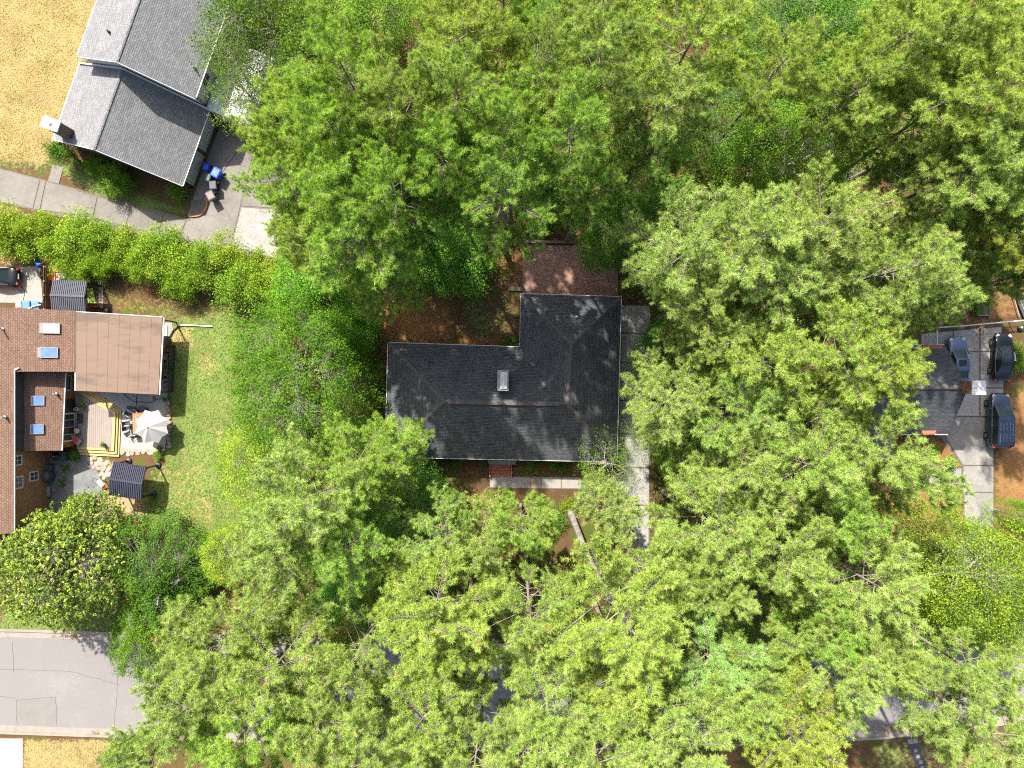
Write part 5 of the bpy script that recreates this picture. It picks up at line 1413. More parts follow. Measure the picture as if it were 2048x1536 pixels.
MB().add([P(72, 534, .9), P(83, 530, 1.0), P(82, 560, .4), P(75, 551, .1), P(80, 545, 1.2)], [(0, 3, 4), (3, 2, 4), (2, 1, 4), (1, 0, 4), (0, 1, 2, 3)]).build('bag', MT['black'], tp)
MB().tube(P(71, 526, .05), P(75, 528, 1.35), .02).build('pole', MT['black_metal'], tp)
MB().tube(P(77, 552, .05), P(80, 545, 1.2), .02).build('pole', MT['black_metal'], tp)
bl = thing('garden_sled', 'grey plastic sled lying on the dry grass', 'sled', P(61, 510))
MB().prism(pxpoly([(50, 503), (57, 500), (69, 508), (70, 517), (62, 520), (54, 512)], .1), .03, .1).build('tray', MT['concrete_pale'], bl)
MB().bar(P(52, 503, .13), P(62, 519, .13), .05, .07).build('rim', MT['grey_plastic'], bl)
bl = thing('toy_ball', 'red flat ball lying beside the grey sled', 'ball', P(45, 512))
MB().lathe([(.12, 0), (.26, .1), (.3, .2), (.26, .3), (.12, .38), (.03, .39)], P(45, 511, 0), 14).build('ball', MT['red'], bl, True, True); MB().lathe([(.03, .388), (.02, .4)], P(45, 511, 0), 6).build('valve', MT['white'], bl)
mtx = thing('play_mat', 'lime green mat beside the grey gazebo', 'mat', P(184, 596))
MB().prism(pxpoly([(175, 577), (186, 577), (192, 607), (176, 605)]), .006, .03).build('mat', MT['lime'], mtx)
MB().bar(P(176, 590, .035), P(189, 592, .035), .06, .012).build('stripe', MT['orange'], mtx)
mtx2 = thing('timber_planter', 'reddish timber planter beside the gazebo corner', 'planter', P(186, 611))
for a, b in (((176, 608), (197, 608)), ((176, 614), (197, 614)), ((176, 608), (176, 614)), ((197, 608), (197, 614))): MB().bar(P(*a, .2), P(*b, .2), .06, .36).build('side', MT['wood_orange'], mtx2)
MB().prism(pxpoly([(177, 609), (196, 609), (196, 613), (177, 613)]), .01, .26).build('soil', MT['joint'], mtx2)
post = thing('paver_strip', 'narrow strip of weathered pavers beside the gazebo', 'pavers', P(202, 590))
for i in range(8): MB().prism(pxpoly([(198, 560 + i * 7), (207, 560 + i * 7), (207, 566.4 + i * 7), (198, 566.4 + i * 7)]), -.01, .05).build('paver', MT['concrete_dark'], post)
tyr = thing('old_tyre', 'old tyre lying behind the brown house corner', 'tyre', P(214, 620))
MB().lathe([(.2, 0), (.32, .02), (.34, .1), (.32, .18), (.2, .2), (.18, .1)], P(214, 620, 0), 18).build('tread', MT['tyre'], tyr); MB().lathe([(.19, .05), (.17, .15), (.1, .15)], P(214, 620, 0), 14).build('hub', MT['wood_grey'], tyr)
cab = thing('cable', 'thin black cable curling over the parking pad', 'cable', P(40, 575))
MB().path([P(x, y, .06) for x, y in ((30, 548), (37, 560), (40, 568), (36, 573), (35, 578), (40, 583), (45, 585), (43, 577), (42, 571), (48, 580), (49, 588), (46, 602))], .018, 5).build('cord', MT['black'], cab)
sw = thing('timber_step', 'timber sleeper on the slope behind the yard trees', 'sleeper', P(440, 1150))
for (a, b) in (((392, 1144), (478, 1153)), ((396, 1150), (482, 1159))): MB().bar(P(*a, .15), P(*b, .15), .2, .25).build('sleeper', MT['wood_orange'], sw)
MB().bar(P(424, 1158, .35), P(436, 1148, .35), .16, .14).build('cross_piece', MT['wood_grey'], sw)
sw = thing('timber_fence', 'low timber fence rail behind the pale pine at the lawn edge', 'fence', P(490, 1165))
for i in range(9): MB().box(P(478 + i * 4, 1163 + i * .6, .4), (.14, .05, .8)).build('board', MT['wood_grey'], sw)
MB().bar(P(476, 1163, .6), P(514, 1168, .6), .05, .1).build('rail', MT['wood_grey'], sw)

# ------------------------------------------------------------------ right hand yard
wf = thing('white_rail_fence', 'white pipe rail fence closing the top of the driveway', 'fence', P(1940, 660))
zf = 1.25
MB().path([P(1874, 655, zf), P(1918, 652.5, zf), P(1990, 646, zf), P(2080, 638, zf)], .06, 8).build('rail', MT['white'], wf)
MB().path([P(1874, 655, zf), P(1874, 692, zf)], .07, 8).build('rail', MT['white'], wf)
MB().path([P(1874, 655, .65), P(1918, 652.5, .65), P(1990, 646, .65), P(2080, 638, .65)], .025, 6).build('rail', MT['silver'], wf)
for x, y in ((1874, 655), (1918, 652.5), (1955, 649.3), (1990, 646), (2035, 642), (1874, 690)):
    p = P(x, y, zf); MB().tube((p.x, p.y, 0), (p.x, p.y, zf + .08), .05, None, 8).build('post', MT['silver'], wf)
rb_ = thing('raised_bed', 'square timber frame of a raised bed behind the fence', 'raised bed', P(1966, 620))
for a, b in (((1953, 606), (1978, 605)), ((1978, 605), (1979, 631)), ((1979, 631), (1954, 631)), ((1954, 631), (1953, 606))): MB().bar(P(*a, .14), P(*b, .14), .07, .26).build('side', MT['wood_grey'], rb_)
MB().prism(pxpoly([(1954, 607), (1977, 606), (1978, 630), (1955, 630)]), .0, .1).build('soil', MT['joint'], rb_)
sg = thing('garden_stones', 'few flat stones beside the raised bed', 'stones', P(1920, 628))
for (x, y, rx, ry, ro) in ((1908, 632, .2, .34, -.4), (1918, 629, .28, .2, .2), (1927, 623, .18, .36, .2), (1911, 619, .14, .3, .6), (1898, 633, .14, .4, -.5), (1886, 642, .2, .5, -.6)): stone(sg, x, y, rx, ry, .12, ro, 'stone_pale' if x > 1905 else 'wood_grey', rg)
dck = thing('timber_walk', 'dark timber boardwalk with pale edge boards at the right edge', 'boardwalk', P(2040, 610))
for i in range(7):
    a, b = P(2030 + i * 6, 585 + i * 2, .3), P(2050 + i * 6, 635, .3); MB().bar(a, b, .24, .06).build('board', MT['charcoal'], dck)
for a, b in (((2026, 588), (2039, 634)), ((2032, 584), (2052, 628))): MB().bar(P(*a, .36), P(*b, .36), .07, .05).build('edge_board', MT['wood_grey'], dck)
for x, y in ((2040, 600), (2050, 628)): MB().box(P(x, y, .13), (.12, .12, .26)).build('foot', MT['wood_grey'], dck)
lmp = thing('garden_spotlight', 'black ground spotlight with pale lens by the fence corner', 'lamp', P(2038, 656))
MB().lathe([(.22, 0), (.26, .12), (.26, .3), (.2, .33)], P(2038, 656, 0), 14).build('housing', MT['black'], lmp); MB().lathe([(.12, .325), (.11, .35), (.03, .36)], P(2039, 656, 0), 12).build('lens', MT['white'], lmp)
bsn = thing('yard_sign', 'small white sign with purple print leaning beside the black sedan', 'sign', P(2012, 713))
a, b = P(2028, 704, .9), P(2030, 722, .9)
MB().bar(a, b, .2, .03).build('board', MT['white'], bsn)
for i in range(5): c = a.lerp(b, .12 + .19 * i); MB().box(c + Vector((-.02, 0, .02)), (.1, .05 if i % 2 else .09, .006)).build('print', MT['purple'], bsn)
for t in (.2, .8): c = a.lerp(b, t); MB().tube((c.x, c.y, 0), (c.x, c.y, .89), .012).build('stake', MT['black_metal'], bsn)
pbl = thing('coiled_hose', 'orange capped hose coil on the driveway by the fence', 'hose', P(1962, 664))
for k in range(3): MB().path([P(1962, 664, .07 + .03 * k) + Vector((math.cos(t) * (.42 - .04 * k), math.sin(t) * (.5 - .04 * k), 0)) for t in np.linspace(0, 6.283, 17)], .018, 5).build('coil', MT['tan'], pbl)
MB().lathe([(.1, .05), (.1, .2), (.06, .22)], P(1961, 659, 0), 10).build('cap', MT['orange'], pbl)
# mailbox by the lower kerb and a blue tub seen through the pines
mbx = thing('mailbox', 'dark mailbox with pale rim on the lower verge', 'mailbox', P(741, 1500))
c = P(740, 1500, 1.1)
MB().box((c.x, c.y, .5), (.1, .1, 1.0)).build('post', MT['wood_grey'], mbx)
MB().box((c.x, c.y, 1.1), (.3, .5, .22)).build('box', MT['dark_grey'], mbx)
for s in (-1, 1): MB().box((c.x, c.y + s * .26, 1.1), (.34, .03, .26)).build('rim', MT['white'], mbx); MB().box((c.x + s * .165, c.y, 1.2), (.03, .5, .05)).build('rim', MT['white'], mbx)
tub = thing('paddling_pool', 'pale blue paddling pool glimpsed among the lime pines', 'pool', P(702, 468))
MB().lathe([(.95, 0), (1.05, .1), (1.05, .28), (.95, .3), (.9, .2), (.88, .08)], P(702, 468, 0), 20).build('wall', MT['light_blue'], tub); MB().lathe([(.87, .06), (.86, .09)], P(702, 468, 0), 20).build('water', MT['glass_pale'], tub)

# ------------------------------------------------------------------ vegetation
def unit(a): return a / np.maximum(np.linalg.norm(a, axis=-1, keepdims=True), 1e-9)

class Wood:
    """branch tubes gathered with numpy"""
    def __init__(s): s.V = []; s.F = []; s.n = 0
    def seg(s, p, q, r0, r1, k=4):
        p, q = np.array(p, float), np.array(q, float)
        d = unit(q - p); a = np.array([0, 0, 1.0]) if abs(d[2]) < 0.9 else np.array([1.0, 0, 0])
        x = unit(np.cross(a, d)); y = np.cross(d, x)
        t = np.arange(k) * 2 * np.pi / k
        c = np.cos(t)[:, None] * x + np.sin(t)[:, None] * y
        s.V += [p + c * r0, q + c * r1]
        for i in range(k):
            j = (i + 1) % k
            s.F += [(s.n + i, s.n + j, s.n + k + j), (s.n + i, s.n + k + j, s.n + k + i)]
        s.n += 2 * k
    def path(s, pts, rads, k=4):
        for i in range(len(pts) - 1): s.seg(pts[i], pts[i + 1], rads[i], rads[i + 1], k)
    def mesh(s, name, mat):
        V = np.concatenate(s.V); Fc = np.array(s.F)
        me = tri_mesh(name, V, Fc, np.zeros(len(V)), mat)
        me.polygons.foreach_set('use_smooth', np.ones(len(Fc), bool))
        return me

def needles(rg, C, A, K, ln, w):
    """K thin needle blades in a brush round each tuft centre C with axis A"""
    n = len(C)
    d = unit(A[:, None, :] * 0.55 + rg.normal(size=(n, K, 3)) * 0.62)
    L = ln * rg.uniform(0.65, 1.1, (n, K, 1))
    pr = unit(np.cross(d, rg.normal(size=(n, K, 3)))) * (w * rg.uniform(0.7, 1.2, (n, K, 1)))
    c = C[:, None, :] + rg.normal(size=(n, K, 3)) * (0.06 * ln)
    V = np.stack([c - pr + d * 0.02, c + pr + d * 0.02, c + d * L], 2).reshape(-1, 3)
    Fc = np.arange(len(V)).reshape(-1, 3)
    tv = np.clip(rg.normal(0.52, 0.13, (n, 1)) + rg.normal(0, 0.13, (n, K)), 0, 0.955)
    brown = rg.uniform(size=n) < 0.006
    tv[brown] = rg.uniform(0.97, 1.0, (brown.sum(), 1))
    return V, Fc, np.repeat(tv.ravel(), 3)

def pine(seed, h=22.0, R=4.2, cb=0.48, nb=56, K=46, ln=0.36, w=0.0135, dens=1.0, bare=0.0, bark='bark', rt=None, sway=None):
    rg = np.random.RandomState(seed)
    wd = Wood(); C = []; A = []
    ph = rg.uniform(0, 6.28); sw = sway or rg.uniform(0.1, 0.35)
    def tr(z): t = z / h; return np.array([sw * math.sin(3 * t + ph) * t, sw * math.cos(2.3 * t + ph) * t, z])
    r0 = rt or 0.011 * h + 0.02
    zs = np.linspace(0, h * 0.98, 10)
    wd.path([tr(z) for z in zs], [r0 * (1 - 0.9 * (z / h) ** 1.2) * (1.25 if i == 0 else 1) for i, z in enumerate(zs)], 9)
    for i in range(nb):
        t = (i + rg.uniform()) / nb
        z = h * (cb + (1 - cb) * t * 0.97)
        f = 0.6 + 0.4 * math.sin(min(1, t / 0.3) * math.pi / 2) if t < 0.3 else 1 - ((t - 0.3) / 0.7) ** 2.2 * 0.82
        L = R * f * rg.uniform(0.62, 1.18)
        az = i * 2.399 + rg.normal(0, 0.35)
        el = 0.12 + 0.75 * t ** 1.5 + rg.normal(0, 0.12)
        b0 = tr(z); hd = np.array([math.cos(az), math.sin(az), 0]); sd = np.array([-hd[1], hd[0], 0])
        wob = rg.normal(0, 0.10, 2)
        def bp(s): return b0 + hd * (L * s) + sd * (L * (wob[0] * s * s)) + np.array([0, 0, L * (math.tan(el) * 0.55 * s + 0.12 * s * s + wob[1] * s * s * 0.6)])
        ss = [0, 0.35, 0.7, 1.0]
        br = 0.010 + 0.0105 * L
        wd.path([bp(s) for s in ss], [br, br * 0.75, br * 0.45, br * 0.15], 4)
        if rg.uniform() < bare: continue
        ns = int((7 + L * 5.4) * dens)
        for k in range(ns):
            s0 = 0.36 if t < 0.5 else 0.36 - 0.32 * (t - 0.5) / 0.5
            s = s0 + (1 - s0) * ((k + rg.uniform()) / ns) ** 0.8
            sg = 1 if k % 2 else -1
            an = rg.uniform(0.5, 1.15)
            td = unit(hd * math.cos(an) + sd * sg * math.sin(an) + np.array([0, 0, rg.uniform(0.0, 0.5)]))
            tl = L * 0.27 * (1.2 - abs(s - 0.7)) * rg.uniform(0.5, 1.2) + 0.15
            q0 = bp(s); q1 = q0 + td * tl
            wd.seg(q0, q1, 0.018, 0.007, 3)
            nt_ = 1 + int(tl / 0.36)
            for m in range(nt_):
                u = 1.0 - 0.85 * m / nt_
                C.append(q0 + td * (tl * u) + rg.normal(0, 0.07, 3)); A.append(unit(td * 0.8 + np.array([0, 0, 0.75])))
        C.append(bp(1.0)); A.append(unit(hd + np.array([0, 0, 0.6])))
    for m in range(34):
        C.append(tr(h * (1 - 0.07 * rg.uniform())) + rg.normal(0, 0.34, 3)); A.append(np.array([0, 0, 1.0]))
    V, Fc, v = needles(rg, np.array(C), np.array(A), K, ln, w)
    return wd.mesh('trunk', MT[bark]), tri_mesh('crown', V, Fc, v, MT['needle'])

def leaves(rg, C, A, n, spread, size, asp=0.55, up=0.6, sprig=None):
    """n leaf blades (rhombi) scattered round each clump centre"""
    k = len(C)
    if sprig is None:
        off = rg.normal(size=(k, n, 3)) * spread * np.array([1, 1, 0.75])
    else:
        off = A[:, None, :] * rg.uniform(-0.3, 1, (k, n, 1)) * sprig + rg.normal(size=(k, n, 3)) * spread
    c = C[:, None, :] + off
    nrm = unit(rg.normal(size=(k, n, 3)) * 0.7 + np.array([0, 0, up]) + unit(off) * 0.35)
    d = unit(np.cross(nrm, rg.normal(size=(k, n, 3))))
    e = np.cross(nrm, d)
    L = size * rg.uniform(0.6, 1.25, (k, n, 1))
    V = np.stack([c - d * L * 0.5, c + e * L * asp * 0.5, c + d * L * 0.5 + nrm * (-0.12 * L), c - e * L * asp * 0.5], 2).reshape(-1, 3)
    Fc = np.arange(len(V)).reshape(-1, 4)
    tv = np.clip(rg.normal(0.5, 0.17, (k, 1)) + rg.normal(0, 0.09, (k, n)), 0, 1)
    return V, Fc, np.repeat(tv.ravel(), 4)

def broadleaf(seed, h=12.0, R=4.5, cb=0.25, limbs=12, clumps=420, n=45, size=0.17, spread=0.33, mat='leaf', bark='bark_grey', asp=0.55, up=0.6, rosette=0, sprig=None, lump=0.22, inner=0.2):
    """trunk, limbs, twigs and clumps of leaves through an uneven crown"""
    rg = np.random.RandomState(seed)
    wd = Wood()
    r0 = 0.014 * h + 0.04
    top = np.array([rg.normal(0, 0.3), rg.normal(0, 0.3), h * 0.8])
    mid = np.array([rg.normal(0, 0.15), rg.normal(0, 0.15), h * 0.35])
    wd.path([np.zeros(3), mid, top], [r0 * 1.2, r0 * 0.8, r0 * 0.2], 8)
    zc = h * (cb + (1 - cb) * 0.45); hz = h * (1 - cb) * 0.55
    tips = []; mids = []
    for i in range(limbs):
        u = 1 - 1.7 * (i + rg.uniform()) / limbs
        ph = i * 2.399 + rg.normal(0, 0.3)
        rr = math.sqrt(max(0.03, 1 - u * u)) * rg.uniform(0.55, 0.75)
        tip = np.array([math.cos(ph) * R * rr, math.sin(ph) * R * rr, zc + hz * u * 0.7])
        s = rg.uniform(0.1, 0.8); st = mid * (1 - s) + top * s
        st = st * min(1, max(0.3, (tip[2] - 0.15 * R) / st[2]))
        m1 = st * 0.5 + tip * 0.5 + rg.normal(0, 0.04 * R, 3)
        wd.path([st, m1, tip], [r0 * 0.4, r0 * 0.25, r0 * 0.1], 5)
        tips.append(tip); mids.append(m1)
    tips = np.array(tips); mids = np.array(mids)
    ld = unit(rg.normal(size=(14, 3))); la = rg.uniform(-1, 1, 14)
    C = []; A = []
    for k in range(clumps):
        u = 1 - 1.75 * (k + 0.5) / clumps
        ph = k * 2.39996 + rg.normal(0, 0.1)
        rr = math.sqrt(max(0, 1 - u * u))
        d = np.array([math.cos(ph) * rr, math.sin(ph) * rr, u])
        f = 1 + lump * float((la * np.maximum(0, ld @ d - 0.55) * 2.6).sum())
        q = rg.uniform(0.82, 1.04) * f if rg.uniform() > inner else rg.uniform(0.45, 0.85) * f
        c = np.array([0, 0, zc]) + d * np.array([R, R, hz]) * q
        j = int(np.argmin(((tips - c) ** 2).sum(1)))
        t = rg.uniform(0.3, 1.0); b0 = mids[j] * (1 - t) + tips[j] * t
        wd.seg(b0, c, 0.010, 0.005, 3)
        C.append(c); A.append(unit(c - b0))
    C = np.array(C); A = np.array(A)
    if rosette:
        V, Fc, v = leaves(rg, np.repeat(C, rosette, 0) + rg.normal(size=(len(C) * rosette, 3)) * spread, np.repeat(A, rosette, 0), n, 0.06, size, asp, up)
    else:
        V, Fc, v = leaves(rg, C, A, n, spread, size, asp, up, sprig)
    V[:, 2] = np.maximum(V[:, 2], 0.05)
    return wd.mesh('trunk', MT[bark]), tri_mesh('crown', V, Fc, v, MT[mat])

def shrub(seed, R=1.6, h=2.6, clumps=120, n=26, size=0.13, spread=0.2, mat='leaf_yellow', bark='bark_grey', asp=0.55, up=0.5, lumps=5, sprig=None):
    """a bush: stems from the base, clumps of leaves through a lumpy dome"""
    rg = np.random.RandomState(seed)
    wd = Wood(); C = []
    lp = [(rg.uniform(0, 6.28), rg.uniform(0.1, 0.72) * R, rg.uniform(0.28, 0.62) * R, rg.uniform(0.45, 1.0) * h) for _ in range(lumps)]
    for k in range(clumps):
        a, rr, lr, lh = lp[k % lumps]
        d = unit(rg.normal(size=3)); d[2] = abs(d[2]); q = rg.uniform(0.5, 1.0)
        c = np.array([math.cos(a) * rr, math.sin(a) * rr, lh * 0.42]) + d * np.array([lr, lr, lh * 0.58]) * q
        C.append(c)
        if k % 4 == 0:
            b0 = np.array([math.cos(a) * rr * 0.3, math.sin(a) * rr * 0.3, 0])
            wd.path([b0, b0 * 0.4 + c * 0.6 + np.array([0, 0, 0.1]), c], [0.04, 0.025, 0.008], 4)
    C = np.array(C)
    A = unit(C - np.array([0, 0, h * 0.2]))
    V, Fc, v = leaves(rg, C, A, n, spread, size, asp, up, sprig)
    V[:, 2] = np.maximum(V[:, 2], 0.02)
    return wd.mesh('stems', MT[bark]), tri_mesh('foliage', V, Fc, v, MT[mat])

# ---- prototypes (each mesh shared by all the trees of its kind)
PINES = [pine(s, 22.0, R_, cb_, nb_) for s, R_, cb_, nb_ in ((1, 4.2, 0.50, 36), (2, 4.0, 0.54, 33), (3, 4.4, 0.46, 38), (4, 4.1, 0.55, 32), (5, 4.3, 0.48, 36))]
PINES.append(pine(6, 22.0, 4.2, 0.5, 32, dens=0.7, bare=0.2))            # 5: thin, twiggy
PINES.append(pine(7, 26.0, 4.6, 0.62, 34, dens=0.95, bark='bark_pale', rt=0.33, sway=0.7))   # 6: the pale bare trunk
PINES.append(pine(8, 14.0, 3.0, 0.25, 32, ln=0.31))                        # 7: young pine
PINES.append(pine(9, 22.0, 4.3, 0.46, 56, dens=1.15, ln=0.29))              # 8: dense
BROAD = {
 'dense': broadleaf(21, 11, 5.6, 0.08, 16, 820, 62, 0.20, 0.22, 'leaf_bright', asp=0.36, sprig=0.55, lump=0.3),
 'dark': broadleaf(22, 14, 5.2, 0.2, 14, 640, 62, 0.17, 0.36, 'leaf', asp=0.55, lump=0.35, inner=0.35),
 'bright': broadleaf(23, 13, 4.6, 0.2, 14, 640, 66, 0.145, 0.32, 'leaf_bright', lump=0.35),
 'yellow': broadleaf(24, 10, 3.6, 0.12, 12, 420, 60, 0.14, 0.27, 'leaf_yellow', lump=0.35),
 'magnolia': broadleaf(25, 9, 4.6, 0.10, 14, 560, 9, 0.22, 0.34, 'leaf_magnolia', asp=0.45, up=0.6, rosette=7, lump=0.35),
 'small': broadleaf(26, 8, 2.9, 0.12, 10, 360, 56, 0.14, 0.27, 'leaf', lump=0.4),
 'airy': broadleaf(27, 9, 2.8, 0.25, 9, 150, 30, 0.13, 0.26, 'leaf_bright', asp=0.4, lump=0.45, inner=0.4),
 'conifer': broadleaf(28, 6.5, 2.6, 0.04, 12, 760, 52, 0.16, 0.14, 'leaf_dark', asp=0.36, sprig=0.45, lump=0.4),
}
SHRUBS = {
 'hedge': [shrub(31, 2.3, 3.4, 240, 28, size=0.155, spread=0.26, lumps=11), shrub(32, 2.2, 3.0, 220, 32, size=0.15, spread=0.26, lumps=9), shrub(33, 2.5, 3.6, 260, 32, size=0.165, spread=0.3, lumps=13), shrub(34, 2.2, 3.3, 240, 34, size=0.19, mat='leaf_bright', asp=0.3, sprig=0.5, spread=0.18, lumps=9)],
 'green': [shrub(35, 0.9, 1.2, 60, 24, 0.10, 0.13, 'leaf'), shrub(36, 1.0, 1.5, 60, 24, 0.11, 0.14, 'leaf_bright')],
 'under': [shrub(37, 1.7, 1.9, 90, 22, 0.15, 0.26, 'leaf'), shrub(38, 1.5, 1.5, 80, 22, 0.15, 0.26, 'leaf_bright'), shrub(39, 1.9, 2.6, 100, 22, 0.16, 0.28, 'leaf')],
 'cone': [shrub(40, 1.0, 3.2, 130, 30, 0.12, 0.13, 'leaf_dark', asp=0.3, lumps=3, sprig=0.2)],
 'pot': [shrub(41, 0.32, 0.5, 26, 12, 0.14, 0.07, 'leaf', asp=0.3)],
}

def plant(kind, meshes, name, label, cat, px, py, hz, s=1.0, sz=1.0, rz=None, tint=(1, 1, 1), group=None, zfrac=0.78, base=None, h0=22.0, parts=('trunk', 'crown')):
    """tree whose crown middle is seen at (px, py): hz is its height; base: photo pixel of the foot when it leans"""
    H_ = hz
    c = P(px, py, H_ * zfrac)
    foot = P(*base) if base else Vector((c.x, c.y, 0))
    r = thing(name, label, cat, foot, group=group)
    k = H_ / h0
    lean = c - foot
    qz = Matrix.Rotation(rz if rz is not None else random.uniform(0, 6.28), 4, 'Z')
    q = Vector((0, 0, 1)).rotation_difference(lean.normalized()).to_matrix().to_4x4()
    r.rotation_euler = (q @ qz).to_euler()
    r.scale = (s * sz, s * sz, k)
    for nm, me in zip(parts, meshes):
        o = obj_from(me, nm, r)
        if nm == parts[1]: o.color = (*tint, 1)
    return r

random.seed(7)
LIME = (0.95, 1.05, 0.75); PALE = (1.03, 1.02, 1.12); YEL = (1.06, 1.03, 0.85); BLUE = (0.85, 1.03, 1.25); OLIVE = (1.0, 0.92, 0.68); DEEP = (0.85, 0.97, 0.75); STD = (1, 1, 1)
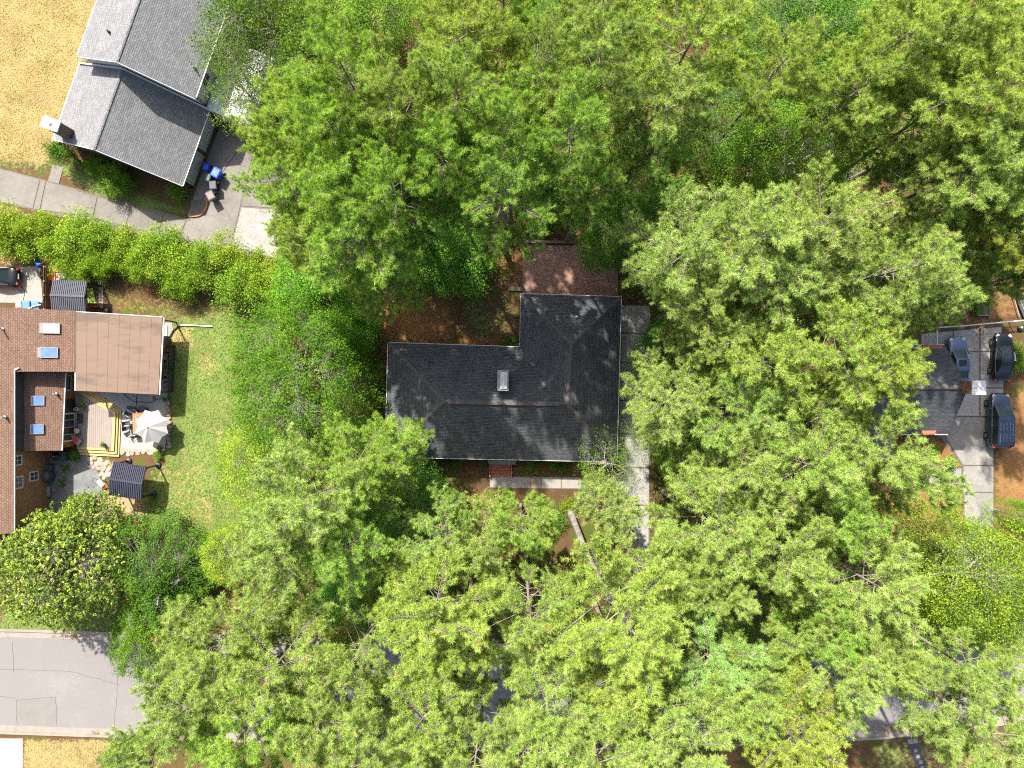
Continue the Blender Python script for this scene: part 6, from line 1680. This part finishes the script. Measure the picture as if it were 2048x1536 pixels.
# crown centre px, py, crown radius in px, height, prototype, tint, label, foot pixel or None
PINE_LIST = [
 (705, 160, 92, 27, 0, LIME, 'lime green pine beside the dark broadleaf tree at the top', None),
 (590, 262, 78, 22, 1, LIME, 'pine overhanging the corner of the white porch roof', None),
 (690, 290, 88, 27, 2, LIME, 'bright pine between the porch roof and the thick of the wood', None),
 (585, 372, 72, 21, 3, LIME, 'pine spreading over the right edge of the garage forecourt', None),
 (690, 395, 92, 26, 4, LIME, 'broad lime pine right of the garage forecourt', None),
 (620, 478, 76, 20, 0, LIME, 'pine above the right end of the yellow hedge', None),
 (735, 490, 92, 25, 1, LIME, 'lime pine between the hedge end and the back lawn', None),
 (800, 395, 90, 28, 2, LIME, 'pine in the middle of the lime green grove', None),
 (800, 240, 84, 28, 3, STD, 'tall pine left of the twin crowned pine at the top', None),
 (775, 572, 62, 16, 7, LIME, 'lower pine hanging over the orange clay of the back lawn', (826, 590)),
 (945, 105, 98, 24, 4, YEL, 'twin crowned pine with pale star shaped tufts near the top', None),
 (925, 225, 88, 28, 0, STD, 'pine just below the twin crowned pine', None),
 (1020, 285, 84, 28, 1, LIME, 'pine left of the small dark clearing in the upper wood', None),
 (890, 330, 88, 28, 2, LIME, 'pine behind the bright undergrowth of the back lawn', None),
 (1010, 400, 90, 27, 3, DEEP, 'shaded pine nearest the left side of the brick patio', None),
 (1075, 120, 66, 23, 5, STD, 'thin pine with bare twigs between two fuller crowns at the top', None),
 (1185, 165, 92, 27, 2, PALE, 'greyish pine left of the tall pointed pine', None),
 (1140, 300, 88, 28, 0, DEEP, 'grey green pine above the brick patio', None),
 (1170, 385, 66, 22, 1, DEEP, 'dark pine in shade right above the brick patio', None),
 (1375, 105, 98, 25, 3, YEL, 'tall pointed pine right of the leaning bare trunk', None),
 (1330, 225, 98, 23, 4, STD, 'wide olive pine below the tall pointed pine', None),
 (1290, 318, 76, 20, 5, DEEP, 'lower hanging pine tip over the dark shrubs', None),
 (1552, 148, 74, 22, 0, YEL, 'pale pine standing alone left of the big upper right grove', None),
 (1200, 25, 72, 24, 1, STD, 'pine with a dark trunk showing at the top edge centre', None),
 (1010, 10, 68, 23, 2, LIME, 'pine cut by the top edge above the twin crowned pine', None),
 (890, 20, 58, 22, 4, LIME, 'small pine at the top edge right of the dark broadleaf tree', None),
 (1765, 105, 92, 24, 0, YEL, 'yellowish pine leading the upper right grove', None),
 (1695, 200, 74, 22, 1, YEL, 'pine on the left flank of the upper right grove', None),
 (1885, 85, 98, 25, 2, YEL, 'yellow green pine at the top of the upper right grove', None),
 (1960, 205, 98, 25, 3, YEL, 'pine near the right edge in the upper right grove', None),
 (1845, 240, 92, 23, 4, YEL, 'pine in the heart of the upper right grove', None),
 (1915, 345, 96, 23, 0, STD, 'pine on the lower side of the upper right grove', None),
 (1815, 375, 70, 20, 5, STD, 'ragged pine with a bare grey limb in the upper right', None),
 (2015, 330, 88, 24, 1, STD, 'pine cut by the right edge beside the grove', None),
 (2010, 470, 74, 21, 2, OLIVE, 'olive pine at the right edge with a bare curved limb', None),
 (2030, 40, 80, 24, 4, DEEP, 'dark pine in the upper right corner', None),
 (2000, 565, 52, 19, 7, STD, 'small pine over the planting bed at the right edge', (1768, 615)),
 (1365, 510, 100, 22, 1, PALE, 'pine at the left end of the pale row right of the main house', None),
 (1500, 480, 108, 23, 0, PALE, 'fullest pale pine of the row right of the main house', None),
 (1625, 460, 92, 23, 3, PALE, 'pale pine with upper tufts at the right end of the row', None),
 (1400, 600, 84, 20, 2, PALE, 'pine leaning over the top of the main driveway', (1312, 640)),
 (1545, 575, 96, 21, 4, PALE, 'pine below the fullest pale pine', None),
 (1655, 575, 66, 21, 5, PALE, 'thin pine with a bare white limb behind the slate house', None),
 (1785, 545, 90, 23, 2, PALE, 'round pale pine above the slate house roof', None),
 (1790, 618, 62, 20, 7, PALE, 'small pale pine tucked under the round pine', (1600, 655)),
 (1655, 705, 96, 23, 3, YEL, 'yellowish pine over the left end of the slate house', (1492, 722)),
 (1530, 725, 92, 22, 0, YEL, 'pine between the main driveway and the slate house', None),
 (1738, 745, 70, 23, 1, YEL, 'pine whose tufts reach over the slate roof', (1568, 760)),
 (1435, 690, 70, 20, 2, STD, 'pine right of the main driveway beside the roof edge', None),
 (1345, 800, 84, 18, 4, PALE, 'pale pine reaching over the main driveway at mid height', (1318, 795)),
 (1480, 815, 84, 20, 3, STD, 'shaded pine in the middle of the right hand wood', None),
 (1610, 840, 78, 21, 5, STD, 'thin pine left of the slate roof ridge', None),
 (1735, 900, 96, 23, 0, STD, 'big pine in front of the slate house', (1558, 862)),
 (1605, 925, 108, 23, 2, STD, 'big pine left of the one in front of the slate house', None),
 (1480, 940, 92, 21, 1, STD, 'pine between the lower driveway and the big pines', None),
 (1805, 962, 56, 18, 7, STD, 'small pine over the side walk of the slate house', (1660, 930)),
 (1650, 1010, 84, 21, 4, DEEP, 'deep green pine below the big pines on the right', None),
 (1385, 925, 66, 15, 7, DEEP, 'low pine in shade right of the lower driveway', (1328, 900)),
 (1420, 1050, 92, 21, 3, STD, 'full pine right of the lower driveway', None),
 (1545, 1090, 92, 22, 0, STD, 'pine in the middle of the lower right wood', None),
 (1720, 1145, 108, 23, 4, PALE, 'broad pale pine left of the bright maple', None),
 (1600, 1175, 66, 21, 5, STD, 'thin pine between two broad crowns lower right', None),
 (1400, 1295, 104, 20, 1, BLUE, 'blue green pine at the lower centre right', None),
 (1440, 1165, 78, 21, 2, STD, 'pine just above the blue green pine', None),
 (1650, 1315, 84, 23, 3, PALE, 'pine above the road right of the blue green pine', None),
 (1560, 1442, 108, 24, 8, OLIVE, 'dense olive pine near the bottom edge', None),
 (1995, 1370, 78, 23, 5, STD, 'pine at the right edge above the road', None),
 (1935, 1440, 96, 25, 0, PALE, 'pale pine covering the road in the lower right corner', None),
 (1235, 1225, 118, 26, 6, YEL, 'tall pine with a thick pale grey trunk in the front yard', (1140, 1022)),
 (1310, 1150, 80, 21, 3, STD, 'pine between the pale trunk and the lower driveway', None),
 (1240, 1340, 88, 23, 4, YEL, 'yellowish pine below the tall pale trunk', None),
 (1285, 1430, 96, 25, 5, PALE, 'thin pale pine near the bottom centre', None),
 (1095, 1385, 104, 23, 0, STD, 'pine right of the gap that shows the road', None),
 (1060, 1215, 84, 21, 5, STD, 'thin twiggy pine in the middle of the front yard', None),
 (870, 1205, 104, 22, 3, YEL, 'yellowish pine with clumped tufts in the front yard', None),
 (920, 1275, 66, 21, 1, YEL, 'pine above the gap that shows the road', None),
 (855, 1425, 104, 23, 2, STD, 'pine left of the gap that shows the road', None),
 (960, 1490, 84, 26, 4, PALE, 'pale pine at the bottom edge below the road gap', None),
 (1190, 1500, 92, 26, 1, PALE, 'pale pine at the bottom edge right of centre', None),
 (1040, 1050, 60, 16, 7, LIME, 'small bright pine near the front walk', (1042, 1010)),
 (1370, 1455, 92, 25, 1, PALE, 'pale pine over the road below the blue green pine', None),
 (1745, 1285, 74, 22, 0, STD, 'pine above the road right of the pale one', None),
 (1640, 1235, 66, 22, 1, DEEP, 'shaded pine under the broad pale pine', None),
 (1470, 1360, 70, 23, 3, STD, 'pine between the blue green and the olive pine', None),

 (965, 1075, 62, 17, 7, STD, 'small pine left of the orange clay patch', (978, 1015)),
 (880, 1070, 72, 18, 5, STD, 'thin pine at the left of the front yard', None),
 (1225, 1015, 58, 13, 7, PALE, 'feathery pale pine beside the front walk and driveway', (1206, 990)),
 (625, 1000, 104, 23, 0, PALE, 'big grey green pine left of the main house', None),
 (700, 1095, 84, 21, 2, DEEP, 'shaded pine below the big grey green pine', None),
 (570, 1095, 84, 22, 4, PALE, 'pale pine beside the neighbouring lawn', None),
 (785, 925, 74, 15, 7, LIME, 'pine whose branches cross the front left roof corner', (815, 930)),
 (715, 925, 72, 19, 3, LIME, 'bright pine hugging the left wall of the main house', (752, 893)),
 (450, 1270, 92, 22, 1, STD, 'pine right of the dark evergreen by the road', None),
 (565, 1310, 100, 23, 3, STD, 'pine in the middle of the lower left grove', None),
 (400, 1385, 92, 24, 0, STD, 'pine over the road at the left of the lower grove', None),
 (655, 1405, 96, 24, 4, STD, 'pine in the lower left grove nearest the mailbox', None),
 (505, 1440, 104, 25, 2, LIME, 'leftmost big pine along the bottom edge', None),
 (715, 1300, 78, 22, 5, STD, 'thin pine right of the lower left grove', None),
 (345, 1460, 72, 26, 5, STD, 'ragged pine branch over the road at lower left', None),
 (740, 1490, 80, 27, 1, PALE, 'pine just left of the bottom centre', None),
 (2130, 320, 90, 24, 2, STD, 'pine mostly outside the right edge, upper one', None),
 (2140, 470, 90, 24, 4, STD, 'pine mostly outside the right edge, middle one', None),
]
for (px, py, rp, h, pr, tint, lab, base) in PINE_LIST:
    h0 = {6: 26.0, 7: 14.0}.get(pr, 22.0); R0 = {6: 4.6, 7: 3.0, 0: 4.2, 1: 4.0, 2: 4.4, 3: 4.1, 4: 4.3, 5: 4.2, 8: 4.3}[pr]
    rm = rp * (CAM_H - h * 0.76) / FPX
    t2 = tuple(c * random.uniform(0.97, 1.03) for c in tint)
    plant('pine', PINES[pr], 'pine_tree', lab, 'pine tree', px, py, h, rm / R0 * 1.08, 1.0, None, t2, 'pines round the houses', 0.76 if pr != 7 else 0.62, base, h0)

BROAD_LIST = [
 ('dense', 600, 742, 152, 11, (0.62, 0.74, 0.55), 'dense bright green tree beside the neighbouring lawn', 11, None),
 ('dark', 535, 40, 120, 14, (0.85, 0.70, 0.52), 'dark broadleaf tree against the upper grey roof', 14, None),
 ('dark', 650, 110, 120, 14, (0.85, 0.70, 0.52), 'dark broadleaf tree with brownish twigs at the top', 14, None),
 ('airy', 497, 185, 74, 8.5, (1.0, 0.92, 0.7), 'small broadleaf tree shading the white porch roof', 9, None),
 ('airy', 470, 125, 56, 9, (0.95, 0.85, 0.65), 'leafy spray over the upper wall windows', 9, (505, 178)),
 ('small', 735, 30, 80, 10, (1.2, 1.1, 0.8), 'bushy tree at the top edge between broadleaf and pine', 8, None),
 ('bright', 1590, 325, 118, 12, (0.95, 0.95, 0.8), 'bright green broadleaf tree in the upper right wood', 13, None),
 ('dark', 1640, 60, 130, 9, (0.75, 0.8, 0.6), 'dark green tree in shade at the top right of centre', 14, None),
 ('dark', 1490, 240, 100, 9, (0.8, 0.85, 0.7), 'dark leafy tree beneath the tall pointed pine', 14, None),
 ('dark', 1222, 475, 76, 8, (0.8, 0.85, 0.8), 'dark leafy tree covering the right half of the brick patio', 14, None),
 ('small', 1290, 430, 84, 8, (0.85, 0.9, 0.8), 'dark small tree between patio and pale pines', 8, None),
 ('small', 920, 485, 84, 7, (1.1, 1.2, 0.8), 'glossy green small tree left of the brick patio', 8, None),
 ('small', 860, 520, 66, 6, STD, 'low green tree at the back of the lawn', 8, None),
 ('small', 690, 640, 62, 6, (1.2, 1.3, 0.8), 'small green tree between the dense tree and back lawn', 8, None),
 ('yellow', 520, 925, 84, 10, (0.85, 0.95, 0.9), 'yellow green leafy tree on the lawn edge', 10, None),
 ('yellow', 465, 1115, 56, 7, (0.95, 1.0, 0.9), 'yellow green small tree at the end of the stone edging', 10, None),
 ('dark', 770, 1000, 100, 9, (0.8, 1.0, 0.8), 'deep green tree in shade below the roof corner', 14, None),
 ('dark', 700, 1190, 84, 8, (0.75, 0.95, 0.8), 'deep green tree in the shade of the lower left grove', 14, None),
 ('bright', 1920, 1150, 138, 13, (1.3, 1.12, 0.95), 'bright maple below the right hand driveway', 13, None),
 ('bright', 2010, 1230, 84, 11, (1.25, 1.08, 0.95), 'bright green tree at the right edge below the driveway', 13, None),
 ('yellow', 1838, 1325, 58, 9, (0.75, 0.98, 0.7), 'small bright tree leaning over the road at lower right', 10, None),
 ('bright', 2052, 1035, 40, 7, (1.1, 1.1, 0.8), 'bright bush tree cut by the right edge', 13, None),
 ('airy', 1210, 930, 62, 8, (1.0, 1.0, 1.0), 'airy green tree in front of the house corner by the driveway', 9, None),
 ('airy', 1300, 870, 52, 8, (0.9, 1.0, 0.9), 'airy small tree along the driveway edge', 9, (1312, 862)),
 ('small', 1420, 870, 84, 8, (0.9, 1.1, 0.8), 'dark green small tree under the right hand pines', 8, None),
 ('small', 1340, 700, 70, 7, (0.7, 0.9, 0.7), 'dark shrub tree hugging the driveway edge', 8, None),
 ('dark', 1955, 490, 70, 8, (0.7, 0.85, 0.7), 'dark tree in shade above the planting bed', 14, None),
 ('small', 1350, 1230, 70, 8, (0.9, 1.0, 0.7), 'green small tree beside the lower driveway', 8, None),
 ('bright', 880, 20, 60, 9, (0.8, 0.95, 0.7), 'green broadleaf tree at the top edge amid the pines', 13, None),
 ('bright', 1110, 60, 84, 9, (0.7, 0.9, 0.7), 'low bright tree in the upper centre wood', 13, None),
 ('small', 630, 560, 72, 8, (1.1, 1.3, 0.8), 'green small tree at the right end of the hedge', 8, None),
 ('magnolia', 95, 1125, 128, 9, (1.45, 1.35, 1.0), 'magnolia with pale new leaves and white blossoms by the road', 9, None),
 ('magnolia', 165, 1040, 66, 6, (1.45, 1.35, 1.0), 'low magnolia spray beside the brick wall', 9, None),
 ('conifer', 318, 1175, 88, 6.5, STD, 'dark evergreen below the stone edging', 6.5, None),
 ('conifer', 280, 1255, 70, 5.5, (1.35, 1.15, 0.9), 'browning evergreen leaning over the road kerb', 6.5, None),
 ('conifer', 375, 1135, 46, 3.5, (1.6, 1.25, 0.9), 'small browning evergreen under the stone edging', 6.5, None),
 ('conifer', 245, 1530, 30, 4, STD, 'dark evergreen on the bottom edge by the kerb', 6.5, None),
]
for (kd, px, py, rp, h, tint, lab, h0, base) in BROAD_LIST:
    R0 = {'dense': 5.6, 'dark': 5.2, 'bright': 4.6, 'yellow': 3.6, 'magnolia': 4.6, 'small': 2.9, 'airy': 2.8, 'conifer': 2.6}[kd]
    rm = rp * (CAM_H - h * 0.6) / FPX
    plant(kd, BROAD[kd], {'magnolia': 'magnolia_tree', 'conifer': 'evergreen_tree'}.get(kd, 'leafy_tree'), lab, 'tree', px, py, h, rm / R0, 1.0, None, tint, 'leafy trees', 0.6, base, h0)
# white magnolia blossoms
rb = np.random.RandomState(5)
for i in range(5):
    px, py = ((40, 1150), (70, 1085), (105, 1160), (140, 1105), (165, 1150))[i]
    c = P(px, py, 7.6 - 0.0004 * ((px - 95) ** 2 + (py - 1120) ** 2))
    mb = MB()
    for k in range(6):
        a = k * math.pi / 3
        d_ = Vector((math.cos(a), math.sin(a), 0.5)); s_ = Vector((-math.sin(a), math.cos(a), 0))
        mb.face([c, c + d_ * 0.09 - s_ * 0.06, c + d_ * 0.17, c + d_ * 0.09 + s_ * 0.06])
    f = mb.build('magnolia_blossom', MT['flower'])
    tag(f, ('leftmost', 'second from left', 'middle', 'second from right', 'rightmost')[i] + ' white blossom of the big magnolia', 'blossom', 'magnolia blossoms')

HEDGE = [(10, 455, 2), (55, 468, 0), (25, 490, 1), (100, 462, 1), (105, 505, 0), (150, 478, 2), (160, 520, 3), (200, 478, 0), (215, 520, 3), (250, 490, 1), (270, 530, 3), (300, 500, 2), (325, 540, 0), (350, 505, 1), (365, 550, 3), (400, 515, 2), (420, 555, 1), (455, 522, 0), (470, 565, 2), (510, 535, 1), (520, 580, 0), (560, 555, 2), (570, 590, 3), (610, 585, 1)]
HL = ['hedge shrub at the left edge touching the driveway', 'hedge shrub above the red ball', 'hedge shrub at the left edge above the sled', 'hedge shrub beside the driveway near the first joint', 'hedge shrub above the folded canopy', 'tall hedge shrub opposite the side path', 'feathery hedge shrub over the orange toys', 'hedge shrub opposite the conical evergreen', 'feathery hedge shrub hanging over the grey gazebo', 'hedge shrub opposite the feathery wall shrub', 'feathery hedge shrub right of the ladder', 'broad hedge shrub at the middle of the row', 'hedge shrub above the bare brown earth', 'hedge shrub by the driveway bend', 'feathery hedge shrub over the patio cover corner side', 'hedge shrub below the curved edging', 'hedge shrub above the drain pipe', 'hedge shrub below the forecourt joint', 'hedge shrub above the lawn start', 'hedge shrub below the spalled concrete', 'hedge shrub above the dense tree', 'hedge shrub right of the spalled concrete', 'feathery hedge shrub at the right end', 'last hedge shrub running under the pines']
for i, (px, py, pr) in enumerate(HEDGE):
    t_ = random.choice(((0.95, 1, 1), (0.72, 0.88, 0.9), (0.82, 0.95, 0.8))) if pr != 3 else (1.25, 1.1, 0.8)
    plant('hedge', SHRUBS['hedge'][pr], 'hedge_shrub', HL[i], 'shrub', px, py, (3.6, 3.2, 3.8, 3.4)[pr], random.uniform(0.82, 1.15), 1.0, None, t_, 'hedge along the long driveway', 0.5, None, (3.4, 3.0, 3.6, 3.3)[pr], ('stems', 'foliage'))

BUSH = [
 ('green', 0, 905, 932, 0.75, 'green clipped shrub left of the brick steps'), ('green', 0, 1063, 932, 0.95, 'green shrub just right of the brick steps'), ('green', 0, 1110, 932, 0.95, 'second green shrub right of the brick steps'), ('green', 0, 1128, 934, 0.6, 'little shrub beside the second green shrub'),
 ('green', 0, 1020, 683, 1.0, 'olive shrub in the inner corner of the L shaped roof'), ('green', 1, 1238, 690, 0.5, 'tiny shrub against the driveway wall'),
 ('green', 0, 1897, 930, 1.15, 'round green bush by the right hand walk'), ('green', 1, 1865, 905, 0.9, 'low bush in front of the slate house wall'),
 ('cone', 0, 125, 300, 1.5, 'dark conical evergreen under the brick chimney'), ('hedge', 3, 225, 352, 0.85, 'wide feathery shrub along the garage gable wall'), ('hedge', 3, 190, 335, 0.6, 'feathery shrub nearest the conical evergreen'), ('under', 1, 365, 385, 0.9, 'bright leafy shrub at the garage corner'),
 ('green', 1, 1893, 590, 1.1, 'dark shrub in the bed behind the slate house'), ('green', 1, 2035, 700, 1.2, 'dark ivy mound right of the black sedan'), ('green', 1, 2040, 730, 1.0, 'dark ivy mound below the first one right of the sedan'), ('green', 0, 1955, 620, 0.8, 'plants in the wooden bed frame'),
 ('green', 1, 316, 910, 0.65, 'flowering shrub at the end of the flagstones'), ('green', 0, 318, 897, 0.45, 'dark cordyline at the patio corner'), ('green', 0, 147, 912, 0.8, 'green bed plant below the deck'), ('green', 1, 128, 935, 0.55, 'leafy potted bush by the brick wall'), ('green', 0, 122, 965, 0.6, 'low ground ivy beside the covered grill'),
 ('green', 1, 1400, 1500, 0.8, 'yellow shrub at the bottom edge bed'), ('green', 0, 1430, 1508, 0.7, 'green shrub at the bottom edge bed'), ('cone', 0, 235, 1530, 0.7, 'small evergreen bush on the bottom verge'),
]
for kd, pr, px, py, s, lab in BUSH:
    h0 = {'green': (1.2, 1.5), 'cone': (3.2,), 'hedge': (3.4, 3.0, 3.6, 3.3), 'under': (1.9, 1.5, 2.6)}[kd][pr]
    plant(kd, SHRUBS[kd][pr], 'shrub', lab, 'shrub', px, py, h0 * s, s, 1.0, None, (1, 1, 1), None, 0.4, None, h0, ('stems', 'foliage'))

for t_, s_ in POTS:
    o = obj_from(SHRUBS['pot'][0][1], 'foliage', t_, (0, 0, 0.3)); o.scale = (s_,) * 3

# low growth of the wood floor, nobody could count it
def in_any(X, Y, polys):
    m = np.zeros(X.shape, bool)
    for pl in polys: m |= in_poly(X, Y, pxpoly(pl))
    return m
WOODS = [[(640, -120), (2200, -120), (2200, 560), (1850, 520), (1560, 640), (1300, 600), (1250, 590), (1240, 470), (1050, 470), (1010, 560), (880, 570), (780, 590), (700, 640), (590, 560), (620, 400), (640, 200)],
         [(1305, 590), (1640, 640), (1640, 950), (1900, 1060), (1900, 1270), (1305, 1285)],
         [(560, 950), (770, 930), (850, 1000), (900, 1100), (1240, 1120), (1240, 1270), (560, 1260), (500, 1150)],
         [(640, 600), (760, 640), (770, 900), (600, 900)]]
NU = 9000
X = rs.uniform(-55, 62, NU * 3); Y = rs.uniform(-26, 44, NU * 3)
cl = np.sin(X * 0.55 + 1.3) * np.sin(Y * 0.6 + 0.4) + np.sin(X * 0.21 - Y * 0.17) + rs.normal(0, 0.45, len(X))
ok = in_any(X, Y, WOODS) & keep_off(X, Y) & (cl > -1.1)
X, Y = X[ok][:NU], Y[ok][:NU]
C = np.stack([X, Y, rs.uniform(0.1, 1.5, len(X)) ** 1.3], 1)
V, Fc, v = leaves(rs, C, None, 26, 0.36, 0.19, 0.55, 0.7)
V[:, 2] = np.maximum(V[:, 2], 0.02)
me = tri_mesh('undergrowth', V, Fc, v, MT['leaf'])
o = obj_from(me, 'undergrowth'); o.color = (1.1, 1.15, 0.9, 1)
tag(o, 'low leafy undergrowth covering the wood floor between the pines', 'undergrowth', kind='stuff')

# single shrubs of the wood floor that can be told apart
for i, (px, py, pr, s, lab) in enumerate((
 (880, 500, 1, 1.2, 'glossy shrub at the top of the back lawn'), (820, 560, 2, 1.0, 'dark shrub left of the back lawn'), (740, 640, 1, 1.0, 'leafy shrub at the left of the orange clay'), (960, 520, 2, 1.1, 'dark shrub beside the patio wall'),
 (1340, 410, 2, 1.3, 'dark shrub above the pale pine row'), (1440, 400, 0, 1.3, 'green shrub by the rust brown leaves'), (1540, 390, 1, 1.3, 'green shrub below the bright broadleaf tree'), (1660, 330, 0, 1.3, 'shrub near the bare grey branches'),
 (1470, 60, 2, 1.4, 'dark shrub at the top edge right of the pointed pine'), (1560, 30, 0, 1.4, 'shrub at the top edge above the dark tree'), (1700, 30, 2, 1.3, 'shrub at the top edge left of the yellowish pine'), (1300, 30, 0, 1.2, 'shrub behind the leaning bare trunk'),
 (1090, 440, 2, 1.1, 'dark shrub above the patio edging'), (1870, 460, 1, 1.1, 'light green shrub beside the round pale pine'), (1940, 540, 2, 1.0, 'dark shrub over the brown mulch at right'), (1320, 640, 2, 1.0, 'dark shrub along the upper driveway'),
 (1310, 760, 0, 0.9, 'green shrub along the middle driveway'), (1312, 900, 2, 1.0, 'dark shrub along the lower driveway'), (850, 980, 0, 1.0, 'reddish green shrub in the front yard left'), (900, 985, 1, 0.9, 'shrub left of the front walk'), (1137, 1020, 1, 0.75, 'low green shrub at the foot of the pale grey trunk'), (1120, 1045, 0, 0.7, 'low dark shrub below the foot of the pale grey trunk'))):
    h0 = (1.9, 1.5, 2.6)[pr]
    plant('under', SHRUBS['under'][pr], 'wood_shrub', lab, 'shrub', px, py, h0 * s, s, 1.0, None, ((1, 1, 1), (0.85, 1, 0.8), (1.4, 1.1, 0.8))[i % 3 if i != 18 else 2] if i != 18 else (1.9, 1.1, 0.8), 'shrubs of the wood floor', 0.4, None, h0, ('stems', 'foliage'))

# grass blades on the lawns
NG = 95000
X = rs.uniform(-50, 50, NG * 6); Y = rs.uniform(-38, 38, NG * 6)
gv, dv = area_val('green', X, Y), area_val('dry', X, Y)
wgt = np.maximum(gv, dv)
ok = (rs.uniform(0.25, 1.0, len(X)) < wgt) & keep_off(X, Y)
X, Y, gv, dv = X[ok][:NG], Y[ok][:NG], gv[ok][:NG], dv[ok][:NG]
n = len(X)
a = rs.uniform(0, 6.28, n); L = rs.uniform(0.10, 0.22, n); W = rs.uniform(0.02, 0.045, n)
d = np.stack([np.cos(a), np.sin(a)], 1); s_ = np.stack([-d[:, 1], d[:, 0]], 1)
b0 = np.stack([X, Y], 1)
V = np.zeros((n, 3, 3))
V[:, 0, :2] = b0 - s_ * W[:, None]; V[:, 1, :2] = b0 + s_ * W[:, None]; V[:, 2, :2] = b0 + d * L[:, None]
V[:, :2, 2] = 0.006; V[:, 2, 2] = rs.uniform(0.03, 0.12, n)
pn = 0.16 * (np.sin(X * 0.9 + 1.1 * np.sin(Y * 0.7)) * np.sin(Y * 1.1 + 0.8 * np.sin(X * 0.6))) + 0.10 * np.sin(X * 2.7 + Y * 1.9) * np.sin(Y * 2.3 - X * 1.2)
tv = np.where(dv * rs.uniform(0.5, 1.3, n) > gv * rs.uniform(0.6, 1.3, n), rs.uniform(0.55, 1.0, n), rs.uniform(0.1, 0.62, n))
tv = np.clip(tv + pn, 0, 1)
me = tri_mesh('grass', V.reshape(-1, 3), np.arange(n * 3).reshape(-1, 3), np.repeat(tv, 3), MT['grass'])
o = obj_from(me, 'grass'); tag(o, 'short grass blades of the green and golden lawns', 'grass', kind='stuff')

# fallen leaves and pine straw on earth, paving edges and gutters
NL = 42000
X = rs.uniform(-50, 52, NL * 4); Y = rs.uniform(-38, 38, NL * 4)
cv = np.maximum(area_val('clay', X, Y), 0.16)
ok = (rs.uniform(0.05, 1.0, len(X)) < cv) & keep_off(X, Y)
X, Y = X[ok][:NL], Y[ok][:NL]
bx, by = [], []
for (x0, y0, x1, y1, k) in ((1755, 1448, 1885, 1466, 900), (1880, 1440, 1940, 1452, 250), (120, 1269, 175, 1276, 160), (185, 1462, 200, 1470, 60), (1905, 668, 2000, 775, 160), (1255, 620, 1300, 990, 260)):
    bx.append(rs.normal((x0 + x1) / 2, (x1 - x0) / 3.2, k)); by.append(rs.normal((y0 + y1) / 2, (y1 - y0) / 3.2, k))
bx = (np.concatenate(bx) - 1024) * CAM_H / FPX; by = -(np.concatenate(by) - 768) * CAM_H / FPX
zz = np.concatenate([np.full(len(X), 0.008), np.full(len(bx), 0.056)])
X, Y = np.concatenate([X, bx]), np.concatenate([Y, by])
n = len(X)
a = rs.uniform(0, 6.28, n); L = rs.uniform(0.05, 0.16, n); W = rs.uniform(0.018, 0.05, n)
d = np.stack([np.cos(a), np.sin(a)], 1); s_ = np.stack([-d[:, 1], d[:, 0]], 1); b0 = np.stack([X, Y], 1)
V = np.zeros((n, 4, 3))
for k, (p, q_) in enumerate(((-1, 0), (0, 1), (1, 0), (0, -1))):
    V[:, k, :2] = b0 + d * (L * p * 0.5)[:, None] + s_ * (W * q_ * 0.6)[:, None]
    V[:, k, 2] = zz + rs.uniform(0.0, 0.03, n)
me = tri_mesh('leaf_litter', V.reshape(-1, 3), np.arange(n * 4).reshape(-1, 4), np.repeat(rs.uniform(0, 1, n), 4), MT['litter'])
o = obj_from(me, 'leaf_litter'); tag(o, 'fallen brown leaves and pine straw scattered on the ground', 'leaf litter', kind='stuff')

# bare trunks and limbs that stand out
def dead_tree(label, pts, rads, twigs, mat='bark_grey', seed=1):
    rg = np.random.RandomState(seed); wd = Wood()
    P3 = [np.array(P(x, y, z)) for x, y, z in pts]
    base = P3[0].copy(); base[2] = 0
    r = thing('bare_tree', label, 'tree', base)
    wd.path([p - base for p in P3], rads, 8)
    o = obj_from(wd.mesh('trunk', MT[mat]), 'trunk', r)
    tw = Wood()
    for k in range(twigs):
        i = rg.randint(len(P3) // 2, len(P3)); t = rg.uniform()
        p = P3[i] * t + P3[i - 1] * (1 - t) - base
        d_ = unit(rg.normal(size=3) + np.array([0, 0, 0.3])); e = p + d_ * rg.uniform(0.6, 1.8); f = e + unit(d_ + rg.normal(size=3) * 0.6) * rg.uniform(0.4, 1.0)
        tw.path([p, e, f], [0.035, 0.02, 0.008], 4)
    if twigs: obj_from(tw.mesh('branches', MT[mat]), 'branches', r)
dead_tree('dark bare leaning trunk crossing the top edge', [(1322, 130, 0), (1345, 45, 8), (1368, 5, 13), (1385, -30, 17)], [0.28, 0.25, 0.2, 0.12], 6, 'bark', 2)
dead_tree('bare grey branching dead tree in the upper right wood', [(1675, 360, 0), (1695, 350, 2.5), (1712, 340, 5)], [0.1, 0.07, 0.03], 22, 'bark_grey', 3)
dead_tree('broken brown trunk below the bright maple', [(1815, 1215, 0), (1845, 1235, 4), (1905, 1272, 9), (1925, 1285, 10.5)], [0.22, 0.2, 0.16, 0.08], 5, 'bark', 4)
dead_tree('thin bare sapling in the front yard gap', [(985, 1200, 0), (965, 1240, 4), (955, 1270, 7)], [0.08, 0.06, 0.03], 12, 'bark_grey', 5)
